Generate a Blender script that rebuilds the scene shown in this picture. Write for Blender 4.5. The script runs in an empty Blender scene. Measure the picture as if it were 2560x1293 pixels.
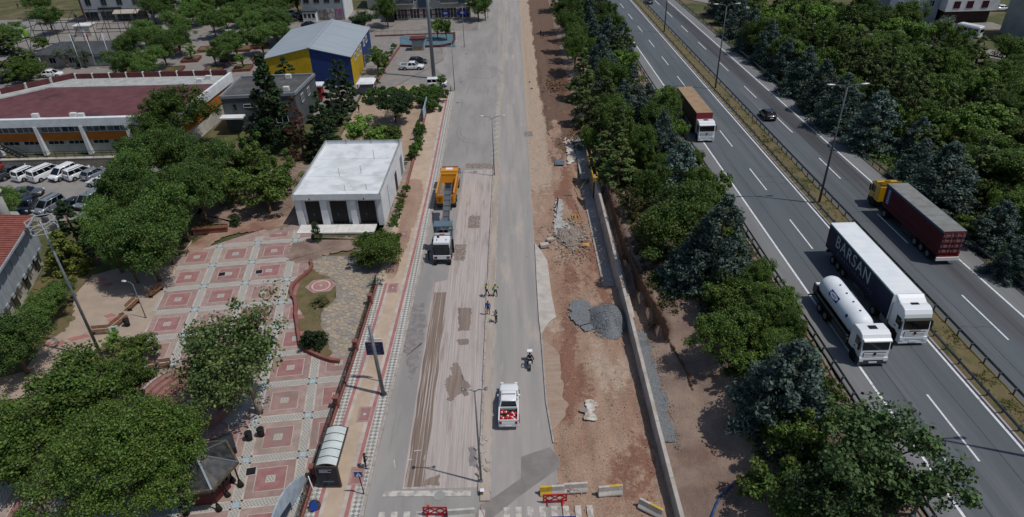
import bpy, bmesh, math, random
import numpy as np
from mathutils import Vector, Matrix, noise
random.seed(7)
# ------------------------------------------------------------------ camera
SC = bpy.context.scene
COL = SC.collection
CAM_Z = 45.5
CXP, CYP, FPX = 1280.0, 646.5, 1706.67
_v = Vector((1258 - CXP, 450 + CYP, -FPX))
_nx = 1355 - CXP
_n = Vector((_nx, -(_v.x * _nx + FPX * FPX) / _v.y, -FPX))
_Y = _v.normalized(); _Z = (-_n).normalized(); _X = _Y.cross(_Z)
ROT = Matrix((_X, _Y, _Z))                       # camera -> world
cam_d = bpy.data.cameras.new('camera'); cam_d.sensor_width = 36; cam_d.lens = 24.0
cam_d.clip_start = 0.5; cam_d.clip_end = 3000
cam = bpy.data.objects.new('camera', cam_d); COL.objects.link(cam)
cam.matrix_world = Matrix.Translation((0, 0, CAM_Z)) @ ROT.to_4x4()
SC.camera = cam
# ------------------------------------------------------------------ sky, sun, exposure
SUN_EL, SUN_H = math.radians(63.5), Vector((0.945, -0.327))
W = bpy.data.worlds.new('World'); SC.world = W; W.use_nodes = True
nt = W.node_tree; nt.nodes.clear()
wo = nt.nodes.new('ShaderNodeOutputWorld'); wb = nt.nodes.new('ShaderNodeBackground')
sk = nt.nodes.new('ShaderNodeTexSky'); sk.sky_type = 'NISHITA'; sk.sun_disc = False
sk.sun_elevation = SUN_EL; sk.sun_rotation = math.atan2(SUN_H.x, SUN_H.y)
sk.air_density = 1.0; sk.dust_density = 1.0; sk.ozone_density = 1.0
wb.inputs[1].default_value = 0.085
nt.links.new(sk.outputs[0], wb.inputs[0]); nt.links.new(wb.outputs[0], wo.inputs[0])
sd = bpy.data.lights.new('sun', 'SUN'); sd.energy = 3.0; sd.angle = math.radians(0.53); sd.color = (1.0, 0.965, 0.92)
so = bpy.data.objects.new('sun', sd); COL.objects.link(so)
_d = Vector((SUN_H.x * math.cos(SUN_EL), SUN_H.y * math.cos(SUN_EL), math.sin(SUN_EL)))
so.rotation_euler = _d.to_track_quat('Z', 'Y').to_euler(); so.location = (0, 0, 80)
SC.view_settings.view_transform = 'Standard'; SC.view_settings.look = 'None'
SC.view_settings.exposure = -0.12; SC.view_settings.gamma = 1.0; SC.view_settings.use_curve_mapping = False
SC.render.engine = 'CYCLES'
SC.cycles.max_bounces = 6; SC.cycles.diffuse_bounces = 3; SC.cycles.transparent_max_bounces = 8
SC.cycles.use_denoising = True

# ------------------------------------------------------------------ layout helpers
def zh(y):                                        # motorway surface height
    return 4.5 - 0.038 * (min(max(y, -20), 260) - 50)
def P(px, py, z=0.0):                             # surveyed image point -> world point at height z
    d = ROT @ Vector((px - CXP, CYP - py, -FPX))
    return d * ((z - CAM_Z) / d.z) + Vector((0, 0, CAM_Z))
def PH(px, py, dz=0.0):                           # the same on the sloping motorway plane
    d = ROT @ Vector((px - CXP, CYP - py, -FPX))
    t = (4.5 + dz + 0.038 * 50 - CAM_Z) / (d.z + 0.038 * d.y)
    return d * t + Vector((0, 0, CAM_Z))
def lerp(a, b, t): return a + (b - a) * t
def pl(pts, x):                                   # piecewise linear
    if x <= pts[0][0]: return pts[0][1]
    for (a, b), (c, d) in zip(pts, pts[1:]):
        if x <= c: return lerp(b, d, (x - a) / (c - a))
    return pts[-1][1]
# ------------------------------------------------------------------ materials
MT = {}
def lin(c):
    if isinstance(c, str):
        c = c.lstrip('#'); c = [int(c[i:i + 2], 16) / 255 for i in (0, 2, 4)]
        return tuple(x / 12.92 if x <= 0.04045 else ((x + 0.055) / 1.055) ** 2.4 for x in c) + (1,)
    return tuple(c) + (1,)
def mat(name, c1, c2=None, scale=1.0, rough=0.85, metal=0.0, bump=0.0, bscale=None, stretch=None, c3=None, s3=None,
        lo=0.4, hi=0.62, spec=0.3, world=True, detail=6.0, lo3=0.55, hi3=0.7, stretch3=None, coat=0.0, isl=0.0):
    if name in MT: return MT[name]
    m = bpy.data.materials.new(name); m.use_nodes = True; MT[name] = m
    t = m.node_tree; b = t.nodes['Principled BSDF']; L = t.links.new
    b.inputs['Roughness'].default_value = rough; b.inputs['Metallic'].default_value = metal
    b.inputs['Specular IOR Level'].default_value = spec
    if coat: b.inputs['Coat Weight'].default_value = coat; b.inputs['Coat Roughness'].default_value = 0.08
    b.inputs['Base Color'].default_value = lin(c1)
    if c2 is None and not bump: return m
    if world: co = t.nodes.new('ShaderNodeNewGeometry').outputs['Position']
    else: co = t.nodes.new('ShaderNodeTexCoord').outputs['Object']
    def nz(sc, st=None, det=detail):
        v = co
        if st:
            mp = t.nodes.new('ShaderNodeMapping'); mp.inputs['Scale'].default_value = st; L(co, mp.inputs[0]); v = mp.outputs[0]
        n = t.nodes.new('ShaderNodeTexNoise'); n.inputs['Scale'].default_value = sc
        n.inputs['Detail'].default_value = det; n.inputs['Roughness'].default_value = 0.6; L(v, n.inputs['Vector']); return n.outputs[0]
    def ramp(src, a, bb):
        r = t.nodes.new('ShaderNodeMapRange'); r.inputs[1].default_value = a; r.inputs[2].default_value = bb; L(src, r.inputs[0]); return r.outputs[0]
    col = None
    if c2 is not None:
        mx = t.nodes.new('ShaderNodeMix'); mx.data_type = 'RGBA'
        mx.inputs[6].default_value = lin(c1); mx.inputs[7].default_value = lin(c2)
        L(ramp(nz(scale, stretch), lo, hi), mx.inputs[0]); col = mx.outputs[2]
    if c3 is not None:
        mx = t.nodes.new('ShaderNodeMix'); mx.data_type = 'RGBA'; mx.inputs[7].default_value = lin(c3)
        L(col, mx.inputs[6]); L(ramp(nz(s3 or scale * 0.3, stretch3), lo3, hi3), mx.inputs[0]); col = mx.outputs[2]
    if isl and col is not None:
        g = t.nodes.new('ShaderNodeNewGeometry'); hs = t.nodes.new('ShaderNodeHueSaturation')
        r = t.nodes.new('ShaderNodeMapRange'); r.inputs[3].default_value = 1 - isl; r.inputs[4].default_value = 1 + isl
        L(g.outputs['Random Per Island'], r.inputs[0]); L(r.outputs[0], hs.inputs['Value']); L(col, hs.inputs['Color']); col = hs.outputs[0]
    if col is not None: L(col, b.inputs['Base Color'])
    if bump:
        bp = t.nodes.new('ShaderNodeBump'); bp.inputs['Strength'].default_value = bump; bp.inputs['Distance'].default_value = 0.1
        L(nz(bscale or scale * 6, stretch if stretch else None, 4), bp.inputs['Height']); L(bp.outputs[0], b.inputs['Normal'])
    return m
def leafmat(name, c1, c2, c3, trans=0.25, rough=0.6):
    if name in MT: return MT[name]
    m = bpy.data.materials.new(name); m.use_nodes = True; MT[name] = m
    t = m.node_tree; b = t.nodes['Principled BSDF']; L = t.links.new
    b.inputs['Roughness'].default_value = rough; b.inputs['Specular IOR Level'].default_value = 0.25
    g = t.nodes.new('ShaderNodeNewGeometry'); r = t.nodes.new('ShaderNodeValToRGB')
    dk_ = lambda c, f: tuple(x*f for x in lin(c)[:3]) + (1,)
    r.color_ramp.elements[0].color = dk_(c1, .74); r.color_ramp.elements[1].color = dk_(c3, 1.02)
    e = r.color_ramp.elements.new(0.5); e.color = dk_(c2, .9)
    e = r.color_ramp.elements.new(0.9); e.color = dk_(c3, .96)
    L(g.outputs['Random Per Island'], r.inputs[0])
    oi = t.nodes.new('ShaderNodeObjectInfo'); mr = t.nodes.new('ShaderNodeMapRange')
    mr.inputs[3].default_value = 0.72; mr.inputs[4].default_value = 1.3; L(oi.outputs['Random'], mr.inputs[0])
    tc = t.nodes.new('ShaderNodeTexCoord'); nn = t.nodes.new('ShaderNodeTexNoise'); nn.inputs['Scale'].default_value = 0.7; nn.inputs['Detail'].default_value = 3; L(tc.outputs['Object'], nn.inputs['Vector'])
    m3 = t.nodes.new('ShaderNodeMapRange'); m3.inputs[1].default_value = .35; m3.inputs[2].default_value = .65; m3.inputs[3].default_value = .474; m3.inputs[4].default_value = .505; L(nn.outputs[0], m3.inputs[0])
    hs = t.nodes.new('ShaderNodeHueSaturation'); L(m3.outputs[0], hs.inputs['Hue']); hs.inputs['Saturation'].default_value = .92; L(mr.outputs[0], hs.inputs['Value']); L(r.outputs[0], hs.inputs['Color'])
    L(hs.outputs[0], b.inputs['Base Color'])
    tr = t.nodes.new('ShaderNodeBsdfTranslucent'); L(hs.outputs[0], tr.inputs[0])
    mx = t.nodes.new('ShaderNodeMixShader'); mx.inputs[0].default_value = trans
    L(b.outputs[0], mx.inputs[1]); L(tr.outputs[0], mx.inputs[2]); L(mx.outputs[0], t.nodes['Material Output'].inputs[0])
    return m
# ------------------------------------------------------------------ mesh builder
class MB:
    def __init__(s): s.v = []; s.f = []; s.m = []; s.s = []
    def add(s, vs, fs, mi=0, smooth=False):
        o = len(s.v); s.v += [tuple(v) for v in vs]
        for f in fs: s.f.append(tuple(i + o for i in f)); s.m.append(mi); s.s.append(smooth)
        return s
    def box(s, x0, x1, y0, y1, z0, z1, mi=0, M=None):
        vs = [Vector(p) for p in ((x0,y0,z0),(x1,y0,z0),(x1,y1,z0),(x0,y1,z0),(x0,y0,z1),(x1,y0,z1),(x1,y1,z1),(x0,y1,z1))]
        if M: vs = [M @ v for v in vs]
        return s.add(vs, [(3,2,1,0),(4,5,6,7),(0,1,5,4),(1,2,6,5),(2,3,7,6),(3,0,4,7)], mi)
    def tbox(s, x0, x1, y0, y1, z0, z1, ix=0.0, iy=0.0, mi=0):     # box tapering to the top
        vs = [(x0,y0,z0),(x1,y0,z0),(x1,y1,z0),(x0,y1,z0),(x0+ix,y0+iy,z1),(x1-ix,y0+iy,z1),(x1-ix,y1-iy,z1),(x0+ix,y1-iy,z1)]
        return s.add(vs, [(3,2,1,0),(4,5,6,7),(0,1,5,4),(1,2,6,5),(2,3,7,6),(3,0,4,7)], mi)
    def bar(s, a, b, w, h=None, mi=0):                              # box between two points
        a = Vector(a); b = Vector(b); d = b - a; L_ = d.length
        if L_ < 1e-6: return s
        q = d.to_track_quat('Y', 'Z').to_matrix().to_4x4(); q.translation = a; h = h or w
        return s.box(-w/2, w/2, 0, L_, -h/2, h/2, mi, q)
    def cyl(s, a, b, r0, r1=None, n=8, mi=0, smooth=True, caps=True):
        a = Vector(a); b = Vector(b); r1 = r0 if r1 is None else r1
        q = (b - a).to_track_quat('Z', 'Y').to_matrix()
        ring = [q @ Vector((math.cos(2*math.pi*i/n), math.sin(2*math.pi*i/n), 0)) for i in range(n)]
        o = len(s.v)
        s.add([a + v*r0 for v in ring] + [b + v*r1 for v in ring], [(i, (i+1)%n, n+(i+1)%n, n+i) for i in range(n)], mi, smooth)
        if caps:
            s.f.append(tuple(o+i for i in reversed(range(n)))); s.m.append(mi); s.s.append(False)
            s.f.append(tuple(o+n+i for i in range(n))); s.m.append(mi); s.s.append(False)
        return s
    def tube(s, pts, r, n=6, mi=0, r1=None):
        k = len(pts) - 1
        for i in range(k):
            a = r if r1 is None else lerp(r, r1, i/k); b = r if r1 is None else lerp(r, r1, (i+1)/k)
            s.cyl(pts[i], pts[i+1], a, b, n, mi)
        return s
    def prism(s, poly, z0, z1, mi=0):
        n = len(poly)
        ar = sum(poly[i][0]*poly[(i+1)%n][1]-poly[(i+1)%n][0]*poly[i][1] for i in range(n))
        if ar < 0: poly = list(reversed(poly))
        vs = [(p[0], p[1], z0) for p in poly] + [(p[0], p[1], z1) for p in poly]
        return s.add(vs, [tuple(reversed(range(n))), tuple(range(n, 2*n))] + [(i, (i+1)%n, n+(i+1)%n, n+i) for i in range(n)], mi)
    def loft(s, rings, mi=0, smooth=True, caps=True):
        n = len(rings[0]); o = len(s.v); s.v += [tuple(p) for r in rings for p in r]
        for k in range(len(rings)-1):
            for i in range(n):
                s.f.append((o+k*n+i, o+k*n+(i+1)%n, o+(k+1)*n+(i+1)%n, o+(k+1)*n+i)); s.m.append(mi); s.s.append(smooth)
        if caps:
            s.f.append(tuple(o+i for i in reversed(range(n)))); s.m.append(mi); s.s.append(False)
            e = o + (len(rings)-1)*n; s.f.append(tuple(e+i for i in range(n))); s.m.append(mi); s.s.append(False)
        return s
    def ball(s, c, rx, ry=None, rz=None, n=10, k=6, mi=0, smooth=True):
        ry = ry or rx; rz = rz or rx; rings = []
        for j in range(1, k):
            a = math.pi*j/k
            rings.append([(c[0]+rx*math.sin(a)*math.cos(2*math.pi*i/n), c[1]+ry*math.sin(a)*math.sin(2*math.pi*i/n), c[2]-rz*math.cos(a)) for i in range(n)])
        return s.loft(rings, mi, smooth)
    def xprof(s, prof, x0, x1, mi=0, smooth=False):                 # profile in y,z swept across x
        n = len(prof); ar = sum(prof[i][0]*prof[(i+1)%n][1]-prof[(i+1)%n][0]*prof[i][1] for i in range(n))
        if ar < 0: prof = list(reversed(prof))
        vs = [(x0, p[0], p[1]) for p in prof] + [(x1, p[0], p[1]) for p in prof]
        return s.add(vs, [tuple(reversed(range(n))), tuple(range(n, 2*n))] + [(i, (i+1)%n, n+(i+1)%n, n+i) for i in range(n)], mi, smooth)
    def mesh(s, name, mats, bevel=0.0, seg=1):
        me = bpy.data.meshes.new(name); me.from_pydata(s.v, [], s.f)
        mats = mats if isinstance(mats, (list, tuple)) else [mats]
        for m in mats: me.materials.append(m)
        me.polygons.foreach_set('material_index', s.m); me.polygons.foreach_set('use_smooth', s.s)
        if bevel:
            bm = bmesh.new(); bm.from_mesh(me)
            es = [e for e in bm.edges if len(e.link_faces) == 2 and e.calc_face_angle(0) > 0.5]
            bmesh.ops.bevel(bm, geom=es, offset=bevel, segments=seg, affect='EDGES', clamp_overlap=True)
            bm.to_mesh(me); bm.free()
        me.update(); return me
    def build(s, name, mats, parent=None, loc=None, rz=0.0, bevel=0.0, seg=1):
        return put(s.mesh(name, mats, bevel, seg), name, parent, loc, rz)
KIDS = {}
def put(me, name, parent=None, loc=None, rz=0.0):
    o = bpy.data.objects.new(name, me); COL.objects.link(o)
    if parent is not None: o.parent = parent; KIDS.setdefault(parent.name, []).append(o)
    if loc is not None: o.location = loc
    if rz: o.rotation_euler = (0, 0, rz)
    return o
def tag(o, label, cat, group=None):
    o['label'] = label; o['category'] = cat
    if group: o['group'] = group
    return o
def struct(o): o['kind'] = 'structure'; return o
def stuff(o): o['kind'] = 'stuff'; return o
def thing(name, label, cat, loc=(0,0,0), rz=0.0, group=None):
    o = bpy.data.objects.new(name, None); o.empty_display_size = 0.3; COL.objects.link(o)
    o.location = loc; o.rotation_euler = (0, 0, rz); return tag(o, label, cat, group)
def clone(o, loc=None, rz=None, label=None, group=None, parent=None):
    c = o.copy(); COL.objects.link(c)
    if parent is not None: c.parent = parent; KIDS.setdefault(parent.name, []).append(c)
    if loc is not None: c.location = loc
    if rz is not None: c.rotation_euler = (0, 0, rz)
    if label: c['label'] = label
    if group: c['group'] = group
    for ch in KIDS.get(o.name, ()): clone(ch, parent=c)
    return c
def text_mesh(txt, size, extrude=0.01, spacing=1.0):
    cu = bpy.data.curves.new('lettering', 'FONT'); cu.body = txt; cu.size = size; cu.extrude = extrude
    cu.align_x = 'CENTER'; cu.align_y = 'CENTER'; cu.space_character = spacing
    o = bpy.data.objects.new('lettering', cu); COL.objects.link(o)
    me = bpy.data.meshes.new_from_object(o.evaluated_get(bpy.context.evaluated_depsgraph_get()))
    bpy.data.objects.remove(o); return me
def lettering(txt, size, m, parent, loc, rot, spacing=1.0, name='lettering', ex=0.01):
    me = text_mesh(txt, size, ex, spacing); me.materials.clear(); me.materials.append(m)
    o = put(me, name, parent, loc); o.rotation_euler = rot; return o
def fbm(x, y, s, o=4): return noise.fractal(Vector((x*s, y*s, 3.7)), 1.0, 2.0, o)
# ================================================================== surfaces
asph = mat('asphalt_old', '#878481', '#95918d', 0.35, 0.92, bump=0.15, bscale=30, stretch=(1, 0.25, 1), c3='#807973', s3=0.9, lo3=0.58, hi3=0.72, stretch3=(1.6, 0.12, 1))
asph_r = mat('asphalt_lane', '#9c9691', '#8d8986', 0.8, 0.92, bump=0.1, bscale=30, stretch=(1, 0.06, 1), c3='#a99e93', s3=0.5, stretch3=(1, 0.2, 1))
asph_h = mat('asphalt_motorway', '#52575b', '#595e62', 0.5, 0.8, bump=0.12, bscale=40, stretch=(1, 0.08, 1), c3='#646669', s3=0.8, stretch3=(1.2, 0.02, 1), spec=0.35)
asph_d = mat('asphalt_motorway_dark', '#4a4b4e', '#3d3e40', 0.9, 0.75, bump=0.12, bscale=40, stretch=(1, 0.03, 1), c3='#55575a', s3=0.4, stretch3=(1.0, 0.02, 1), spec=0.4)
asph_s = mat('asphalt_shoulder', '#6e6f70', '#7a7a7a', 0.6, 0.9, stretch=(1, 0.1, 1), bump=0.1, bscale=40)
asph_n = mat('asphalt_fresh', '#77726e', '#847e79', 0.7, 0.85, bump=0.1, bscale=40)
yard = mat('asphalt_yard', '#7f7b78', '#8a8581', 0.25, 0.92, c3='#716e6b', s3=0.6)
pave = mat('paving_grey', '#7e7975', '#89837d', 0.5, 0.9, c3='#726d68', s3=0.15, bump=0.1, bscale=14)
milled = mat('milled_asphalt', '#9d938d', '#b2a8a2', 8, 0.95, bump=0.5, bscale=12, stretch=(1, 0.012, 1), lo=.38, hi=.6, c3='#90857e', s3=1.6, lo3=0.52, hi3=0.7, stretch3=(1.2, 0.12, 1))
milled_b = mat('milled_brown', '#6f5f55', '#83746a', 5.0, 0.95, bump=0.5, bscale=12, stretch=(1, 0.015, 1), c3='#ab9f97', s3=5, lo3=0.54, hi3=0.6, stretch3=(1.2, 0.014, 1))
stain_d = mat('damp_stain', '#77685f', '#8a7c73', 2.5, 0.9, stretch=(1, 0.06, 1))
patch_g = mat('tar_patch', '#767170', '#8a8481', 1.6, 0.9)
rub_br = mat('asphalt_crumbs', '#75675f', '#978a82', 3.0, 0.95, bump=0.8, bscale=8)
paint_w = mat('road_paint', '#d6d8d8', '#9fa1a1', 3.5, 0.7, lo=0.5, hi=0.72)
paint_old = mat('road_paint_worn', '#bdb7af', '#99938d', 1.8, 0.8, lo=0.45, hi=0.6)
paint_y = mat('road_paint_yellow', '#a99f80', '#989183', 0.8, 0.8, lo=0.45, hi=0.6)
dirt = mat('dirt', '#8c7262', '#a38c7b', 0.28, 0.97, bump=0.9, bscale=4.5, c3='#7f5f50', s3=0.16, lo3=0.5, hi3=0.64, detail=12, stretch=(1, .45, 1), lo=.36, hi=.66)
dirt_b = mat('dirt_brown', '#76645a', '#8f7c6e', 0.35, 0.97, bump=0.9, bscale=5, c3='#6a4f42', s3=0.14, detail=12)
grass_m = mat('grass', '#414a29', '#5a5838', 0.3, 0.97, bump=0.6, bscale=5, c3='#6e6049', s3=0.12, lo3=0.47, hi3=0.62, detail=9)
drygrass = mat('dry_grass', '#6f6147', '#5f5a39', 0.8, 0.97, bump=0.9, bscale=6, c3='#464d2a', s3=0.4, detail=9)
conc = mat('concrete', '#bab3aa', '#a69f97', 0.8, 0.9, bump=0.15, bscale=12)
conc_l = mat('concrete_pale', '#d6d4d0', '#c4c2be', 0.7, 0.9, bump=0.1, bscale=12)
conc_d = mat('concrete_footing', '#8f8e8b', '#a5a39e', 0.6, 0.95, bump=0.3, bscale=6)
gravel_m = mat('gravel', '#777a7c', '#646769', 6.0, 0.95, bump=0.8, bscale=9, c3='#949a9e', s3=9)
kerb_m = mat('kerb_concrete', '#a8a099', '#938c86', 0.8, 0.9)
kerb_y = mat('median_top', '#ab9e91', '#998d82', 0.6, 0.9, stretch=(1, 0.2, 1))
black = mat('black_plastic', '#17181a', rough=0.6)
dark = mat('dark_metal', '#26282b', rough=0.5, metal=0.3)

def sheet(poly, z, name, m, parent=None, t=0.0):
    b = MB()
    if t: b.prism(poly, z - t, z)
    else:
        n = len(poly); ar = sum(poly[i][0]*poly[(i+1)%n][1]-poly[(i+1)%n][0]*poly[i][1] for i in range(n))
        if ar < 0: poly = list(reversed(poly))
        b.add([(p[0], p[1], z) for p in poly], [tuple(range(n))])
    return b.build(name, m, parent)
def ribbon(lft, rgt, z, ys):                      # strip between two x(y) curves
    b = MB(); vs = []
    for y in ys: vs += [(lft(y), y, z(y) if callable(z) else z), (rgt(y), y, z(y) if callable(z) else z)]
    return b.add(vs, [(2*i, 2*i+1, 2*i+3, 2*i+2) for i in range(len(ys)-1)])
def rng(a, b, s): n = max(1, round((b-a)/s)); return [a + (b-a)*i/n for i in range(n+1)]
WALLX = lambda y: 11.75 + 0.012 * max(0, 40 - y)
PILEX = lambda y: pl([(48, 16.0), (54, 15.1), (62, 13.9), (70.5, 13.3), (92, 13.1)], y)
def emb_h(x, y):
    top = zh(y) - 0.2
    near = pl([(11.9, 0.75), (13.4, 0.9), (17, 1.3), (21, 2.6), (26.3, top)], x)
    p = PILEX(y); mid = pl([(12.2, -0.1), (p-0.12, 0.05), (p+0.12, 2.2), (20, 2.7), (26.3, top)], x)
    far = pl([(12.0, -0.05), (12.8, 0.1), (14.2, 1.0 if top > 1 else max(0.3, top)), (26.3, top)], x)
    a = min(1, max(0, (y - 52.5) / 2.0)); b = min(1, max(0, (y - 90) / 10.0))
    h = lerp(lerp(near, mid, a), far, b)
    return h + 0.12 * fbm(x, y, 0.6)
def gz(x, y):                                     # ground height anywhere
    if x < 2.7: return 0.0
    if x < 11.9: return -0.03
    if x < 26.5: return emb_h(x, y)
    return zh(y) - (0.0 if 27.4 < x < 51 else 0.15)

# one sheet to the horizon
xs = [-900,-500,-300,-200,-120,-60,-20,2.0,2.5,3.2,11.6,12.2,14,18,22,26.4,27.6,51,52,60,80,120,200,300,500,900]
ys = [-300,-60,0] + rng(20, 270, 8) + [320,420,600,900,1500]
vs = []; fs = []
for y in ys:
    for x in xs:
        if x <= 2.5: z = -0.12
        elif x < 11.9: z = -1.6
        elif x < 26.5: z = min(emb_h(x, y), zh(y)) - 2.2
        elif x < 51.5: z = zh(y) - 0.35
        else: z = zh(y) - 0.2
        vs.append((x, y, z))
n = len(xs)
fs = [(j*n+i, j*n+i+1, (j+1)*n+i+1, (j+1)*n+i) for j in range(len(ys)-1) for i in range(n-1)]
struct(MB().add(vs, fs).build('ground', grass_m))

# ------------------------------------------------------------------ main road
KERBX = lambda y: pl([(20, -12.4), (35, -12.3), (42, -12.15), (53, -11.7), (75, -11.2), (92, -11.0), (134, -11.0)], y)
RE = lambda y: pl([(20, 3.6), (40, 3.0), (46, 2.55), (90, 2.65), (110, 2.8), (148, 3.0), (214, 3.6), (330, 4.5)], y)
MEDL = lambda y: pl([(30, -3.45), (60, -3.35), (99, -2.95)], y)
road = struct(ribbon(lambda y: KERBX(y), lambda y: -2.7, 0.0, [15] + rng(20, 134, 4)).build('road', asph))
struct(ribbon(lambda y: -2.7, RE, 0.0, [15] + rng(20, 330, 5)).build('road_lane', asph_r))
struct(ribbon(lambda y: pl([(134, -11.0), (136, -30), (190, -30), (192, -12), (330, -9)], y), lambda y: -2.7, -0.001, [134,136,150,170,190,192,220,260,330]).build('road_far', asph))
# milled lane, sunk 5 cm would cut the road; it is laid as its own sheet
ML = lambda y: pl([(36.6, -9.6), (66, -9.6), (66.5, -8.0), (77, -7.7), (96.5, -7.5)], y)
ms = ribbon(ML, lambda y: MEDL(y) - 0.02, 0.004, [36.6] + rng(40, 64, 4) + [66, 66.5] + rng(68, 96.5, 4)).build('milled_lane', milled); struct(ms)
struct(ribbon(lambda y: -9.42 + 0.05*math.sin(y*1.3), lambda y: -7.85 + 0.07*math.sin(y*0.9), 0.008, rng(36.8, 64, 0.8)).build('milled_track', milled_b))
rnd = random.Random(3)
def blob(pts, j=0.12, sm_=2):                       # softened, roughened outline
    q = [Vector(p[:2]) for p in pts]
    for _ in range(sm_): q = [v for i in range(len(q)) for v in (q[i].lerp(q[(i+1) % len(q)], .25), q[i].lerp(q[(i+1) % len(q)], .75))]
    out = []
    for i in range(len(q)):
        a = q[i]; b = q[(i+1) % len(q)]; m = max(1, int((b-a).length/.12))
        for k in range(m):
            p = a.lerp(b, k/m); o_ = Vector((noise.noise(Vector((p.x*1.7, p.y*1.7, 1))), noise.noise(Vector((p.x*1.7, p.y*1.7, 9))))) * j * 2.2 + Vector((noise.noise(Vector((p.x*6, p.y*6, 1))), noise.noise(Vector((p.x*6, p.y*6, 9))))) * j * .9
            out.append((p.x + o_.x, p.y + o_.y))
    return out
def pxpoly(pp, z=0.0): return [tuple(P(x, y, z)[:2]) for x, y in pp]
stains = [(stain_d, [(1135,900),(1150,912),(1157,950),(1178,962),(1166,990),(1150,985),(1128,1004),(1116,1000),(1120,978),(1110,955),(1125,945)]),
          (stain_d, [(1146,770),(1178,770),(1176,825),(1146,828)]), (stain_d, [(1144,848),(1172,848),(1172,863),(1142,862)]),
          (rub_br, [(1172,540),(1200,540),(1198,571),(1170,570)]), (rub_br, [(1137,612),(1166,610),(1162,652),(1134,650)]),
          (rub_br, [(1163,409),(1230,409),(1232,421),(1165,420)]), (stain_d, [(1063,1199),(1100,1186),(1096,1214),(1062,1216)]),
          (patch_g, [(1026,782),(1068,780),(1064,830),(1048,900),(1030,960),(1020,930),(1022,885),(1004,870),(1008,800)]),
          (patch_g, [(1028,760),(1062,758),(1060,778),(1026,780)]), (patch_g, [(1170,1120),(1190,1115),(1196,1170),(1175,1165)]),
          (patch_g, [(1310,330),(1330,328),(1332,340),(1312,342)])]
for k, (m, pp) in enumerate(stains):
    struct(sheet(blob(pxpoly(pp), 0.2 if len(pp) > 5 else 0.09, 1 if len(pp) > 5 else 0), 0.011 + 0.002*k, 'road_stain', m))
# fresh asphalt strip across the junction
struct(sheet(pxpoly([(1303,1142),(1375,1118),(1400,1150),(1398,1170),(1300,1240),(1225,1300),(1180,1300),(1200,1262),(1240,1240),(1302,1196)]), 0.006, 'asphalt_patch', asph_n))
# low drain / manhole lids
def manhole(px, py, r=0.45, lab='round iron manhole lid set in the road'):
    c = P(px, py, 0); t = thing('manhole_cover', lab, 'manhole', (c.x, c.y, 0.012))
    MB().cyl((0,0,0), (0,0,0.02), r+0.12, n=20).build('frame', conc_d, t)
    MB().cyl((0,0,0.02), (0,0,0.03), r, n=20).build('lid', dark if r < 0.4 else conc_d, t)
manhole(1099, 1238, 0.42, 'round manhole lid in the worn stop line by the crosswalk')
def drain(px, py, lab):
    c = P(px, py, 0); t = thing('drain_grate', lab, 'drain', (c.x, c.y, 0.012))
    MB().box(-.35,.35,-.25,.25,0,.015).build('frame', conc_d, t)
    for i in range(6): MB().box(-.3+.1*i,-.24+.1*i,-.2,.2,.015,.025).build('slat', dark, t)
drain(1145, 257, 'drain grate in the road beside the end of the sidewalk')
drain(1167, 135, 'drain grate on the open asphalt by the parking lot')
drain(1153, 205, 'drain grate between the tall pole and the road')

# painted marks
def mark(name, poly, m, z=0.018): return struct(sheet(poly, z, name, m))
mark('stop_line', [(-11.0,36.45),(-4.0,36.3),(-4.0,35.75),(-11.1,35.9)], paint_old, 0.034)
for i in range(9):
    x = -11.15 + i*0.98
    if i in (5, 6): continue
    mark('crosswalk_bar', [(x,32.4),(x+.5,32.4),(x+.5,34.45),(x,34.45)], paint_old)
for i in range(8):
    x = -1.35 + i*0.93
    mark('crosswalk_bar', [(x,31.8),(x+.48,31.8),(x+.46,34.62),(x-.02,34.62)], paint_old)
YL = lambda y: pl([(97, -2.25), (121, -2.0), (214, -0.6), (330, 1.1)], y)
struct(ribbon(lambda y: YL(y)-.09, lambda y: YL(y)+.09, 0.005, rng(97, 330, 6)).build('centre_line', paint_y))
for i in range(14):
    y = 99 + i*2.1
    mark('hatch_line', [(YL(y)-.12,y),(YL(y)-.12,y+.28),(YL(y)-1.15+i*.02,y-.55),(YL(y)-1.15+i*.02,y-.83)], paint_old, 0.005)
for (a, b) in (((1035,1128),(1052,1126)),((1018,1150),(1030,1149)),((985,1150),(988,1170)),((1063,1138),(1060,1150))):
    p = P(*a); q = P(*b); d = (q-p).normalized()*0.05; e = Vector((-d.y, d.x, 0))
    mark('arrow_scrap', [(p-e).xy[:], (q-e).xy[:], (q+e).xy[:], (p+e).xy[:]], paint_old)

tyrem = mat('tyre_mark', '#6f6a66', '#837d78', 1.5, .9)
for (cx_, cy_, r, a0, a1) in ((-5.8,142,7.5,.2,2.6),(-5.4,141,6.9,.4,2.2),(-6.5,112,5.0,2.6,4.8),(-6.3,112.5,4.3,2.8,4.6),(-5.5,150,9,3.6,5.2)):
    b = MB(); v = []
    for k in range(25): a = lerp(a0, a1, k/24); v += [((r-.07)*math.cos(a)*.6+cx_, (r-.07)*math.sin(a)+cy_, .007), ((r+.07)*math.cos(a)*.6+cx_, (r+.07)*math.sin(a)+cy_, .007)]
    struct(b.add(v, [(2*k, 2*k+1, 2*k+3, 2*k+2) for k in range(24)]).build('tyre_mark', tyrem))
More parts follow.
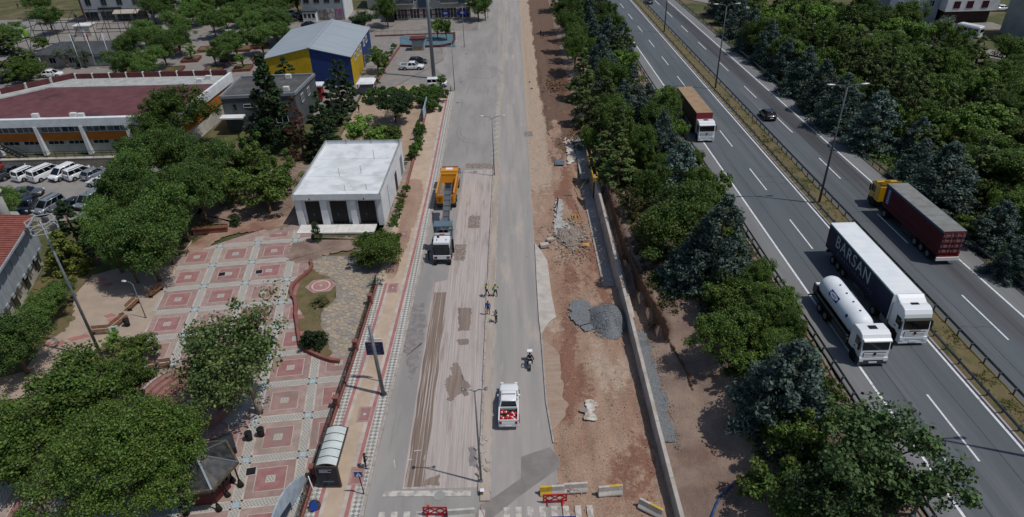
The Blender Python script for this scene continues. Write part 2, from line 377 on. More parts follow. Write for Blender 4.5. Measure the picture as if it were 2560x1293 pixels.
# ------------------------------------------------------------------ median kerb
med = struct(ribbon(lambda y: MEDL(y)+.2, lambda y: MEDL(y)+.98, 0.13, [35.2] + rng(36, 99, 3)).build('median', kerb_y))
kb = MB().box(0, .2, 0, .97, -.1, .17).mesh('kerb_stone', kerb_m, 0.02)
for i in range(63):
    y = 36 + i; o = put(kb, 'kerb_stone', med, (MEDL(y) + rnd.uniform(-.02,.02), y, rnd.uniform(-.02,.01)), rnd.uniform(-.02,.02))
kb2 = MB().box(0, .14, 0, .97, -.1, .145).mesh('kerb_stone', kerb_m, 0.02)
for i in range(63):
    y = 36 + i; put(kb2, 'kerb_stone', med, (MEDL(y) + .9, y, rnd.uniform(-.02,.01)), rnd.uniform(-.02,.02))
# broken kerb pieces at the near end
for i in range(9):
    p = P(1192 + rnd.uniform(0,30), 1100 + i*11); o = MB().tbox(-.2,.2,-.3,.3,0,.22,.05,.06).build('broken_kerb', kerb_m, None, (p.x, p.y, 0.012), rnd.uniform(0,3))
    tag(o, 'loose broken kerb stone by the foot of the median lamp', 'kerb stone', 'broken kerb stones at the median end')

# ------------------------------------------------------------------ left sidewalk
sand = mat('tile_sand', '#b5a18d', '#a99684', 0.7, 0.9, c3='#9d8975', s3=0.25, bump=0.2, bscale=8)
redt = mat('tile_red', '#996663', '#a5756f', 0.9, 0.9, c3='#8f726c', s3=0.3, bump=0.2, bscale=8)
pink = mat('tile_pink', '#937b75', '#a18b84', 1.2, 0.9, c3='#8a7b74', s3=0.22, bump=0.25, bscale=7)
redsq = mat('tile_red_square', '#8d6362', '#97716d', 1.1, 0.9, c3='#89746f', s3=0.2, bump=0.2, bscale=7)
pink2 = mat('tile_pink_dusty', '#95837a', '#a3928a', .9, .9, c3='#85796f', s3=.3, bump=.25, bscale=7); pink3 = mat('tile_pink_dark', '#8c736d', '#9a827b', 1.0, .9, c3='#80736c', s3=.3, bump=.25, bscale=7)
redsq2 = mat('tile_red_faded', '#8f6f6a', '#98807a', .9, .9, c3='#86706a', s3=.3, bump=.2, bscale=7)
whitet = mat('tile_white', '#b8aea4', '#a79c93', 1.0, 0.9, c3='#978a83', s3=0.3)
bluet = mat('tile_blue', '#93aab4', '#a3b5bb', 1.0, 0.9)
def checkmat(name, a, b, s, ang=0.785):
    m = bpy.data.materials.new(name); m.use_nodes = True; t = m.node_tree; L = t.links.new; bs = t.nodes['Principled BSDF']
    g = t.nodes.new('ShaderNodeNewGeometry'); mp = t.nodes.new('ShaderNodeMapping'); mp.inputs['Rotation'].default_value = (0, 0, ang)
    c = t.nodes.new('ShaderNodeTexChecker'); c.inputs['Scale'].default_value = s
    n_ = t.nodes.new('ShaderNodeTexNoise'); n_.inputs['Scale'].default_value = 0.8
    c.inputs['Color1'].default_value = lin(a); c.inputs['Color2'].default_value = lin(b)
    L(g.outputs['Position'], mp.inputs[0]); L(mp.outputs[0], c.inputs['Vector'])
    mx = t.nodes.new('ShaderNodeMix'); mx.data_type = 'RGBA'; mx.inputs[7].default_value = lin('#97918a'); L(c.outputs[0], mx.inputs[6]); L(g.outputs['Position'], n_.inputs['Vector'])
    r = t.nodes.new('ShaderNodeMapRange'); r.inputs[1].default_value = .5; r.inputs[2].default_value = .7; r.inputs[4].default_value = .7; L(n_.outputs[0], r.inputs[0]); L(r.outputs[0], mx.inputs[0])
    L(mx.outputs[2], bs.inputs['Base Color']); bs.inputs['Roughness'].default_value = .9; return m
mosaic = checkmat('tile_mosaic', '#bdb9b2', '#7d7c79', 3.4)
mosaic_p = checkmat('tile_mosaic_fine', '#b1aea7', '#86867f', 6.5, 0.1)
walk = struct(ribbon(lambda y: KERBX(y)-5.0, lambda y: KERBX(y)-.22, 0.10, rng(20, 133, 4)).build('sidewalk', sand))
bands = [(.23,.32,whitet,'edge_band'),(.32,1.1,mosaic,'mosaic_band'),(1.1,1.2,whitet,'edge_band'),(1.2,1.52,redt,'red_band'),(1.52,1.88,whitet,'white_band'),
         (3.25,3.55,whitet,'white_band'),(3.55,3.86,redt,'red_band'),(3.86,4.66,mosaic,'mosaic_band')]
for a, b, m, nm in bands:
    y1 = 133 if a < 2 else 66
    y0 = 20
    ribbon(lambda y: KERBX(y)-b, lambda y: KERBX(y)-a, 0.115, rng(y0, y1, 4)).build(nm, m, walk)
ks = MB().box(-.22, 0, 0, .98, -.1, .16).mesh('kerb_stone', kerb_m, 0.025)
for i in range(103):
    y = 31 + i; put(ks, 'kerb_stone', walk, (KERBX(y), y, rnd.uniform(-.01,.01)), -math.atan2(KERBX(y+1)-KERBX(y), 1))
# carpet-like panels in the sand band
for (px, py) in ((912,1036),(982,720),(1010,585),(893,1190)):
    c = P(px, py, .1); q = MB(); q.box(-.62,.62,-.95,.95,0,.012).build('tile_panel', pink, walk, (c.x, c.y, .105))
    MB().box(-.42,.42,-.75,.75,.012,.02).build('red_panel', redsq, walk, (c.x, c.y, .105)); MB().cyl((0,0,.02),(0,0,.03),.14,n=8).build('star_tile', bluet, walk, (c.x, c.y, .105))
lettering('PG/A', .42, redt, walk, (-13.75, 34.0, .12), (0, 0, math.pi/2 - .15), name='worn_lettering', ex=.002)
# dusty stretch beside the white building
struct(sheet(blob(pxpoly([(1012,450),(1062,448),(1052,520),(1030,580),(1000,660),(985,700),(962,700),(985,640),(1000,560),(1005,500)]), .15), .121, 'dust_patch', dirt))

# ------------------------------------------------------------------ plaza with framed squares
O0 = Vector((-19.93, 49.64)); U = Vector((4.74, 0.5)); V = Vector((-0.645, 4.57))
def lat(i, j): return O0 + U*i + V*j
plaza_poly = [(-16.75,20),(-16.75,52.2),(-18.6,52.2),(-20.4,53.4),(-23.0,56.4),(-24.35,60.2),(-25.0,62.6),(-26.1,65.2),(-25.5,67.4),(-24.8,69.2),(-25.2,72),(-26,79.5),(-29.5,82.5),(-36,78),(-41.5,74),(-42.5,66),(-41,58),(-39.5,52),(-39,46),(-52,40),(-60,38),(-60,20)]
plaza = struct(sheet(plaza_poly, 0.02, 'plaza', pink))
def inside(p, poly):
    c = False; n = len(poly); j = n-1
    for i in range(n):
        if (poly[i][1] > p[1]) != (poly[j][1] > p[1]) and p[0] < (poly[j][0]-poly[i][0])*(p[1]-poly[i][1])/(poly[j][1]-poly[i][1])+poly[i][0]: c = not c
        j = i
    return c
def clip(poly, sub):                               # convex sub clipped by half-planes of small fill polygon is avoided: keep if inside
    return all(inside(p, poly) for p in sub)
def quad(c0, u0, u1, v0, v1): return [c0 + U*a + V*b for a, b in ((u0,v0),(u1,v0),(u1,v1),(u0,v1))]
def flat(sub, z, name, m, parent, t=.02):
    b = MB(); b.prism([(p.x, p.y) for p in sub], z-t, z); return b.build(name, m, parent)
def clipc(sub, poly):                              # Sutherland-Hodgman against the plaza edge on its right/top (convex pieces)
    out = [Vector(p) for p in sub]
    for (ax, ay, bx, by) in poly:
        a = Vector((ax, ay)); d = Vector((bx-ax, by-ay)); res = []
        side = lambda p: d.x*(p.y-a.y) - d.y*(p.x-a.x)
        for i in range(len(out)):
            p, q = out[i], out[(i+1) % len(out)]; sp, sq = side(p), side(q)
            if sp >= 0: res.append(p)
            if (sp >= 0) != (sq >= 0): res.append(p.lerp(q, sp/(sp-sq)))
        out = res
        if len(out) < 3: return []
    return out
def cut(sub):
    cx_ = sum(p.x for p in sub)/len(sub); cy_ = sum(p.y for p in sub)/len(sub)
    if cy_ < 52.2: return clipc(sub, [(-16.78, 0, -16.78, 100), (-39.2, 60, -39.2, 0)] if cy_ > 42 else [(-16.78, 0, -16.78, 100)])
    if cy_ < 62.5: return clipc(sub, [(-18.6, 52.3, -24.95, 62.6), (-40.8, 70, -39.6, 50)])
    return clipc(sub, [(-25.1, 60, -26.1, 80), (-25.5, 80.5, -42.5, 74.5), (-42.2, 76, -40.6, 58)])
AM_C, AM_R = P(478, 1005), 4.6                    # round amphitheatre keeps its own paving
def ok(sub):
    m = sum(sub, Vector((0,0)))/len(sub); return (m - AM_C.xy).length > AM_R + 1.4
for i in range(-8, 2):
    for j in range(-6, 8):
        c0 = lat(i, j); w = .105
        cell = quad(c0, w, 1-w, w, 1-w)
        m_ = sum(cell, Vector((0,0)))/4
        if not inside(m_, plaza_poly) and not any(inside(p, plaza_poly) for p in cell): continue
        if m_.y < 31 or not ok(cell): continue
        c = cut(cell)
        if len(c) < 3: continue
        vi = (i*7+j*5) % 3; pn = flat(c, .04, 'panel', (pink, pink2, pink3)[vi], plaza)
        for (a, b2, z, nm, m) in ((.232, .768, .048, 'white_frame', whitet), (.246, .754, .052, 'red_square', (redsq, redsq2)[(i*3+j*2) % 5 == 0]), (.42, .58, .056, 'white_frame', whitet), (.435, .565, .06, 'centre_mosaic', mosaic_p)):
            s_ = cut(quad(c0, a, b2, a, b2))
            if len(s_) >= 3: flat(s_, z, nm, m, pn, .012)
for i in range(-8, 2):
    for j in range(-6, 8):
        c0 = lat(i, j)
        if c0.y < 30: continue
        for kind in (0, 1):
            for (a, b2, m, nm, z) in ((-.1, -.062, whitet, 'white_strip', .043), (-.06, .06, mosaic_p, 'mosaic_strip', .045), (.062, .1, whitet, 'white_strip', .043)):
                s_ = quad(c0, .065, .935, a, b2) if kind == 0 else quad(c0, a, b2, .065, .935)
                if not ok(s_): continue
                m_ = sum(s_, Vector((0,0)))/4
                if not inside(m_, plaza_poly) and not any(inside(p, plaza_poly) for p in s_): continue
                s_ = cut(s_)
                if len(s_) >= 3: flat(s_, z, nm, m, plaza, .03)
        s_ = quad(c0, -.055, .055, -.055, .055)
        if ok(s_) and inside(c0, plaza_poly):
            s_ = cut(s_)
            if len(s_) >= 3: flat(s_, .05, 'blue_tile', bluet, plaza, .03)
struct(sheet(blob(pxpoly([(500,600),(560,560),(680,545),(740,540),(745,560),(640,578),(560,590),(520,620),(470,640),(440,650),(470,615)]), .2), .064, 'dust_patch', dirt))
struct(sheet(blob(pxpoly([(735,600),(900,590),(905,620),(800,640),(780,660),(735,660),(715,640)]), .25), .066, 'dust_patch', dirt_b))
# sandy path and lawn at the left of the plaza
path_m = mat('path_tiles', '#a69585', '#9a8b7d', 0.6, 0.9, c3='#8d8075', s3=0.2, bump=0.2, bscale=8)
struct(sheet(pxpoly([(100,870),(130,840),(180,800),(185,740),(230,690),(330,660),(450,640),(480,600),(460,700),(400,790),(365,880),(360,930),(260,940),(90,990),(-60,1010),(-60,960),(60,930)]), .024, 'path', path_m))
for k, (px, py) in enumerate(((115,862),(150,858),(185,848),(208,842),(255,700),(275,790),(283,800),(270,712))):
    c = P(px, py); r = .6
    o = flat([c.xy+Vector(d)*r for d in ((1.2,0),(0,.8),(-1.2,0),(0,-.8))], .04 + .001*k, 'red_diamond', redt, None, .015); struct(o)
struct(sheet(blob(pxpoly([(95,860),(150,838),(185,805),(183,760),(165,700),(100,690),(20,760),(0,860),(60,880)]), .2), .03, 'lawn', drygrass))
struct(sheet(blob(pxpoly([(215,880),(300,850),(380,860),(385,900),(300,930),(240,930)]), .2), .03, 'lawn', drygrass))
# flower bed, crazy paving
bed = pxpoly([(772,668),(745,695),(727,730),(738,752),(745,800),(750,870),(790,893),(830,905),(820,850),(800,810),(800,780),(830,760),(840,735),(838,700),(800,685)])
struct(sheet(blob(bed, .15), .05, 'lawn', drygrass))
crz = pxpoly([(775,655),(800,640),(870,640),(905,620),(915,690),(945,712),(930,770),(905,850),(880,905),(830,905),(815,850),(800,810),(803,775),(840,745),(838,705),(780,680)])
cz = struct(sheet(crz, .03, 'stone_paving', mat('paving_mortar', '#7b756b', '#8c8578', 1.5, .95)))
stone_ms = [mat('stone_%d' % k, c, d, 1.6, .9, bump=.2, bscale=7) for k, (c, d) in enumerate((('#8e8578','#a0968a'),('#9a8a75','#a99a86'),('#847d75','#938c84'),('#a29483','#8f8373')))]
seeds = []
x0, x1 = min(p[0] for p in crz), max(p[0] for p in crz); y0, y1 = min(p[1] for p in crz), max(p[1] for p in crz)
tries = 0
while len(seeds) < 420 and tries < 6000:
    tries += 1; p = Vector((rnd.uniform(x0, x1), rnd.uniform(y0, y1)))
    if inside(p, crz) and all((p-q).length > .42 for q in seeds): seeds.append(p)
rest = MB(); ns = 0
for p in seeds:
    poly = [p+Vector(d) for d in ((-.8,-.8),(.8,-.8),(.8,.8),(-.8,.8))]
    for q in seeds:
        if q is p or (q-p).length > 1.6: continue
        mid = (p+q)/2 - (q-p).normalized()*.025; d = (q-p); e = Vector((-d.y, d.x))
        poly = clipc(poly, [(mid.x, mid.y, mid.x+e.x, mid.y+e.y)])
        if len(poly) < 3: break
    if len(poly) < 3 or not all(inside(p_, crz) for p_ in poly): continue
    h = .05 + rnd.uniform(0, .025)
    if ns < 290: MB().prism([(q.x, q.y) for q in poly], .02, h).build('paving_stone', stone_ms[ns % 4], cz)
    else: rest.prism([(q.x, q.y) for q in poly], .02, h)
    ns += 1
if rest.v: stuff(rest.build('paving_stones', stone_ms[0], cz))
# hexagon with rings
hx = P(803, 716); hexo = struct(MB().prism([(hx.x+1.85*math.cos(a), hx.y+1.55*math.sin(a)) for a in [math.pi/3*k+.2 for k in range(6)]], .03, .1).build('hexagon_paving', pink))
for k, (r, m) in enumerate(((1.35, redt), (1.12, whitet), (.9, redt), (.66, pink), (.48, redt), (.3, pink), (.16, conc))):
    MB().cyl((hx.x, hx.y, .09), (hx.x, hx.y, .108+.006*k), r, n=28).build('paving_ring', m, hexo)
# yards on the left
struct(sheet([(-130,83.5),(-52,83.5),(-50,101),(-130,101)], .012, 'parking_lot', yard))
struct(sheet([(-200,126),(-54,126),(-49,122),(-30,122),(-30,200),(-200,200)], .010, 'park_paving', pave))
struct(sheet([(-29.5,100),(-16,100),(-16,138),(-29.5,138)], .008, 'garden_path', mat('garden_sand', '#a58f7b', '#95826f', .4, .95)))
struct(sheet([(-30,136),(-15.6,136),(-11.1,133.2),(-11.0,134),(-30,190)], .006, 'parking_apron', yard))
struct(sheet(pxpoly([(1015,75),(1100,75),(1110,150),(955,235),(925,225),(990,150)]), .10, 'side_walkway', pave))
struct(sheet(pxpoly([(1000,92),(1135,86),(1138,118),(1000,118)]), .11, 'blue_pool_paving', mat('pool_blue', '#5d7883', '#4e6872', .6, .6)))
struct(sheet([(-300,196),(-60,196),(-60,206),(-300,206)], .02, 'back_street', yard))
struct(sheet([(-62,183),(-8,180),(-8,206),(-62,206)], .021, 'side_street', pave))

# ------------------------------------------------------------------ building site strip
gx = rng(2.45, 11.9, .3); gy = rng(18, 150, .4) + rng(151, 330, 2)
vs = []
for y in gy:
    for x in gx:
        re = RE(y)
        z = -0.08 + .12*fbm(x, y, .5) + .09*fbm(x, y, 1.6)
        if x < re + .5: z = lerp(-.03, z, max(0, (x-re)/.5))
        if y > 64 and x > 8.5: z -= 1.0*min(1, (y-64)/2)*min(1, (x-8.5)/1.5) * (1 if y < 92 else max(0, 1-(y-92)/6))
        z -= .11*max(0, math.sin((x-5.2+.5*noise.noise(Vector((0, y*.06, 0))))*2.6))**2 * (.5+.5*math.sin(y*.05))       # wheel ruts
        if 108 < y < 150 and x > 6.5: z += .35*max(0, fbm(x, y, .35)) + .25*abs(fbm(x, y, .9))
        vs.append((max(x, re-.05) if x < 3.4 else x, y, z))
n = len(gx)
def soilmat():
    m = bpy.data.materials.new('site_soil'); m.use_nodes = True; t = m.node_tree; L = t.links.new; bs = t.nodes['Principled BSDF']; bs.inputs['Roughness'].default_value = .97; bs.inputs['Specular IOR Level'].default_value = .15
    g = t.nodes.new('ShaderNodeNewGeometry').outputs['Position']; at_ = t.nodes.new('ShaderNodeAttribute'); at_.attribute_name = 'soil'; sp_ = t.nodes.new('ShaderNodeSeparateColor'); L(at_.outputs['Color'], sp_.inputs[0])
    def nz(sc, det=8, st=None):
        v = g
        if st: mp = t.nodes.new('ShaderNodeMapping'); mp.inputs['Scale'].default_value = st; L(g, mp.inputs[0]); v = mp.outputs[0]
        n_ = t.nodes.new('ShaderNodeTexNoise'); n_.inputs['Scale'].default_value = sc; n_.inputs['Detail'].default_value = det; n_.inputs['Roughness'].default_value = .65; L(v, n_.inputs['Vector']); return n_.outputs[0]
    def mixc(fac, a, c):
        x = t.nodes.new('ShaderNodeMix'); x.data_type = 'RGBA'; L(fac, x.inputs[0]) if not isinstance(fac, float) else None
        if isinstance(a, str): x.inputs[6].default_value = lin(a)
        else: L(a, x.inputs[6])
        x.inputs[7].default_value = lin(c); return x.outputs[2]
    def mr(src, a, b2, c=0., d=1.): r = t.nodes.new('ShaderNodeMapRange'); r.inputs[1].default_value = a; r.inputs[2].default_value = b2; r.inputs[3].default_value = c; r.inputs[4].default_value = d; L(src, r.inputs[0]); return r.outputs[0]
    def addm(a, b2): x = t.nodes.new('ShaderNodeMath'); L(a, x.inputs[0]); L(b2, x.inputs[1]); return x.outputs[0]
    fine = nz(1.3, 10); brk = mr(fine, .3, .7, -.45, .45)
    col = mixc(mr(nz(.3, 8, (1, .4, 1)), .38, .64), '#8f7362', '#a38b79')
    for ch, cc in ((2, '#815f50'), (1, '#a69483'), (0, '#6b574b')):
        col = mixc(mr(addm(sp_.outputs[ch], brk), .35, .75), col, cc)
    sv = t.nodes.new('ShaderNodeTexVoronoi'); sv.inputs['Scale'].default_value = 4.5; L(g, sv.inputs['Vector'])
    col = mixc(mr(sv.outputs['Distance'], .16, .08, 0, .5), col, '#b5a697')
    hs = t.nodes.new('ShaderNodeHueSaturation'); L(mr(nz(7, 4), .3, .7, .72, 1.28), hs.inputs['Value']); L(col, hs.inputs['Color']); L(hs.outputs[0], bs.inputs['Base Color'])
    bp = t.nodes.new('ShaderNodeBump'); bp.inputs['Strength'].default_value = 1; bp.inputs['Distance'].default_value = .12; L(nz(4, 6), bp.inputs['Height']); L(bp.outputs[0], bs.inputs['Normal']); return m
MT['site_soil'] = soilmat()
so_ = MB().add(vs, [(j*n+i, j*n+i+1, (j+1)*n+i+1, (j+1)*n+i) for j in range(len(gy)-1) for i in range(n-1)], 0, True).build('dirt_ground', MT['site_soil'])
ca = so_.data.color_attributes.new('soil', 'FLOAT_COLOR', 'POINT'); cv_ = []
sm = lambda v: min(1., max(0., v))
for x, y, z in vs:
    w_ = fbm(x*1.6, y*.6, .35)
    dug = sm(((y-96)/22 + 1.2*w_) * 1.2) if y > 90 and x > 6 + .8*w_ else 0.
    sand_ = sm(.5 + (6.0 + .5*w_ - x)*.8) * sm((y-84)/8) * .9 + sm(fbm(x+50, y*.5, .22)*1.6) * .8
    cv_ += [dug, sm(sand_), sm(fbm(x*1.2+9, y*.5+20, .24)*1.7), 1.]
ca.data.foreach_set('color', cv_); struct(so_)

gx = rng(11.9, 27.45, .45); gy = rng(18, 150, .7) + rng(152, 330, 4)
vs = [(x, y, emb_h(x, y)) for y in gy for x in gx]; n = len(gx)
struct(MB().add(vs, [(j*n+i, j*n+i+1, (j+1)*n+i+1, (j+1)*n+i) for j in range(len(gy)-1) for i in range(n-1)], 0, True).build('embankment', dirt_b))
slab = struct(MB().prism(pxpoly([(1337,610),(1352,628),(1368,655),(1374,700),(1379,740),(1390,795),(1378,803),(1372,808),(1352,838),(1347,800),(1341,700)]), -.1, .16).build('concrete_walk', conc))
# near part of that walk, half buried, behind a thin kerb
for i in range(22):
    y = 56 - i; a, b = (2.62 + .0*i, y), (2.62 + (0 if y > 46 else (46-y)*.06), y-.97)
    if y < 42: break
    struct(MB().bar((pl([(40, 3.05), (46, 2.6), (75, 2.6)], y), y, 0.02), (pl([(40, 3.05), (46, 2.6), (75, 2.6)], y-.97), y-.97, 0.02), .14, .26).build('kerb_stone', kerb_m))
struct(ribbon(lambda y: RE(y)+.1, lambda y: RE(y)+.12+1.6*min(1, (y-42.4)/2, (55.1-y)/2)+.5*min(1, (y-42.4)/2, (55.1-y)/2)*noise.noise(Vector((0, y*.8, 0)))+.15*noise.noise(Vector((0, y*4, 0))), .06, rng(42.5, 55, .25)).build('track_marks', mat('tracked_sand', '#a69180', '#9c8676', 1.2, .97, bump=.9, bscale=5, stretch=(.3, 3, 1), c3='#93796a', s3=.5)))
# lime spill, gravel sheet, wet concrete
lime = mat('lime', '#c6c2bc', '#9d8c7c', 1.6, .95, lo=.42, hi=.58)
struct(sheet(blob(pxpoly([(1462,1004),(1478,998),(1495,1005),(1488,1022),(1480,1030),(1495,1045),(1480,1053),(1458,1050),(1460,1035),(1468,1022)]), .14), .07, 'lime_spill', lime))
struct(sheet(blob(pxpoly([(1450,1020),(1470,1024),(1468,1034),(1450,1030)]), .08), .075, 'damp_patch', patch_g))
struct(sheet(blob(pxpoly([(1425,750),(1470,748),(1480,800),(1480,836),(1440,810),(1425,790)]), .25), .06, 'gravel_sheet', gravel_m))
struct(sheet(blob(pxpoly([(1390,490),(1410,500),(1400,550),(1440,570),(1420,600),(1385,590),(1385,540)]), .2), .08, 'grey_spill', mat('cement_grey', '#a9a9a6', '#98948e', .8, .95)))
struct(sheet(blob(pxpoly([(1405,345),(1440,340),(1430,360),(1445,400),(1415,420),(1420,380)]), .2), .09, 'cement_spill', mat('cement_white', '#c3bfb9', '#a48d7a', .7, .95)))
def rock(r, seed):
    q = random.Random(seed); b = MB(); b.ball((0,0,0), r, r*q.uniform(.7,1.2), r*q.uniform(.5,.8), 7, 5, smooth=False)
    b.v = [tuple(c*(1+q.uniform(-.22,.22)) for c in v) for v in b.v]; return b
rockm = mat('rubble_stone', '#8d867d', '#a0988e', 2.0, .95, isl=.25); rockb = mat('rubble_brown', '#8a6c5a', '#a08672', 2.0, .95, isl=.2)
def scatter(name, n_, fn, rr, m, lift=0.0):
    b = MB()
    for k in range(n_):
        x, y, z = fn(); r = rnd.uniform(*rr); q = rock(r, k); b.add([(v[0]+x, v[1]+y, v[2]+z+r*lift) for v in q.v], q.f)
    return stuff(b.build(name, m))
struct(sheet(blob([(-17.0,64.5),(-15.9,66),(-15.7,80),(-15.5,100),(-17.1,100),(-17.3,80),(-19,74),(-20,70),(-18.6,66)], .2), .028, 'bare_soil', mat('soil_pale', '#998a7d', '#857569', .7, .97, bump=.8, bscale=5, c3='#75685a', s3=.5)))
struct(sheet(blob([(-34,80),(-29.2,79),(-29.2,98),(-31,101),(-38,100),(-46,92),(-44,82)], .4), .026, 'bare_soil', dirt_b))
scatter('loose_stones', 900, lambda: (rnd.uniform(3.0, 11.3), rnd.uniform(32, 120), .02), (.02, .07), rockb)
scatter('pale_stones', 260, lambda: (rnd.uniform(3.2, 11.2), rnd.uniform(32, 110), .03), (.02, .06), mat('pale_stone', '#cbc3b8', '#b0a89d', 2, .95))
scatter('bank_stones', 420, lambda: (lambda x, y: (x, y, emb_h(x, y)))(rnd.uniform(12.4, 19), rnd.uniform(33, 58)), (.02, .07), rockb)
# ================================================================== motorway
HY = rng(-10, 330, 10)
def hs(x0, x1, dz, name, m, ys=HY): return struct(ribbon(lambda y: x0, lambda y: x1, lambda y: zh(y)+dz, ys).build(name, m))
hs(27.5, 41.0, 0, 'motorway', asph_h); hs(40.4, 51.0, -.001, 'motorway_return', asph_h)
hs(27.6, 29.65, .004, 'shoulder', asph_s); hs(48.6, 50.9, .004, 'shoulder', asph_s)
hs(45.4, 47.9, .005, 'worn_lane', asph_d)
hs(29.7, 29.92, .010, 'edge_line', paint_w); hs(48.32, 48.54, .010, 'edge_line', paint_w); hs(41.25, 41.4, .010, 'edge_line', paint_w)
hs(37.45, 37.68, .010, 'edge_line', paint_w)
hs(37.68, 38.05, .03, 'gutter', mat('gutter_pale', '#a39a98', '#8d8684', .6, .9, stretch=(1, .1, 1)))
for k in range(14):
    y = 37.3 + 15.7*k - 15.7; struct(ribbon(lambda y: 33.61, lambda y: 33.77, lambda y: zh(y)+.012, [y-3.6, y+3.6]).build('lane_dash', paint_w))
for k in range(13):
    y = 33.5 + 18*k; struct(ribbon(lambda y: 44.7, lambda y: 44.86, lambda y: zh(y)+.012, [y-3.7, y+3.7]).build('lane_dash', paint_w))
seam = mat('tar_seam', '#3a3c3e', '#4a4c4e', 2, .7)
for x in (31.7, 35.6, 42.9, 46.6): struct(ribbon(lambda y: x-.03+.03*math.sin(y*.4), lambda y: x+.02+.03*math.sin(y*.4), lambda y: zh(y)+.011, rng(-10, 200, 3)).build('tar_seam', seam))
for k in range(16):
    x0 = rnd.choice((29.9, 33.9, 41.5, 45)); y0 = rnd.uniform(32, 150); x1 = x0; y1 = y0
    for q in range(6):
        x1 = x0 + rnd.uniform(.3, .75); y1 = y0 + rnd.uniform(-.3, .3); struct(MB().add([(x0,y0-.025,zh(y0)+.012),(x1,y1-.025,zh(y1)+.012),(x1,y1+.025,zh(y1)+.012),(x0,y0+.025,zh(y0)+.012)], [(0,1,2,3)]).build('crack', seam)); x0, y0 = x1, y1
# planted median
mg = rng(38.05, 40.75, .45); my = rng(-10, 140, 1.2) + rng(144, 330, 6)
vs = [(x, y, zh(y) + (.05 if x < 38.1 or x > 40.7 else .14 + .12*fbm(x, y, .9))) for y in my for x in mg]; n = len(mg)
struct(MB().add(vs, [(j*n+i, j*n+i+1, (j+1)*n+i+1, (j+1)*n+i) for j in range(len(my)-1) for i in range(n-1)], 0, True).build('median_verge', drygrass))
steel = mat('galvanised_steel', '#6f7376', '#54585b', 3, .45, .7, world=False); steel_d = mat('weathered_steel', '#4a4d4f', '#5b5d5e', 3, .55, .5, world=False)
def guardrail(x, side, label, y0=-6, y1=300, step=2.0):
    # side: +1 rail stands to the right (+x) of its posts
    t = thing('guardrail', label, 'guardrail', (x, 0, 0))
    ys = rng(y0, y1, 8); prof = [(-.02,.15),(.03,.11),(.06,.07),(.0,.02),(.0,-.02),(.06,-.07),(.03,-.11),(-.02,-.15),(-.045,-.11),(-.045,.11)]
    rings = [[(side*(.24+a), y, zh(y)+.66+b) for a, b in prof] for y in ys]
    MB().loft(rings if side > 0 else [list(reversed(r)) for r in rings], 0, False).build('rail', steel, t)
    pm = MB().box(-.05,.05,-.05,.05,-.25,.78).mesh('post', steel_d); bm_ = MB().box(min(0,side*.2),max(0,side*.2),-.05,.05,-.08,.08).mesh('spacer', steel_d)
    y = y0 + .5
    while y < y1:
        p = put(pm, 'post', t, (0, y, zh(y))); put(bm_, 'spacer', p, (side*.03, 0, .68))
        y += step if y < 120 else 4.0
guardrail(27.25, 1, 'steel guardrail between the roadside trees and the paved shoulder')
guardrail(38.3, -1, 'steel guardrail on the median beside the truck lanes')
guardrail(40.45, 1, 'steel guardrail on the median beside the container lorry carriageway')
guardrail(51.35, -1, 'steel guardrail along the dark cedar wood')

# ------------------------------------------------------------------ double-arm lamps
lampm = mat('lamp_head', '#b9bcbe', rough=.4, metal=.3); polem = mat('pole_steel', '#83888b', '#6d7275', 2, .5, .5, world=False); poled = mat('pole_dark', '#505355', '#5c5f60', 2, .55, .4, world=False)
def lamp(x, y, z, h, arm, label, group=None, head=.75, m=None, double=True, rz=0.0, rise=.35, r=.11):
    m = m or polem
    t = thing('street_lamp', label, 'street lamp', (x, y, z), rz, group)
    MB().cyl((0,0,0),(0,0,h), r, r*.5, 10).build('pole', m, t)
    MB().cyl((0,0,0),(0,0,.3), r*1.8, r*1.5, 10).build('base', m, t)
    for s in ((-1, 1) if double else (1,)):
        a = MB().tube([(0,0,h-.15),(s*arm*.3,0,h+rise*.6),(s*arm,0,h+rise)], r*.4, 6).build('arm', m, t)
        hd = MB(); hd.loft([[(s*(arm-.15+u*head), w*math.cos(k*math.pi/4)*.17, h+rise+.02+u*.05+w*math.sin(k*math.pi/4)*.09) for k in range(8)] for u, w in ((0,.35),(.15,.9),(.6,1.1),(.9,.9),(1,.4))])
        hd.build('lamp_head', lampm if head > .4 else m, a)
    return t
lamp(38.9, 76.5, zh(76.5)-.1, 15.2, 1.6, 'tall double lamp on the motorway median beside the covered lorry', head=1.0, m=poled, r=.16)
lamp(38.9, 126, zh(126)-.1, 15.2, 1.6, 'tall double lamp on the median just past the black car', head=1.0, m=poled, r=.16)
lamp(38.9, 174, zh(174)-.1, 15.2, 1.6, 'farthest tall double lamp on the motorway median', head=1.0, m=poled, r=.16)
lamp(39.0, 33.5, zh(33.5)-.1, 15.2, 1.6, 'tall median double lamp whose shadow crosses the carriageway', head=1.0, m=poled, r=.16)
c = P(2338, 1168, 10); lamp(c.x, c.y, gz(c.x, c.y)-.1, 10 - gz(c.x, c.y) - .3, .5, 'grey lamp standing among the feathery roadside pines', double=False, head=.9, rz=.6, r=.13)
c = P(1203, 1206); lamp(c.x, c.y, 0, 10.2, .85, 'double lamp post on the broken near end of the median', head=.28, r=.10, rise=.1)
c = P(1236, 440); lamp(c.x, c.y, 0, 9.2, 1.3, 'double lamp post on the median beside the milled lane', head=.75, r=.09)
c = P(1137, 228); lamp(c.x, c.y, 0, 9.6, .8, 'slim lamp post at the end of the tiled sidewalk', head=.5, r=.08, double=False)
c = P(1161, 118); lamp(c.x, c.y, 0, 9.6, .8, 'slim lamp post beside the blue pool corner', head=.5, r=.08, double=False)
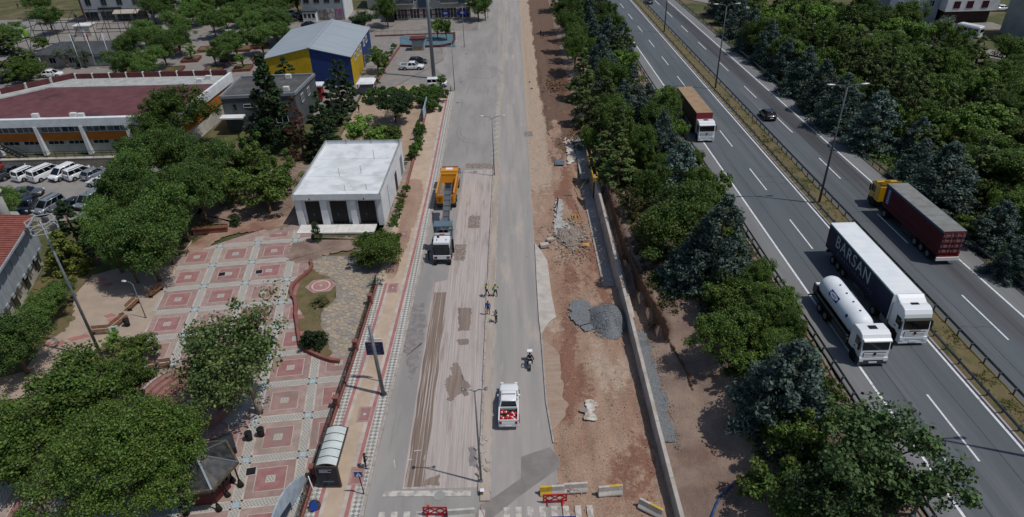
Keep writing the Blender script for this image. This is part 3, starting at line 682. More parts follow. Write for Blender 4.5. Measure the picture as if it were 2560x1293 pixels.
c = P(1220, 45); lamp(c.x, c.y, 0, 9.6, .8, 'slim lamp post past the apartment shops', head=.5, r=.08, double=False)
c = P(965, 60); lamp(c.x, c.y, 0, 9.0, .8, 'slim lamp post behind the round tree on the side street', head=.5, r=.08, double=False)
c = P(365, 795); lamp(c.x, c.y, 0, 4.6, .7, 'short park lamp at the edge of the red squares', head=.5, r=.06, double=False, rz=math.pi)
# tall grey mast on the parking apron
c = P(1085, 196); t = thing('mast', 'very tall plain grey mast on the parking apron', 'mast', (c.x, c.y, 0))
MB().cyl((0,0,0),(0,0,27), .42, .24, 14).build('pole', mat('mast_grey', '#7d868c', '#747c82', 1, .5, .2), t); MB().cyl((0,0,0),(0,0,.25), .7, .7, 14).build('base', conc, t)

# ================================================================== building site
wallm = mat('wall_concrete', '#b3ada6', '#9d978f', .6, .9, bump=.15, bscale=9, c3='#a58c77', s3=.5, lo3=.52, hi3=.68)
wall = thing('retaining_wall', 'long pale concrete retaining wall beside the red earth', 'wall')
def panel(y0, y1, h0, h1):
    a, b = WALLX(y0), WALLX(y1)
    vs = [(a,y0,-1.4),(a+.42,y0,-1.4),(b+.42,y1,-1.4),(b,y1,-1.4),(a+.06,y0,h0),(a+.40,y0,h0),(b+.40,y1,h1),(b+.06,y1,h1)]
    MB().add(vs, [(3,2,1,0),(4,5,6,7),(0,1,5,4),(1,2,6,5),(2,3,7,6),(3,0,4,7)]).build('wall_panel', wallm, wall, bevel=.02)
hw = lambda y: pl([(20, 1.1), (34, 1.3), (45, 1.5), (60, 1.7), (88, 1.9)], y)
y = 18.0
while y < 88: panel(y, y+5.96, hw(y), hw(y+6)); y += 6
MB().box(10.3, 11.7, 64, 96, -1.35, -.95).build('footing', conc_d, wall)
MB().box(12.2, 12.75, 58, 92, -.3, .35).build('back_ledge', conc, wall)
# formwork at the far end of the wall
timber = mat('timber', '#b08c5a', '#93734a', 3, .8, world=False); timber_g = mat('grey_timber', '#8d857a', '#766f66', 3, .85, world=False); yel = mat('formwork_yellow', '#c9a02c', '#a98528', 3, .6, world=False)
ff = thing('formwork', 'yellow and timber formwork at the far end of the concrete wall', 'formwork', (11.7, 88, 0))
for s in (-.12, .55):
    for k in range(5): MB().box(s-.03, s+.03, k*2, k*2+1.9, -1, 2.2).build('form_panel', timber_g, ff)
    MB().box(s-.06, s+.06, 0, 10, 2.2, 2.3).build('rail', yel, ff)
MB().box(-.2, .65, -.1, .25, 1.6, 2.35).build('end_stop', yel, ff)
for k in range(5): MB().bar((-.15, k*2+1, 1.6), (-1.9, k*2+.3, -.9), .09).build('brace', timber_g, ff)
for k in range(9):
    y = 66 + k*3.0 + rnd.uniform(-.6,.6); x = PILEX(y); b = MB().bar((12.6, y, .25), (x + rnd.uniform(.9,1.7), y + rnd.uniform(.3,1.4), rnd.uniform(2.6,3.4)), .08)
    tag(b.build('prop', timber_g), 'slanted timber prop leaning against the cut bank behind the wall', 'prop', 'props behind the retaining wall')
# sheet piles
rust = mat('rusty_steel', '#5a4436', '#6f5340', 2, .8, .2, bump=.2, bscale=6, c3='#3c322c', s3=1)
sp = thing('sheet_pile_wall', 'dark rusty sheet pile wall under the broadleaf trees', 'sheet piles')
pm_ = MB(); pm_.add([(0,-.22,0),(.16,-.12,0),(.16,.12,0),(0,.22,0),(0,-.22,3),(.16,-.12,3),(.16,.12,3),(0,.22,3)], [(0,1,5,4),(1,2,6,5),(2,3,7,6),(3,0,4,7),(4,5,6,7),(3,2,1,0)])
pm_ = pm_.mesh('pile', rust); y = 46.0
while y < 84:
    put(pm_, 'pile', sp, (PILEX(y)-.08, y, (-.25 if y > 53 else emb_h(PILEX(y), y)-2.75) + rnd.uniform(-.25,.15)), .12 + rnd.uniform(-.05,.05)); y += .46
gsm0 = mat('gravel_stone', '#787b7d', '#66696b', 8, .95, isl=.3)
# gravel behind the wall and the gravel heap
struct(ribbon(lambda y: 12.15, lambda y: 13.3+.5*noise.noise(Vector((3, y*.5, 0)))+.25*noise.noise(Vector((5, y*2.5, 0))), lambda y: emb_h(12.8, y)+.14, rng(40, 56, .2)).build('gravel_strip', gravel_m))
hc = P(1521, 795, .3); vs = []; R_ = 2.15
for j in range(9):
    for i in range(28):
        a = 2*math.pi*i/28; u = j/8; rr = R_*u*(1+.06*math.sin(3*a)+.05*math.cos(5*a+1))
        vs.append((rr*math.cos(a)*.95, rr*math.sin(a)*1.35, 1.25*(1-u*u)**1.2 - .02 + .04*rnd.uniform(-1,1)*(u < .95)))
hp = MB().add(vs, [(j*28+i, j*28+(i+1)%28, (j+1)*28+(i+1)%28, (j+1)*28+i) for j in range(8) for i in range(28)], 0, True).build('gravel_heap', gravel_m, None, (hc.x, hc.y, 0))
stuff(hp)
scatter('gravel_stones', 1500, lambda: (lambda a, u: (hc.x+R_*u*math.cos(a)*.95, hc.y+R_*u*math.sin(a)*1.35, max(0, 1.25*(1-min(1,u*u))**1.2)))(rnd.uniform(0, 6.28), math.sqrt(rnd.uniform(0, 1.3))), (.025, .055), gsm0)
gsm = mat('gravel_stone', '#787b7d', '#66696b', 8, .95, isl=.3)
scatter('gravel_fringe', 500, lambda: (lambda y: (13.3 + rnd.gauss(0, .35), y, emb_h(13.3, y)+.1))(rnd.uniform(39, 57)), (.025, .06), gsm)
gp = P(1455, 790); scatter('gravel_spill', 700, lambda: (gp.x + rnd.gauss(0, 1.1), gp.y + rnd.gauss(0, 1.6), .05), (.02, .05), gsm)
# rubble
def rub(): a = rnd.gauss(0, 1); b = rnd.gauss(0, 1); return (rc.x + a*1.7, rc.y + b*2.4, max(0, .45*math.exp(-(a*a+b*b)/1.2)))
rc = P(1425, 592); vs = []
for j in range(9):
    for i in range(26):
        a = 2*math.pi*i/26; u = j/8; rr = u*(1+.15*math.sin(3*a)+.1*math.cos(5*a+1)); vs.append((1.9*rr*math.cos(a), 2.8*rr*math.sin(a), .6*(1-u*u)**1.1-.02+.09*rnd.uniform(-1,1)*(u < .95)))
stuff(MB().add(vs, [(j*26+i, j*26+(i+1)%26, (j+1)*26+(i+1)%26, (j+1)*26+i) for j in range(8) for i in range(26)]).build('rubble_mound', mat('rubble_earth', '#7d7066', '#8f8379', 1.5, .97, bump=.9, bscale=6), None, (rc.x, rc.y, 0)))
scatter('rubble_heap', 420, rub, (.04, .15), rockm, .3)
rc = P(1440, 640); scatter('rubble_scatter', 240, rub, (.03, .12), rockb, .1)
rc = P(1440, 345); scatter('clods', 320, rub, (.04, .2), mat('clod', '#5c4536', '#70543f', 2, .97), .1)
rc = P(1400, 215); scatter('clods_far', 300, rub, (.08, .3), mat('clod', '#5c4536'), .1)
for (px, py, s, l) in ((1361,617,.55,'square broken concrete block on the corner of the concrete walk'), (1375,602,.42,'tilted concrete lump beside the rubble heap')):
    c = P(px, py); tag(MB().box(-s,s,-s*.6,s*.6,0,s*.8).build('concrete_block', conc, None, (c.x, c.y, .02), .2, .03), l, 'concrete block')
# planks, boards
c = P(1442, 548)
for k in range(8):
    tag(MB().bar((0,0,0),(rnd.uniform(-.2,.3),2.0+rnd.uniform(-.3,.3),.05), .1, .05).build('plank', timber, None, (c.x-.5+k*.13, c.y-.9+rnd.uniform(-.2,.2), .05+.045*(k%3)), rnd.uniform(-.2,.25)), 'short yellow timber plank lying in the small pile', 'plank', 'plank pile on the earth')
for (px, py, px2, py2, l) in ((1420,545,1440,566,'single long plank lying left of the plank pile'), (1440,508,1455,535,'long grey board near the wall footing'), (1440,465,1452,487,'thin board lying past the plank pile'), (1410,487,1432,489,'thin board lying crosswise near the cement spill')):
    a, b = P(px, py), P(px2, py2); tag(MB().bar((a.x,a.y,.08),(b.x,b.y,.1), .14, .05).build('plank', timber_g), l, 'plank')
c = P(1465, 613); tag(MB().box(-.42,.42,-.35,.35,0,.05).build('board', mat('board_yellow', '#c6963a', '#b58735', 2, .8)), 'small yellow board lying on the red earth', 'board').location = (c.x, c.y, .08)
c = P(1399, 409); o = MB().box(-.75,.75,-.8,.8,0,.04).build('board', mat('board_blue', '#4d5c6d', '#5c6a78', 1, .6)); tag(o, 'flat blue-grey panel lying on the dirt', 'panel'); o.location = (c.x, c.y, .12); o.rotation_euler = (0,0,-.1)
# yellow flexible hose coil standing by the trees
c = P(1463, 330, .6); t = thing('hose_coil', 'coiled yellow drainage hose beside the trees at the wall end', 'hose', (c.x, c.y, .1), .4)
for k in range(4):
    b = MB(); b.tube([(.62*math.cos(a), -.3+.2*k, .75+.72*math.sin(a)) for a in [2*math.pi*i/14 for i in range(15)]], .11, 6); b.build('coil', yel, t)
struct(sheet(pxpoly([(1432,338),(1462,330),(1472,400),(1480,445),(1452,448),(1440,380)], .1), .12, 'concrete_blinding', conc_d))
# blue hose on the bank
pp = [P(x, y, 1.7) for x, y in ((1845,1195),(1828,1208),(1808,1226),(1793,1250),(1783,1275),(1776,1300))]
tag(MB().tube([(p.x, p.y, emb_h(p.x, p.y)+.12) for p in pp], .09, 6).build('hose', mat('hose_blue', '#2b4f7d', rough=.5)), 'blue hose curving down the bare earth bank', 'hose')
# ================================================================== buildings
white = mat('plaster_white', '#d9dbdc', '#c9cccd', .8, .85); offw = mat('plaster_cream', '#bdb8ae', '#aaa59b', .6, .9); greyw = mat('plaster_grey', '#7f8589', '#747a7e', .5, .85)
glass = mat('window_glass', '#1c2429', rough=.12, spec=.6); glass_b = mat('window_glass_blue', '#2b3b49', rough=.1, spec=.7)
frame_w = mat('frame_white', '#c9cbcb', rough=.5); frame_d = mat('frame_dark', '#4a4745', rough=.6)
roofc = mat('roof_screed', '#d3d6d8', '#c2c6c8', .5, .9, c3='#b4b5b3', s3=.25, lo3=.5, hi3=.7)
redmem = mat('roof_membrane', '#5d383b', '#684347', .5, .9, c3='#463033', s3=.18, lo3=.56, hi3=.7); metalw = mat('roof_sheet', '#b9bab6', '#a5a6a2', .8, .6, .2)
orange = mat('panel_orange', '#b46a24', '#a55f22', .8, .8); tile_roof = mat('roof_tiles', '#7c4941', '#8a554b', 1.5, .9, c3='#6d423b', s3=.5); dkroof = mat('roof_dark', '#3f4145', '#4a4c50', .8, .9, c3='#56575a', s3=.3)
greyroof = mat('roof_bitumen', '#4a4a4b', '#565655', .5, .95, c3='#626160', s3=.4); maroon = mat('maroon', '#522c2e', '#5d3436', 1, .85)
def window(par, x0, x1, z0, z1, y, m=glass, fm=frame_w, mull=1, nrm='y', d=.06, sgn=-1):
    """window in a wall of constant y (or x): dark pane recessed in a proud frame"""
    def B(a0, a1, z0_, z1_, o0, o1): 
        return MB().box(a0, a1, min(y+sgn*o0, y+sgn*o1), max(y+sgn*o0, y+sgn*o1), z0_, z1_) if nrm == 'y' else MB().box(min(y+sgn*o0, y+sgn*o1), max(y+sgn*o0, y+sgn*o1), a0, a1, z0_, z1_)
    w = B(x0, x1, z0, z1, -.02, .02).build('window', m, par)
    f = MB()
    for (a, b, c, e) in ((x0-d, x0, z0-d, z1+d), (x1, x1+d, z0-d, z1+d), (x0, x1, z0-d, z0), (x0, x1, z1, z1+d)):
        q = B(a, b, c, e, -.02, .07); f.add(q.v, q.f)
    for k in range(1, mull+1):
        a = lerp(x0, x1, k/(mull+1)); q = B(a-d/2, a+d/2, z0, z1, -.02, .05); f.add(q.v, q.f)
    f.build('frame', fm, w); return w
# --- white garage
g = thing('garage', 'white flat-roofed garage with three tall black doors', 'building', (-28.95, 80.25, 0), -.03)
W_, D_ = 11.65, 17.5
wb_ = MB(); wb_.box(0, W_, .55, D_, 0, 4.3); wb_.build('wall', white, g)
for k, (a, b) in enumerate(((0,.9),(3.35,4.25),(3.95+.6,5.1),(7.35,8.1),(10.9,W_))):
    if k == 2: continue
    MB().box(a, b, 0, .56, 0, 4.05).build('pilaster', white, g)
MB().box(-.08, W_+.08, -.25, .62, 4.05, 4.9).build('fascia', white, g)
for x in (1.25, 4.55, 8.35):
    d = MB().box(x, x+2.2, .46, .60, .12, 3.55).build('door', black, g); MB().box(x+1.06, x+1.14, .42, .5, .12, 3.5).build('seam', dark, d)
    MB().box(x+.9, x+1.0, .38, .46, 1.4, 1.7).build('handle', steel, d); MB().box(x-.08, x+2.28, .44, .5, 3.55, 3.65).build('lintel', white, g)
MB().box(.15, W_-.15, .3, D_-.15, 4.3, 4.45).build('roof', roofc, g)
par_m = mat('parapet_grey', '#8d9092', '#7d8082', .8, .8)
for (a, b, c, d) in ((0,.18,.62,D_),(W_-.18,W_,.62,D_),(.18,W_-.18,D_-.18,D_)): MB().box(a, b, c, d, 4.3, 4.9).build('parapet', white, g)
for (a, b, c, d) in ((-.03,.21,-.26,D_+.03),(W_-.21,W_+.03,-.26,D_+.03),(.21,W_-.21,D_-.21,D_+.03)): MB().box(a, b, c, d, 4.9, 4.96).build('coping', par_m, g)
for y in (6.0, 11.8): MB().box(.2,W_-.2,y,y+.04,4.45,4.456).build('roof_joint', par_m, g)
for x in (2.2, 9.4): MB().box(x-.06,x+.06,-.33,-.25,4.1,4.3).build('drain_spout', dark, g)
for (x, y, h) in ((4.8,6,1.3),(7.6,7,1.2),(8.6,11.5,1.6),(6.6,1.5,1),(9.4,1.8,.9),(3.2,17.2,.9),(7,17.3,1.0),(11.2,17.2,1.6)): MB().cyl((x,y,4.4),(x,y,4.4+h), .025, n=5).build('rod', dark, g)
MB().box(W_-.02, W_+.05, 9.6, 11.0, 0, 2.9).build('side_door', dark, g); MB().box(W_-.02, W_+.04, 14.5, 16.2, .2, 3.2).build('side_panel', greyw, g); MB().box(W_-.02, W_+.03, 4.2, 4.4, 0, 3.9).build('pipe', par_m, g)
for k in range(6):
    MB().box(.3+k*1.72, 1.98+k*1.72, -2.2, -.02, 0, .22).build('step_slab', conc_l, g)
# --- blue and yellow hall
h = thing('sports_hall', 'blue and yellow hall with a pale grey pitched roof', 'building', (0, 0, 0))
bl = mat('cladding_blue', '#1f3566', '#243a6d', .8, .6); ye = mat('cladding_yellow', '#b99a1d', '#ad8f1c', .8, .6); rf = mat('roof_sheet_blue', '#a0a9ae', '#959ea4', .4, .5, .15, stretch=(.3, 3, 1))
X0, XR, X1, Y0, Y1, ZE, ZR = -50.0, -40.3, -32.2, 138.6, 161.5, 5.9, 7.9
MB().prism([(X0,Y0+.1),(X1-.1,Y0+.1),(X1-.1,Y1),(X0,Y1)], 0, ZE-.05).build('core', bl, h)
def pan(pts, nm, m, off): # wall panel from polygon points with small thickness along off
    n_ = len(pts); o_ = Vector(off); vs_ = [Vector(p) for p in pts] + [Vector(p)+o_ for p in pts]
    return MB().add(vs_, [tuple(range(n_)), tuple(reversed(range(n_, 2*n_)))] + [(i, n_+i, n_+(i+1)%n_, (i+1)%n_) for i in range(n_)]).build(nm, m, h)
pan([(X0,Y0,0),(XR,Y0,0),(XR,Y0,ZR),(X0,Y0,ZE)], 'gable_panel', ye, (0,.08,0)); pan([(XR,Y0,0),(X1,Y0,0),(X1,Y0,ZE),(XR,Y0,ZR)], 'gable_panel', bl, (0,.08,0))
pan([(X1,Y0,0),(X1,150.5,0),(X1,150.5,ZE),(X1,Y0,ZE)], 'side_panel', ye, (-.08,0,0)); pan([(X1,150.5,0),(X1,Y1,0),(X1,Y1,ZE),(X1,150.5,ZE)], 'side_panel', bl, (-.08,0,0))
for s, (xa, xb) in enumerate(((X0-.25, XR), (X1+.25, XR))):
    ea = ZE - .04
    MB().add([(xa,Y0-.3,ea),(xb,Y0-.3,ZR),(xb,Y1+.2,ZR),(xa,Y1+.2,ea),(xa,Y0-.3,ea+.12),(xb,Y0-.3,ZR+.12),(xb,Y1+.2,ZR+.12),(xa,Y1+.2,ea+.12)], [(0,1,2,3),(7,6,5,4),(0,4,5,1),(1,5,6,2),(2,6,7,3),(3,7,4,0)]).build('roof', rf, h)
MB().box(XR-.3, XR+.3, Y0-.3, Y1+.2, ZR+.06, ZR+.2).build('ridge_cap', rf, h)
for y in (142.5, 145.6, 148.6, 152.8, 155.9): window(h, y, y+1.5, 4.1, 5.2, X1, glass_b, frame_w, 1, 'x', sgn=1, d=.12)
MB().box(X1-.02, X1+.1, 150.8, 152.4, 0, 2.6).build('entrance', glass_b, h)
t = thing('container_tent', 'low white-roofed shelter at the corner of the blue and yellow hall', 'shelter', tuple(P(918, 232)), 0)
for (a, b) in ((-1.5,-1),(1.5,-1),(-1.5,1.6),(1.5,1.6)): MB().box(a-.06,a+.06,b-.06,b+.06,0,2.2).build('post', steel, t)
MB().tbox(-1.8,1.8,-1.4,2,2.2,2.6,.5,.5).build('roof', white, t)
MB().box(-1.45,1.45,-.9,1.5,.1,1.2).build('counter', greyw, t)
t = thing('booth', 'red and white kiosk booth between grey block and blue hall', 'kiosk', (-38.2, 131.5, 0))
MB().box(-1.2,1.2,-1,1,0,2.6).build('body', mat('booth_red', '#8f2327', '#7a1e22', 1, .6), t); MB().box(-1.5,1.5,-1.2,1.2,2.6,2.9).build('roof', white, t)
# --- grey block
charc = mat('plaster_charcoal', '#565a5d', '#4d5154', .5, .85)
g2 = thing('office_block', 'grey two-storey block with a dark flat roof beside the spruce', 'building')
MB().prism([(-50.2,115.0),(-37.6,115.9),(-36.6,126.5),(-50.2,126)], 0, 6.1).build('wall', charc, g2)
for a, b in zip([(-50.2,115.0),(-37.6,115.9),(-36.6,126.5),(-50.2,126)], [(-37.6,115.9),(-36.6,126.5),(-50.2,126),(-50.2,115.0)]): MB().bar((a[0],a[1],6.25),(b[0],b[1],6.25), .35, .5).build('parapet', greyw, g2)
MB().prism([(-49.9,115.3),(-37.8,116.2),(-36.9,126.2),(-49.9,125.7)], 6.1, 6.16).build('roof', greyroof, g2)
for (x, y) in ((-39.5,118),(-46.5,124.5),(-41,125)): MB().box(x-.5,x+.5,y-.35,y+.35,6.16,6.9).build('roof_unit', conc_l, g2)
MB().box(-50.6,-46.6,113.2,115.0,2.9,3.15).build('canopy', white, g2)
window(g2, -48.5,-47.9,3.3,4.9,115.15,glass,frame_d,0); window(g2,-46.6,-44.4,4.3,4.8,115.28,glass,frame_w,1); window(g2,-45.5,-43.5,1.2,2.2,115.35,glass,frame_w,1); window(g2,-41.5,-39.5,1.2,2.4,115.63,glass,frame_w,1)
window(g2, 118.2,119.6,3.9,5.2,-37.25,glass,frame_w,1,'x',sgn=1); window(g2, 121.5,122.9,3.9,5.2,-36.95,glass,frame_w,1,'x',sgn=1)
# --- orange hall
o1 = thing('school_hall', 'long hall with dark red roof, white frame and orange panels', 'building')
fp = [(-112,107.2),(-54.6,107.2),(-53.0,128),(-82.3,129),(-104,108.5)]
MB().prism(fp, 0, 5.9).build('wall', offw, o1)
MB().prism([(-112,106.4),(-54.4,106.4),(-54.4,107.2),(-112,107.2)], 5.0, 6.35).build('fascia', white, o1)
MB().prism([(-54.6,106.5),(-54.2,106.5),(-52.6,128.2),(-53.1,128.2)], 4.9, 6.6).build('fascia', white, o1)
MB().prism([(-101,107.3),(-54.9,107.3),(-54.2,122.8),(-84.5,123.2)], 5.9, 6.1).build('roof', redmem, o1)
MB().prism([(-85.5,123.3),(-53.2,122.9),(-53.2,127.6),(-82.3,128.4)], 5.9, 6.2).build('roof_sheet', metalw, o1)
MB().prism([(-103.5,108.6),(-101.2,107.5),(-85.6,123.0),(-82.5,128.6)], 5.9, 6.18).build('roof_sheet', metalw, o1)
for k in range(60): MB().box(-82.5+.49*k,-82.4+.49*k,123.4,127.3,6.2,6.26).build('seam', metalw, o1)
for k in range(9):
    x = -82+k*3.2; MB().box(x+.1, x+3.0, 127.9, 128.2, 5.9, 7.1).build('parapet_panel', maroon, o1); MB().box(x-.1, x+.1, 127.8, 128.3, 5.9, 7.2).build('post', conc_l, o1)
for k in range(7):
    a = Vector((-103.8,108.6)).lerp(Vector((-82.5,129)), k/7); b = Vector((-103.8,108.6)).lerp(Vector((-82.5,129)), (k+.92)/7)
    MB().bar((a.x,a.y,6.5),(b.x,b.y,6.5), .25, 1.2).build('parapet_panel', maroon, o1); MB().box(a.x-.15,a.x+.15,a.y-.15,a.y+.15,5.9,7.2).build('post', conc_l, o1)
for k in range(8):
    x = -108+k*7.5; MB().box(x-.28, x+.28, 106.35, 107.2, 0, 5.0).build('column', white, o1)
    if k == 7: break
    MB().box(x+.28, x+7.22, 106.95, 107.2, 2.4, 3.75).build('orange_panel', orange, o1)
    window(o1, x+.5, x+3.6, 3.85, 4.9, 107.15, glass_b, frame_w, 2, d=.08); window(o1, x+3.9, x+7.0, 3.85, 4.9, 107.15, glass_b, frame_w, 2, d=.08)
    window(o1, x+.8, x+3.4, 1.7, 2.3, 107.15, glass, frame_w, 2); window(o1, x+4.2, x+6.8, 1.7, 2.3, 107.15, glass, frame_w, 2)
MB().prism([(-54.4,108.0),(-54.2,108.0),(-52.9,127.6),(-53.1,127.6)], 2.8, 4.9).build('orange_panel', orange, o1)
for (px, py) in ((90,293),(185,291),(204,292),(500,205),(522,197)):
    c = P(px, py, 6.3); MB().box(c.x-.5,c.x+.5,c.y-.3,c.y+.3,6.1,6.9).build('air_conditioner', conc_l, o1)
st = thing('fire_stair', 'black steel fire stair beside the orange hall', 'stair', (-86, 105.6, 0))
for k in range(12): MB().box(k*.42, k*.42+.4, -.5, .5, 3.2-k*.27, 3.25-k*.27).build('step', dark, st)
for s in (-.5, .5):
    MB().bar((0,s,3.2),(5,s,-.05), .08, .2).build('stringer', dark, st); MB().bar((0,s,4.1),(5,s,.9), .05).build('handrail', dark, st)
MB().box(-2.2,0,-.55,.55,3.1,3.25).build('landing', dark, st)
for x in (-2.1,-.1): MB().box(x-.05,x+.05,-.05,.05,0,3.1).build('post', dark, st)
# stone wall with railing behind the parking
sw = thing('stone_wall', 'low rubble stone wall with black railing behind the parked vans', 'wall')
stonew = mat('rubble_wall', '#7d766c', '#908777', 2.2, .95, bump=.5, bscale=5, c3='#66615a', s3=3)
MB().box(-120,-52,101.3,101.9,0,1.5).build('stonework', stonew, sw); MB().box(-120,-52,101.25,101.95,1.5,1.62).build('coping', conc, sw)
for k in range(46): MB().box(-119.5+k*1.5,-119.45+k*1.5,101.57,101.62,1.62,2.7).build('post', dark, sw)
for z in (1.85, 2.65): MB().box(-120,-52,101.58,101.62,z,z+.05).build('rail', dark, sw)
# --- grey corrugated hall with red tiles
hl = thing('market_hall', 'grey corrugated hall with a red tiled roof behind the shrubs', 'building')
B0 = Vector((-58.4, 72.2)); dv = Vector((-3.0, 11.0)).normalized() * -1      # along the wall toward the viewer
nv = Vector((-dv.y, dv.x)); nv = nv if nv.x > 0 else -nv
def HP(a, b, z): q = B0 + dv*a + nv*b; return (q.x, q.y, z)
def slabp(pts2, z0, z1, nm, m): return MB().prism([HP(a, b, 0)[:2] for a, b in pts2], z0, z1).build(nm, m, hl)
slabp([(0,-.5),(34,-.5),(34,-16),(0,-16)], 0, 6.6, 'wall', offw)
corr = mat('corrugated_sheet', '#aab1b6', '#9aa2a8', .6, .5, .2)
for k in range(17):
    z0 = 2.7; slabp([(k*2,-.48),(k*2+1.94,-.48),(k*2+1.94,.1),(k*2,.1)], z0, 6.7, 'wall_sheet', corr); slabp([(k*2+.1,.1),(k*2+.35,.1),(k*2+.35,.28),(k*2+.1,.28)], z0, 6.6, 'rib', corr)
    slabp([(k*2+.5,.1),(k*2+1.1,.1),(k*2+1.1,.2),(k*2+.5,.2)], z0-.35, z0+.1, 'scallop', corr)
for k in range(4):
    r_ = [HP(k*8.5,.9,6.75), HP(k*8.5+8.46,.9,6.75), HP(k*8.5+8.46,-8,8.6), HP(k*8.5,-8,8.6)]
    q = [Vector(p) for p in r_]; MB().add(q + [p+Vector((0,0,.15)) for p in q], [(3,2,1,0),(4,5,6,7),(0,1,5,4),(1,2,6,5),(2,3,7,6),(3,0,4,7)]).build('roof', tile_roof, hl)
    for j in range(17): MB().bar(Vector(HP(k*8.5+.25+j*.5,.9,6.95)), Vector(HP(k*8.5+.25+j*.5,-8,8.8)), .12, .1).build('tile_row', tile_roof, hl)
slabp([(-.1,.85),(34,.85),(34,1.0),(-.1,1.0)], 6.7, 6.95, 'gutter', corr)
for k in range(8): slabp([(k*4+1,-.5),(k*4+2.2,-.5),(k*4+2.2,-.44),(k*4+1,-.44)], .3, 2.2, 'window', glass)
c = P(50, 545, 3); t = thing('chimney', 'thick grey concrete vent stack beside the red tiled roof', 'chimney', (-66, 78.5, 0))
MB().cyl((0,0,0),(0,0,7.0), .55, .5, 12).build('stack', conc_d, t); MB().cyl((0,0,7.0),(0,0,7.3), .75, .75, 12).build('cap', conc_d, t); MB().cyl((0,0,0),(0,0,3.6), 1.5, 1.4, 12).build('base', conc_d, t)
# --- guard house
gh = thing('guard_house', 'low cream guard house with a dark hipped roof by the flagpoles', 'building')
MB().box(-107.5,-89.5,157.5,165.5,0,3.0).build('wall', offw, gh)
MB().add([(-109,156.6,3),(-88.5,156.6,3),(-88.5,166.4,3),(-109,166.4,3),(-104,161.5,4.7),(-93,161.5,4.7)], [(0,1,5,4),(1,2,5),(2,3,4,5),(3,0,4),(3,2,1,0)]).build('roof', dkroof, gh)
MB().box(-110.5,-107,156.8,160,2.4,2.7).build('porch_roof', white, gh); MB().box(-110.2,-107.6,156.9,157.2,0,2.4).build('porch_wall', greyw, gh)
for x in (-105.5,-101,-98): window(gh, x, x+1.4, .9, 2.1, 157.5, glass, frame_w, 1)
MB().box(-99.6,-98.6,157.4,157.52,0,2.1).build('door', dark, gh); window(gh,-95.4,-93.2,.8,2.2,157.5,mat('poster_blue','#55627a','#6a7488',2,.6),frame_w,0)
flags = [(-97.3,'#2d6c74','green'),(-93.9,'#8f2a2e','red'),(-90.2,'#b9bcc0','white')]
for x, c_, l in flags:
    t = thing('flagpole', 'white flagpole with a hanging %s flag by the guard house' % l, 'flagpole', (x, 155.2, 0))
    MB().cyl((0,0,0),(0,0,8), .07, .05, 6).build('pole', white, t); MB().cyl((0,0,0),(0,0,.2), .3, .3, 8).build('base', conc, t)
    b = MB(); b.add([(0.05,.0,7.8),(.4,.12,7.6),(.35,-.05,6.2),(.08,.05,6.3),(.05,.04,7.8),(.4,.16,7.6),(.35,-.01,6.2),(.08,.09,6.3)], [(0,1,2,3),(7,6,5,4),(0,4,5,1),(1,5,6,2),(2,6,7,3),(3,7,4,0)]); b.build('flag', mat('flag_'+l, c_, rough=.8), t)
# --- apartment blocks at the back
def block(name, label, x0, x1, y0, dep, hgt, wm, cols, shop=True, trim=frame_d, fh=3.2, tall=True, cat='building'):
    b = thing(name, label, cat); MB().box(x0, x1, y0, y0+dep, 0, hgt).build('wall', wm, b); MB().box(x0-.2, x1+.2, y0-.2, y0+dep+.2, hgt, hgt+.3).build('roof', dkroof, b)
    w = (x1-x0)/cols; nf = int((hgt-4.4)//fh)
    for f in range(nf):
        for c in range(cols):
            a = x0 + w*(c+.5); z = 4.6 + f*fh
            window(b, a-.65, a+.65, z+(.2 if tall else .6), z+2.1, y0, glass, trim, 1, d=.12)
    if shop:
        for c in range(cols):
            a = x0 + w*(c+.5); window(b, a-w*.38, a+w*.38, .35, 2.9, y0, glass, trim, 2, d=.1)
    return b
a1 = block('apartment_block', 'grey panelled block with shop windows behind the sports cage', -119, -101.5, 199.5, 14, 14, mat('panel_grey', '#9da0a3', '#92969a', .4, .8), 4)
MB().box(-119.2,-118.8,199.3,199.6,0,14).build('corner_trim', maroon, a1); MB().box(-101.7,-101.3,199.3,199.6,0,14).build('corner_trim', maroon, a1)
MB().add([(-110,199.4,3.4),(-103,199.4,3.4),(-103,197.4,2.7),(-110,197.4,2.7),(-110,199.4,3.5),(-103,199.4,3.5),(-103,197.4,2.8),(-110,197.4,2.8)], [(3,2,1,0),(4,5,6,7),(0,1,5,4),(1,2,6,5),(2,3,7,6),(3,0,4,7)]).build('awning', mat('awning', '#b0a79a', '#9d958a', 3, .9), a1)
MB().box(-119,-101.5,197.6,199.5,0,.5).build('step', conc, a1); MB().box(-114.5,-108,199.3,199.5,3.55,4.1).build('sign_board', dark, a1)
a2 = block('apartment_block', 'tall narrow grey and white block with dark window strips', -56.5, -45.2, 195.3, 11, 15, mat('panel_pale', '#8e9498', '#858b8f', .4, .8), 4, False)
MB().box(-45.2,-44.9,195.2,206.3,0,15).build('end_wall', white, a2)
for k, c_ in enumerate(('#5d5450','#b9b4b0','#9a4f86')): MB().box(-51.9+k*2.2,-50.1+k*2.2,195.15,195.28,.4,3.0).build('poster', mat('poster_%d' % k, c_, '#857f7b', 1.2, .7, lo=.45, hi=.55), a2)
MB().box(-56.4,-52.4,193.2,195.3,2.7,3.1).build('shop_canopy', dkroof, a2); MB().box(-56.2,-52.6,193.4,195.2,0,2.7).build('shop_front', white, a2)
for k in range(3): window(a2,-55.9+k*1.15,-55.1+k*1.15,1.1,2.3,193.4,glass,frame_w,0)
a3 = block('apartment_block', 'cream apartment block with balconies and blue shop signs', -30.5, -10.3, 193.2, 12, 15, mat('block_cream', '#a7a59f', '#98968f', .4, .85), 6, True, frame_w)
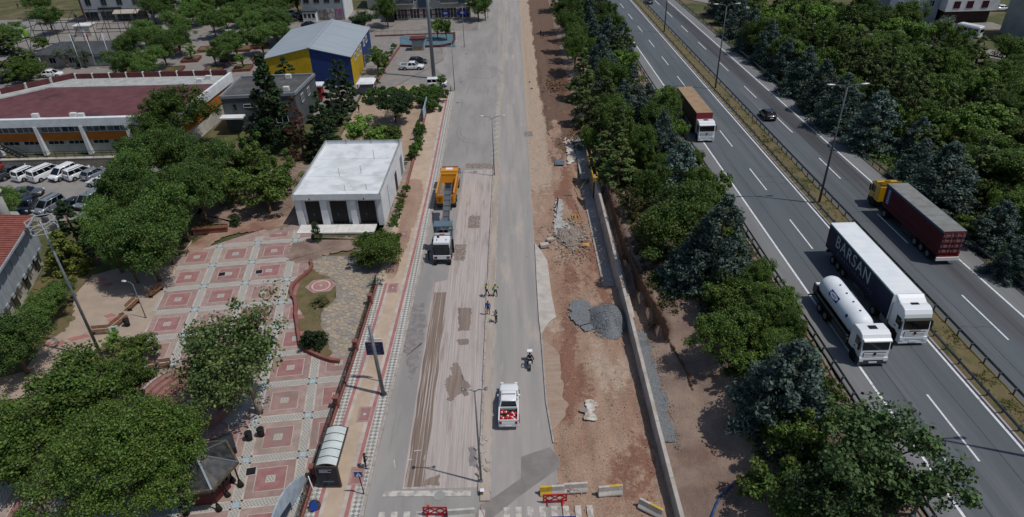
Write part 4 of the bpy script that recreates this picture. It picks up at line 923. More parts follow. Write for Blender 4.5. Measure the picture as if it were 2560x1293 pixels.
for k, x in enumerate((-30.0, -18.2, -26)):
    if k == 2: continue
    for f in range(3):
        MB().box(x, x+4.6, 191.9, 193.2, 4.3+3.2*f, 4.5+3.2*f).build('balcony', offw, a3); MB().box(x, x+4.6, 191.9, 191.98, 4.5+3.2*f, 5.4+3.2*f).build('balustrade', steel, a3)
MB().box(-24.4,-22.2,193.0,193.25,3.2,15).build('stair_glazing', glass_b, a3); MB().box(-14.6,-10.4,193.0,193.25,4.2,15).build('curtain_wall', glass_b, a3)
sgn = mat('shop_blue', '#2f3a8f', '#38449a', 2, .6)
for (a, b) in ((-18.0,-16.2),(-13.9,-11.2)): q = MB().box(a,b,192.98,193.15,.9,2.2).build('shop_sign', sgn, a3); MB().box((a+b)/2-.5,(a+b)/2+.5,192.94,193.0,1.3,1.8).build('sign_plate', frame_w, q)
for z in (1.2, 2.4): MB().box(-30.5,-10.3,193.05,193.2,z,z+.18).build('band', maroon, a3)
# smaller ones at the back
b = thing('red_cottage', 'small red brick cottage with a dark pitched roof among trees', 'house', (-76.5, 196, 0))
MB().box(-2.5,2.5,0,6,0,2.8).build('wall', mat('brick_red', '#7a3b33', '#8a4a40', 3, .9), b); MB().xprof([(0,2.8),(0,2.8)], 0, 0) if 0 else None
MB().add([(-3,-.4,2.8),(3,-.4,2.8),(3,6.4,2.8),(-3,6.4,2.8),(0,-.4,4.6),(0,6.4,4.6)], [(0,1,4),(1,2,5,4),(2,3,5),(3,0,4,5),(3,2,1,0)]).build('roof', dkroof, b); window(b,-.6,.6,1,2.1,0,glass,frame_w,1)
b = block('shed_hall', 'white flat-roofed hall behind the grove of dark trees', -101, -84, 212, 14, 5, white, 3, False)
b = block('back_house', 'grey house at the end of the grassy lot', -41, -33, 208, 10, 7, greyw, 2, False)
b = block('shed_building', 'low dark shed at the edge of the apartment forecourt', -33.2, -31, 191, 6, 3, dark, 1, False)
# pool kiosk
c = P(1046, 128); k_ = thing('ticket_kiosk', 'small pale blue kiosk with red roof beside the pool', 'kiosk', (c.x, c.y, 0))
MB().box(-1.4,1.4,0,2,0,2.6).build('body', mat('kiosk_blue', '#8fa3ad', '#829199', 1, .7), k_); MB().box(-1.8,1.8,-.4,2.3,2.6,3.0).build('roof', maroon, k_); MB().box(-1.1,1.1,-.03,.0,.3,1.1).build('mural', mat('mural_ochre', '#a98b4a', '#8d7a45', 3, .7), k_)
pc = thing('pool_rim', 'dark red curved rim around the blue pool corner', 'kerb wall')
for a, b_ in zip(((1000,118),(1060,120),(1100,119),(1130,113),(1137,100)), ((1060,120),(1100,119),(1130,113),(1137,100),(1137,86))): p, q = P(*a), P(*b_); MB().bar((p.x,p.y,.3),(q.x,q.y,.3), .35, .6).build('rim_segment', maroon, pc)
# sports cage
cg = thing('sports_cage', 'dark steel fence frame of the sports cage', 'fence'); cgm = mat('cage_steel', '#3a3e42', rough=.6, metal=.4)
def cage(a, b, n_, hh):
    a = Vector(a); b = Vector(b)
    for k in range(n_+1): p = a.lerp(b, k/n_); MB().cyl((p.x,p.y,0),(p.x,p.y,hh), .09, n=6).build('post', cgm, cg)
    for z in (.1, hh*.5, hh): MB().bar((a.x,a.y,z),(b.x,b.y,z), .12).build('rail', cgm, cg)
    for k in range(0, n_, 2):
        p, q = a.lerp(b, k/n_), a.lerp(b, (k+1)/n_); MB().bar((p.x,p.y,0),(q.x,q.y,hh), .09).build('brace', cgm, cg)
cage((-118,178),(-92,178),8,5.2); cage((-120,166),(-118,178),4,5.2); cage((-130,192),(-96,192),8,5.2)
t = thing('transformer_hut', 'small pale concrete hut behind the sports cage', 'hut', (-112, 186, 0)); MB().box(-2,2,-1.5,1.5,0,2.6).build('body', conc, t); MB().box(-2.2,2.2,-1.7,1.7,2.6,2.85).build('roof', conc_l, t); MB().box(-.5,.5,-1.56,-1.48,.1,2.1).build('door', frame_w, t)
# --- buildings beyond the wood
z0 = zh(175)
b = thing('corner_house', 'white house with red window bars above a dark ground floor', 'building', (0, 0, z0-.3))
MB().box(109.5,121,176.5,190,0,3.2).build('ground_floor', mat('dark_brick', '#3a2c2c', '#463533', 2, .9), b); MB().box(108.8,121.8,175.2,190,3.2,12).build('upper_wall', white, b)
for x in (110.6, 113.8, 117.6): window(b, x, x+1.5, 4.0, 5.6, 175.2, glass, mat('bars_red', '#8a3136', rough=.6), 3)
MB().box(108.5,122,174.9,190.2,12,12.3).build('roof', dkroof, b)
b = thing('grey_flats', 'plain blue-grey flats beside the white house', 'building', (0, 0, z0-.3)); MB().box(96,108.6,178,192,0,12).build('wall', mat('flats_grey', '#8d99a6', '#828e9a', .3, .85), b); MB().box(95.8,108.8,177.8,192.2,12,12.3).build('roof', dkroof, b)
for x in (98, 102, 106): window(b, x, x+1.2, 4, 5.4, 178, glass, frame_w, 1)
b = thing('tall_flats', 'tall grey-cream flats with tiny windows beyond the service road', 'building', (0, 0, zh(155)-.3)); MB().box(117,132,152,165,0,13).build('wall', mat('flats_cream', '#9a9a96', '#8b8c8a', .3, .85), b); MB().box(116.7,132.3,151.7,165.3,13,13.3).build('roof', dkroof, b)
for (y, z) in ((154,3),(154,7.2),(157.5,5),(161,9)): window(b, y, y+.8, z, z+1.2, 117, glass, frame_d, 0, 'x', sgn=-1)
for (x, z) in ((119.5,4),(124,4),(119.5,8),(124,8)): window(b, x, x+1, z, z+1.3, 152, glass, frame_d, 0)
# service road there
struct(ribbon(lambda y: 126-.62*(y-110)-4.2, lambda y: 126-.62*(y-110)+4.2, lambda y: zh(y)-.1, rng(90, 240, 10)).build('service_road', yard))
struct(MB().add([(104,168,zh(168)-.09),(122,168,zh(168)-.09),(122,176,zh(176)-.09),(104,176,zh(176)-.09)], [(0,1,2,3)]).build('forecourt', pave))
gr = thing('service_guardrail', 'guardrail along the small service road beyond the wood', 'guardrail')
for k in range(20):
    y = 100+k*5; x = 126-.62*(y-110)-4.8; x2 = x-.62*5
    MB().bar((x,y,zh(y)+.5),(x2,y+5,zh(y+5)+.5), .06, .3).build('rail', steel_d, gr); MB().box(x-.06,x+.06,y-.06,y+.06,zh(y)-.3,zh(y)+.6).build('post', steel_d, gr)
# ================================================================== vehicles
def paint(name, c, metal=.0, rough=.3): return mat(name, c, rough=rough, metal=metal, spec=.5, coat=.6)
p_white = paint('paint_white', '#dfe1e2'); p_black = paint('paint_black', '#121317'); p_grey = paint('paint_grey', '#5c6064', .3); p_silver = paint('paint_silver', '#8d949b', .4); p_red = paint('paint_red', '#93161c'); p_navy = paint('paint_navy', '#1b2233', .2); p_dgrey = paint('paint_darkgrey', '#43484d', .3); p_green = paint('paint_green', '#6f9a2a')
cglass = mat('car_glass', '#0d1216', rough=.08, spec=.7); tyre_m = mat('tyre', '#1a1a1b', rough=.85); rim_m = mat('rim', '#9a9da0', rough=.35, metal=.7); lampw = mat('headlight', '#d5d9dc', rough=.15); lampr = mat('taillight', '#7d1416', rough=.25); plate_m = mat('plate', '#d8d8d4', rough=.6)
def rrect(w, z0, z1, y, r=.12):
    r = min(r, (z1-z0)/2.2, w/2.2); out = []
    for (cx_, cz_, a0) in ((w-r, z1-r, 0), (-w+r, z1-r, 90), (-w+r, z0+r, 180), (w-r, z0+r, 270)):
        for k in range(4): a = math.radians(a0+30*k); out.append((cx_+r*math.cos(a), y, cz_+r*math.sin(a)))
    return out
WHEELS = {}
def wheel(par, x, y, r=.33, w=.22, side=1, name='wheel'):
    key = (round(r,2), round(w,2), side)
    if key not in WHEELS:
        s = side
        tm = MB().cyl((-s*w/2,0,0),(s*w/2,0,0), r, n=18).mesh('tyre', tyre_m)
        rm = MB().cyl((s*w/2-.01*s,0,0),(s*(w/2+.015),0,0), r*.62, r*.55, n=14).mesh('rim', rim_m)
        WHEELS[key] = (tm, rm)
    tm, rm = WHEELS[key]
    e = put(tm, name, par, (x, y, r)); put(rm, 'rim', e); return e
def loft_body(st, m, par, nm='body'):
    rings = [rrect(w, z0, z1, y, r) for (y, z0, z1, w, r) in st]
    return MB().loft(list(reversed(rings)), 0, True).build(nm, m, par)
def cabin(par, pm, yb0, yb1, zb, yr0, yr1, zr, wb, wr, pillars=(), rackm=None):
    """glasshouse: belt rectangle to roof rectangle"""
    c = [(-wb,yb0,zb),(wb,yb0,zb),(wb,yb1,zb),(-wb,yb1,zb)]; r = [(-wr,yr0,zr),(wr,yr0,zr),(wr,yr1,zr),(-wr,yr1,zr)]
    V8 = [Vector(v) for v in c+r]
    names = ('rear_window', 'side_window', 'windshield', 'side_window')
    for k, (a, b) in enumerate(((0,1),(1,2),(2,3),(3,0))):
        q = [V8[a], V8[b], V8[b+4], V8[a+4]]; n = (q[1]-q[0]).cross(q[3]-q[0]).normalized()
        MB().add(q + [p - n*.06 for p in q], [(0,1,2,3),(7,6,5,4),(0,4,5,1),(1,5,6,2),(2,6,7,3),(3,7,4,0)]).build(names[k], cglass, par)
    pb = MB()
    for i in range(4): pb.bar(V8[i], V8[i+4], .09, .09)
    for t in pillars:
        for s in (-1, 1): pb.bar((s*(wb+.005), lerp(yb0,yb1,t), zb), (s*(wr+.005), lerp(yr0,yr1,t), zr), .09, .05)
    pb.build('pillars', pm, par)
    rr = [[(-wr+i, yr0+i, z), (wr-i, yr0+i, z), (wr-i, yr1-i, z), (-wr+i, yr1-i, z)] for i, z in ((-.05, zr-.03), (-.04, zr+.03), (.08, zr+.075), (.3, zr+.09))]
    MB().loft(rr, 0, True).build('roof', pm, par)
    if rackm:
        for s in (-1, 1): MB().box(s*(wr-.08)-.03, s*(wr-.08)+.03, yr0+.2, yr1-.2, zr+.1, zr+.16).build('roof_rail', rackm, par)
def car(kind_, pm, loc, rz, label, group=None, rack=False, cat='car'):
    z = loc[2] if len(loc) > 2 else 0.015
    t = thing({'van': 'parked_van', 'pickup': 'pickup_truck', 'mpv': 'parked_van'}.get(kind_, 'car'), label, cat, (loc[0], loc[1], z), rz, group)
    if kind_ == 'sedan':
        loft_body([(-2.28,.45,.75,.72,.1),(-2.2,.3,.92,.83,.14),(-1.6,.22,.98,.88,.16),(0,.2,.95,.89,.16),(1.2,.2,.93,.88,.16),(1.9,.24,.84,.84,.16),(2.22,.32,.72,.74,.14),(2.3,.42,.62,.6,.1)], pm, t)
        cabin(t, pm, -1.75, 1.05, .93, -1.05, .3, 1.38, .79, .6, (.42,)); L, wx = 2.28, .86
    elif kind_ == 'hatch':
        loft_body([(-2.0,.45,.8,.74,.1),(-1.95,.28,.98,.84,.15),(-1.3,.22,1.0,.89,.16),(0,.2,.97,.89,.16),(1.0,.2,.96,.88,.16),(1.75,.25,.86,.84,.16),(2.05,.32,.74,.72,.14),(2.12,.4,.62,.6,.1)], pm, t)
        cabin(t, pm, -1.9, 1.1, .95, -1.5, .25, 1.47, .8, .62, (.4, .72)); L, wx = 2.0, .86
    elif kind_ == 'mpv':
        loft_body([(-2.15,.4,1.05,.78,.08),(-2.1,.28,1.12,.86,.12),(-1.2,.22,1.12,.9,.14),(.6,.22,1.1,.9,.14),(1.35,.22,1.05,.88,.16),(1.95,.28,.88,.82,.16),(2.15,.38,.7,.7,.12)], pm, t)
        cabin(t, pm, -2.05, 1.45, 1.08, -1.9, .55, 1.76, .82, .7, (.33, .66), black if rack else None); L, wx = 2.12, .87
    elif kind_ == 'van':
        loft_body([(-2.45,.4,1.18,.85,.08),(-2.42,.28,1.25,.92,.1),(-1,.24,1.25,.95,.12),(1.2,.24,1.24,.95,.12),(1.75,.26,1.15,.92,.16),(2.3,.3,.95,.84,.18),(2.48,.42,.75,.72,.12)], pm, t)
        cabin(t, pm, -2.38, 1.9, 1.2, -2.28, 1.0, 1.92, .88, .78, (.2, .48, .74), black if rack else None); L, wx = 2.44, .92
    elif kind_ == 'pickup':
        loft_body([(-2.6,.55,.95,.8,.06),(-2.55,.4,1.02,.88,.08),(-1.0,.36,1.02,.91,.08),(0,.34,1.05,.91,.12),(1.2,.34,1.06,.9,.14),(2.1,.38,1.0,.87,.18),(2.5,.45,.86,.78,.16),(2.6,.55,.74,.62,.1)], pm, t)
        cabin(t, pm, -.9, 1.35, 1.03, -.6, .65, 1.68, .8, .66, (.48,)); L, wx = 2.58, .88
        bed = MB(); bed.box(-.78,.78,-2.5,-.95,1.022,1.03); bed.build('bed_floor', black, t)
        for (a, b, c_, d) in ((-.9,-.78,-2.55,-.95),(.78,.9,-2.55,-.95),(-.78,.78,-2.58,-2.5),(-.78,.78,-1.02,-.95)): MB().box(a,b,c_,d,.9,1.3).build('bed_side', pm, t, bevel=.02)
    yw = {'sedan': 1.36, 'hatch': 1.3, 'mpv': 1.36, 'van': 1.55, 'pickup': 1.6}[kind_]; r = .38 if kind_ == 'pickup' else .33
    for s in (-1, 1):
        for y in (-yw + (.1 if kind_ == 'pickup' else 0), yw):
            MB().cyl((s*(wx-.12),y,r),(s*(wx+.045),y,r), r+.07, n=16).build('wheel_arch', black, t)
            wheel(t, s*(wx-.02), y, r, .2, s)
        zt = .72 if kind_ in ('sedan','hatch') else .85
        MB().box(s*.66-.14, s*.66+.14, L-.12, L+.03, zt-.12, zt+.08).build('headlight', lampw, t); MB().box(s*.7-.1, s*.7+.1, -L-.04, -L+.1, zt, zt+.26).build('taillight', lampr, t)
        MB().box(s*(wx+.06)-.1, s*(wx+.06)+.1, .62, .8, 1.0, 1.14).build('mirror', pm, t)
    MB().box(-.6,.6,L-.05,L+.06,.36,.56).build('bumper', black, t); MB().box(-.26,.26,-L-.05,-L,.55,.67).build('plate', plate_m, t)
    return t
def at(px, py, z=0): p = P(px, py, z); return (p.x, p.y, .015)
D = math.radians
# parking lot, front row with tails to the aisle; then the second row
car('pickup', p_dgrey, at(28,432,.6), D(-32), 'dark grey pickup with an open bed among the white vans', cat='pickup')
car('mpv', p_white, at(68,432,.8), D(-24), 'white estate van next to the grey pickup', rack=True, cat='van')
car('van', p_white, at(113,430,.9), D(-26), 'largest white passenger van in the parking row', rack=True, cat='van')
car('mpv', p_white, at(155,430,.9), D(160), 'white van parked nose out among the white vans', cat='van')
car('mpv', p_white, at(197,430,.8), D(-30), 'white van with a black roof panel in the parking row', rack=True, cat='van')
car('hatch', p_silver, at(236,432,.7), D(-22), 'silver hatchback half under the locust trees', cat='car')
car('hatch', p_red, at(0,410,.8), D(-30), 'red car at the stone wall end of the parking row')
car('sedan', p_grey, at(65,482,.6), D(-80), 'grey sedan crossing the parking aisle')
car('hatch', p_navy, at(68,515,.6), D(190), 'dark navy car beside the concrete vent stack')
car('mpv', p_silver, at(122,513,.8), D(162), 'silver van parked nose out behind the golden thuja', rack=True, cat='van')
car('sedan', p_black, at(178,513,.6), D(152), 'black car parked nose out near the dark conifer')
car('mpv', p_silver, at(222,500,.8), D(165), 'silver blue van half hidden by locust leaves', cat='van')
car('hatch', p_white, at(252,455,.6), D(80), 'white car poking out of the locust leaves')
car('pickup', p_white, at(1030,165,.8), D(-92), 'white double-cab pickup on the parking apron', cat='pickup')
car('hatch', p_black, (P(1038,160,.8).x+.3, P(1038,160,.8).y+2.6, .015), D(-88), 'black car just behind the white apron pickup')
car('mpv', p_white, at(1092,208,.7), D(-86), 'white van behind the garden hedge', cat='van')
car('hatch', p_white, at(578,83,.7), D(-85), 'white car parked among the park trees')
car('sedan', p_black, at(775,62,.6), D(-85), 'black car parked behind the blue and yellow hall')
car('sedan', p_black, at(748,45,.6), D(-40), 'black car beside the shop canopy')
car('hatch', p_white, at(728,33,.6), D(-60), 'white car on the lane beside the narrow block')
car('hatch', p_white, at(130,184,.7), D(-85), 'white car behind the orange hall by the flagpoles')
car('sedan', p_white, at(640,95,.6), D(-85), 'white sedan in the shade of the park trees')
def hcar(kind_, pm, px, py, rz, label, cat='car'):
    c = PH(px, py, .5); t = car(kind_, pm, (c.x, c.y, zh(c.y)+.012), rz, label, cat=cat); t.rotation_euler = (-.038 if abs(rz) < 1 else .038, 0, rz); return t
hcar('hatch', p_black, 1919, 288, 0, 'black car driving alone on the far carriageway')
hcar('sedan', p_dgrey, 1622, 4, 0, 'dark car far up the motorway')
for (px, py, pm, l) in ((2500,22,p_white,'white car in the yard behind the white house'), (2475,15,p_black,'black car in the yard behind the white house')):
    c = PH(px, py, .4); car('sedan', pm, (c.x, c.y, zh(c.y)-.07), D(85), l)
# the white pickup with its load
pk = car('pickup', p_white, (P(1272,1006,.9).x, P(1272,1006,.9).y, .012), D(-1), 'white pickup carrying red and white cones past the median lamp', cat='pickup')
MB().box(-.62,.62,.1,.16,1.77,1.83).build('roof_bar', lampr, pk)
crd = mat('cone_red', '#b3261f', rough=.5)
rc2 = random.Random(5)
for k in range(12):
    x, y = -.55+(k%4)*.36+rc2.uniform(-.14,.14), -2.25+(k//4)*.34+rc2.uniform(-.12,.12); t = thing('traffic_cone', 'red and white traffic cone lying in the white pickup bed', 'cone', (pk.location.x+x, pk.location.y+y, 1.08+rc2.uniform(0,.12)), 0, 'cones in the pickup bed')
    a = rc2.uniform(0, 6.28); d = Vector((math.cos(a), math.sin(a), .3)).normalized()
    MB().cyl(d*-.25, d*.0, .17, .11, 8).build('cone_foot', crd, t); MB().cyl(d*.0, d*.12, .11, .08, 8).build('stripe', p_white, t); MB().cyl(d*.12, d*.3, .08, .03, 8).build('cone_tip', crd, t)
    MB().box(-.15,.15,-.15,.15,-.04,.0).build('base', crd, t)
# --- minibuses
def minibus(px, py, rz, pm, label, hw=False, stripe=None):
    c = PH(px, py, 1) if hw else P(px, py, 1); z = zh(c.y)-.08 if hw else .015
    t = thing('minibus', label, 'bus', (c.x, c.y, z), rz)
    MB().loft([rrect(.95, .3, 2.5, -3.0, .15), rrect(1.02, .28, 2.6, -2.9, .2), rrect(1.02, .28, 2.6, 2.3, .2), rrect(.98, .3, 2.1, 2.9, .25), rrect(.9, .4, 1.2, 3.15, .2)][::-1]).build('body', pm, t)
    for s in (-1, 1):
        for k in range(4): MB().box(s*1.03-.02, s*1.03+.02, -2.6+k*1.2, -1.55+k*1.2, 1.35, 2.1).build('window', cglass, t)
        for y in (-1.9, 1.9): wheel(t, s*.9, y, .38, .25, s)
        if stripe: MB().box(s*1.03-.01, s*1.03+.015, -2.8, 2.2, .5, 1.15).build('stripe', stripe, t)
        MB().box(s*.75-.12,s*.75+.12,-3.05,-2.98,.8,1.2).build('taillight', lampr, t)
    MB().box(-.8,.8,-3.05,-2.98,1.4,2.1).build('rear_window', cglass, t); MB().xprof([(2.5,1.45),(2.75,1.45),(2.42,2.25),(2.3,2.2)], -.85, .85).build('windshield', cglass, t); MB().box(-.9,.9,-2.6,2.0,2.6,2.68).build('roof', pm, t)
    return t
minibus(2420, 78, D(32), p_white, 'white minibus parked beside the service road wall', True, mat('stripe_teal', '#4d8f8a', rough=.4))
minibus(38, 88, D(-70), p_green, 'green and white minibus behind the sports cage', False, p_white)
# --- heavy trucks ---------------------------------------------------------
chas = mat('chassis', '#232425', '#2e2e2f', 3, .8, world=False); tankm = mat('tank_white', '#dde1e4', '#d2d7da', .8, .45, world=False)
def cab(t, pm, y0, hi=True, roofh=3.75, grille=dark, stripe=None, fairing=True, sun=True, w=1.24, txt=None, low=black):
    """cab whose front face stands at y0; local +y is forward"""
    zt = roofh; zs = 1.0
    prof = [(y0-2.15,zs),(y0-2.15,zt-.35),(y0-1.9,zt-.05),(y0-.9,zt),(y0-.45,zt-.12),(y0-.2,zt-.5),(y0-.12,2.75),(y0+.03,1.75),(y0+.05,.95),(y0-.35,.95),(y0-.4,zs)]
    c = MB().xprof(prof, -w, w).build('cab', pm, t, bevel=.09, seg=3)
    MB().add([(-w+.1,y0-.095,2.72),(w-.1,y0-.095,2.72),(w-.1,y0+.045,1.78),(-w+.1,y0+.045,1.78),(-w+.1,y0-.16,2.70),(w-.1,y0-.16,2.70),(w-.1,y0-.02,1.76),(-w+.1,y0-.02,1.76)], [(3,2,1,0),(4,5,6,7),(0,1,5,4),(1,2,6,5),(2,3,7,6),(3,0,4,7)]).build('windshield', cglass, c)
    MB().xprof([(y0-.1,2.72),(y0+.12,2.68),(y0+.1,2.78),(y0-.15,2.9)], -w+.05, w-.05).build('sun_visor', black if sun else pm, c)
    MB().tbox(-w-.02, w+.02, y0-.45, y0+.12, .32, .98, .03, .03).build('bumper', low if low else pm, c); MB().box(-w+.02, w-.02, y0+.02, y0+.14, .78, 1.0).build('bumper_top', pm, c)
    gr_ = MB().box(-w+.3, w-.3, y0+.02, y0+.075, 1.05, 1.55).build('grille', grille, c)
    for k in range(3): MB().box(-w+.32, w-.32, y0+.07, y0+.11, 1.1+k*.15, 1.18+k*.15).build('grille_bar', pm, gr_)
    MB().cyl((0,y0+.08,1.42),(0,y0+.14,1.42), .13, n=12).build('emblem', dark, gr_)
    MB().box(-.35,.35,y0+.12,y0+.15,.45,.6).build('plate', plate_m, c)
    for s in (-1, 1):
        MB().box(s*(w-.2)-.17, s*(w-.2)+.17, y0+.03, y0+.15, .62, .82).build('headlight', lampw, c)
        MB().xprof([(y0-1.15,1.85),(y0-.28,1.85),(y0-.42,2.65),(y0-1.15,2.65)], s*(w+.012)-.015, s*(w+.012)+.015).build('side_window', cglass, c)
        MB().box(s*(w+.16)-.05, s*(w+.16)+.05, y0-.25, y0-.05, 1.75, 2.55).build('mirror', black, c); MB().bar((s*w,y0-.2,2.5),(s*(w+.2),y0-.15,2.5), .05).build('mirror_arm', black, c)
        MB().box(s*(w+.012)-.015, s*(w+.012)+.015, y0-1.2, y0-.95, 1.45, 1.55).build('door_handle', dark, c)
        MB().cyl((s*(w-.3),y0-1.0,.55),(s*(w+.02),y0-1.0,.55), .62, n=18).build('wheel_arch', black, c)
    hatch = MB().box(-.35,.35,y0-1.5,y0-1.0,zt-.03,zt+.03).build('roof_hatch', cglass, c)
    if fairing:
        MB().add([(-w+.05,y0-1.2,zt-.02),(w-.05,y0-1.2,zt-.02),(w-.02,y0-2.15,zt-.1),(-w+.02,y0-2.15,zt-.1),(-w+.12,y0-1.75,zt+.22),(w-.12,y0-1.75,zt+.22),(w+.0,y0-2.15,zt+.42),(-w+.0,y0-2.15,zt+.42)], [(3,2,1,0),(4,5,6,7),(0,1,5,4),(1,2,6,5),(2,3,7,6),(3,0,4,7)]).build('wind_deflector', pm, c, bevel=.04, seg=2)
    return c
def axle(t, y, r=.5, dual=False, w=1.22):
    for s in (-1, 1): wheel(t, s*(w-.18), y, r, .58 if dual else .32, s)
def tilt(t, back): t.rotation_euler = (.038 if back else -.038, 0, t.rotation_euler[2])
# (1) white tractor with the navy curtain trailer, coming down
navy = mat('curtain_navy', '#121a33', '#17203c', 1.5, .6, world=False); teal = mat('edge_teal', '#4f8a86', rough=.5); trw = mat('trailer_roof', '#dcdfe0', '#d2d6d8', .6, .6, world=False)
ty = 47.7; t = thing('articulated_lorry', 'white tractor with a navy curtain trailer carrying large pale lettering', 'lorry', (35.62, ty, zh(ty)+.012), math.pi)
cab(t, p_white, 0.3, roofh=3.75, txt=None, low=p_white, sun=True)
lettering('BARSAN', .24, mat('letter_maroon', '#7a2b2e', rough=.5), t, (0, .37, 1.66), (math.pi/2, 0, math.pi), 1.1, ex=.006)
MB().box(-.45,.45,-6.5,-1.7,.6,.95).build('chassis', chas, t); axle(t,-.75,.52); axle(t,-4.5,.52,True)
for s in (-1, 1): MB().box(s*.9-.3,s*.9+.3,-3.4,-2.0,.45,1.05).build('fuel_tank', rim_m, t)
tr = MB().box(-1.27,1.27,-16.0,-2.15,1.25,3.92).build('curtain_body', navy, t)
MB().box(-1.29,1.29,-16.03,-2.12,3.92,4.0).build('trailer_roof', trw, t); MB().box(-1.28,1.28,-2.16,-2.05,1.2,3.95).build('front_wall', p_white, t); MB().box(-1.28,1.28,-16.06,-15.98,1.2,3.95).build('rear_doors', p_dgrey, t)
for s in (-1, 1): MB().box(s*1.285-.015,s*1.285+.015,-16,-2.15,3.8,3.92).build('edge_rail', teal, t); MB().box(s*1.285-.015,s*1.285+.015,-16,-2.15,1.16,1.27).build('side_rail', chas, t); MB().box(s*1.2-.03,s*1.2+.03,-9.2,-6.6,.5,.95).build('side_guard', steel, t)
for k in range(16): MB().box(-1.26,1.26,-15.9+k*.9,-15.86+k*.9,4.0,4.012).build('roof_seam', trw, t)
for y in (-11.4,-12.7,-14.0): axle(t, y, .5, False, 1.27)
MB().box(-.5,.5,-15.8,-7.5,.85,1.2).build('trailer_chassis', chas, t)
MB().tbox(-1.1,1.1,-16.0,-15.7,.5,.75).build('rear_bumper', chas, t)
lt = mat('letter_grey', '#a9afb6', rough=.5); lt2 = mat('letter_dim', '#5c6470', rough=.5)
for s in (1, -1):
    rot = (math.pi/2, 0, math.pi/2 if s > 0 else -math.pi/2)
    lettering('BARSAN', 1.9, lt, tr, (s*1.285, -10.2, 2.85), rot, 1.15, ex=.004); lettering('GLOBAL LOGISTICS', .5, lt2, tr, (s*1.285, -9.4, 1.8), rot, 1.9, ex=.004)
tilt(t, True)
# (2) white LPG tanker, coming down on the slow lane
ty = 44.9; t = thing('tanker_truck', 'white gas tanker truck driving beside the navy trailer', 'tanker', (30.75, ty, zh(ty)+.012), math.pi)
cab(t, p_white, .25, roofh=3.25, fairing=False, low=p_dgrey, sun=False)
MB().box(-.42,.42,-10.2,-1.6,.6,.95).build('chassis', chas, t); axle(t,-.8,.5); axle(t,-6.6,.5,True); axle(t,-7.95,.5,True)
prof = [(0,.02),(.12,.45),(.4,.8),(.9,1.02),(1.5,1.1)]
rings = []
for u, r_ in [(0,.05),(.06,.4),(.2,.72),(.42,.95),(.7,1.07),(1.0,1.1),(7.0,1.1),(7.3,1.07),(7.58,.95),(7.8,.72),(7.94,.4),(8.0,.05)]:
    rings.append([(r_*math.cos(2*math.pi*k/26), -2.0-u, 2.2+r_*math.sin(2*math.pi*k/26)) for k in range(26)])
tk = MB().loft(list(reversed(rings)), 0, True).build('tank', tankm, t)
pb = mat('panel_blue', '#1d2f83', rough=.5)
for s in (-1, 1):
    q = MB(); a0, a1 = math.radians(18), math.radians(48)
    def tp(a, y, r_=1.106): return (s*r_*math.cos(a), y, 2.2+r_*math.sin(a))
    q.add([tp(a0,-7.4),tp(a0,-5.7),tp(lerp(a0,a1,.5),-5.7),tp(a1,-5.7),tp(a1,-7.4),tp(lerp(a0,a1,.5),-7.4)] + [tp(a0,-7.4,1.12),tp(a0,-5.7,1.12),tp(lerp(a0,a1,.5),-5.7,1.12),tp(a1,-5.7,1.12),tp(a1,-7.4,1.12),tp(lerp(a0,a1,.5),-7.4,1.12)], [(6,7,8,11),(11,8,9,10),(0,5,2,1),(5,4,3,2),(0,1,7,6),(3,4,10,9),(1,2,8,7),(2,3,9,8),(4,5,11,10),(5,0,6,11)])
    pn_ = q.build('logo_panel', pb, tk)
    am = (a0+a1)/2; pp = tp(am, -6.55, 1.125)
    q2 = MB().loft([[(.72*math.cos(2*math.pi*k/20), .22*math.sin(2*math.pi*k/20), zz) for k in range(20)] for zz in (0, .012)]).build('logo_field', p_white, tk, pp); nrm = Vector((s*math.cos(am), 0, math.sin(am)))
    xax = Vector((0, s*1.0, 0)); yax = nrm.cross(xax); q2.matrix_basis = Matrix.Translation(pp) @ Matrix((xax, yax, nrm)).transposed().to_4x4()
    lo_ = lettering('HABAŞ', .26, pb, tk, (0,0,0), (0,0,0), 1.05, ex=.004); lo_.matrix_basis = Matrix.Translation(Vector(pp)+nrm*.016) @ Matrix((xax, yax, nrm)).transposed().to_4x4()
    pp = tp(math.radians(25), -3.6, 1.11); rg = MB().cyl((0,0,0),(0,0,.015), .17, n=14).build('round_mark', pb, tk); rg.matrix_basis = Matrix.Translation(pp) @ Matrix((xax, Vector((s*-math.sin(math.radians(25)),0,math.cos(math.radians(25)))), Vector((s*math.cos(math.radians(25)),0,math.sin(math.radians(25)))))).transposed().to_4x4()
    MB().box(s*1.16-.06,s*1.16+.06,-9.4,-2.3,1.25,1.42).build('side_rail', steel, t); MB().box(s*1.05-.18,s*1.05+.18,-5.4,-2.2,.55,1.1).build('side_locker', steel_d, t)
    MB().bar((s*1.1,-9.2,1.3),(s*1.95,-9.35,1.15), .12).build('hose_boom', chas, t) if s > 0 else None
    MB().box(s*1.0-.25,s*1.0+.25,-9.9,-5.7,1.02,1.1).build('mudguard', black, t)
for y in (-3.4,-4.8,-6.2,-7.6): MB().cyl((0,y,3.28),(0,y,3.38), .09, n=8).build('valve', steel, tk)
MB().box(-1.1,1.1,-10.4,-9.6,.95,1.9).build('rear_cabinet', steel_d, t); MB().box(-.75,-.35,-10.5,-10.0,1.9,2.4).build('red_box', lampr, t); MB().box(-1.0,1.0,-10.3,-9.7,1.9,1.95).build('cabinet_top', p_white, t)
tilt(t, True)
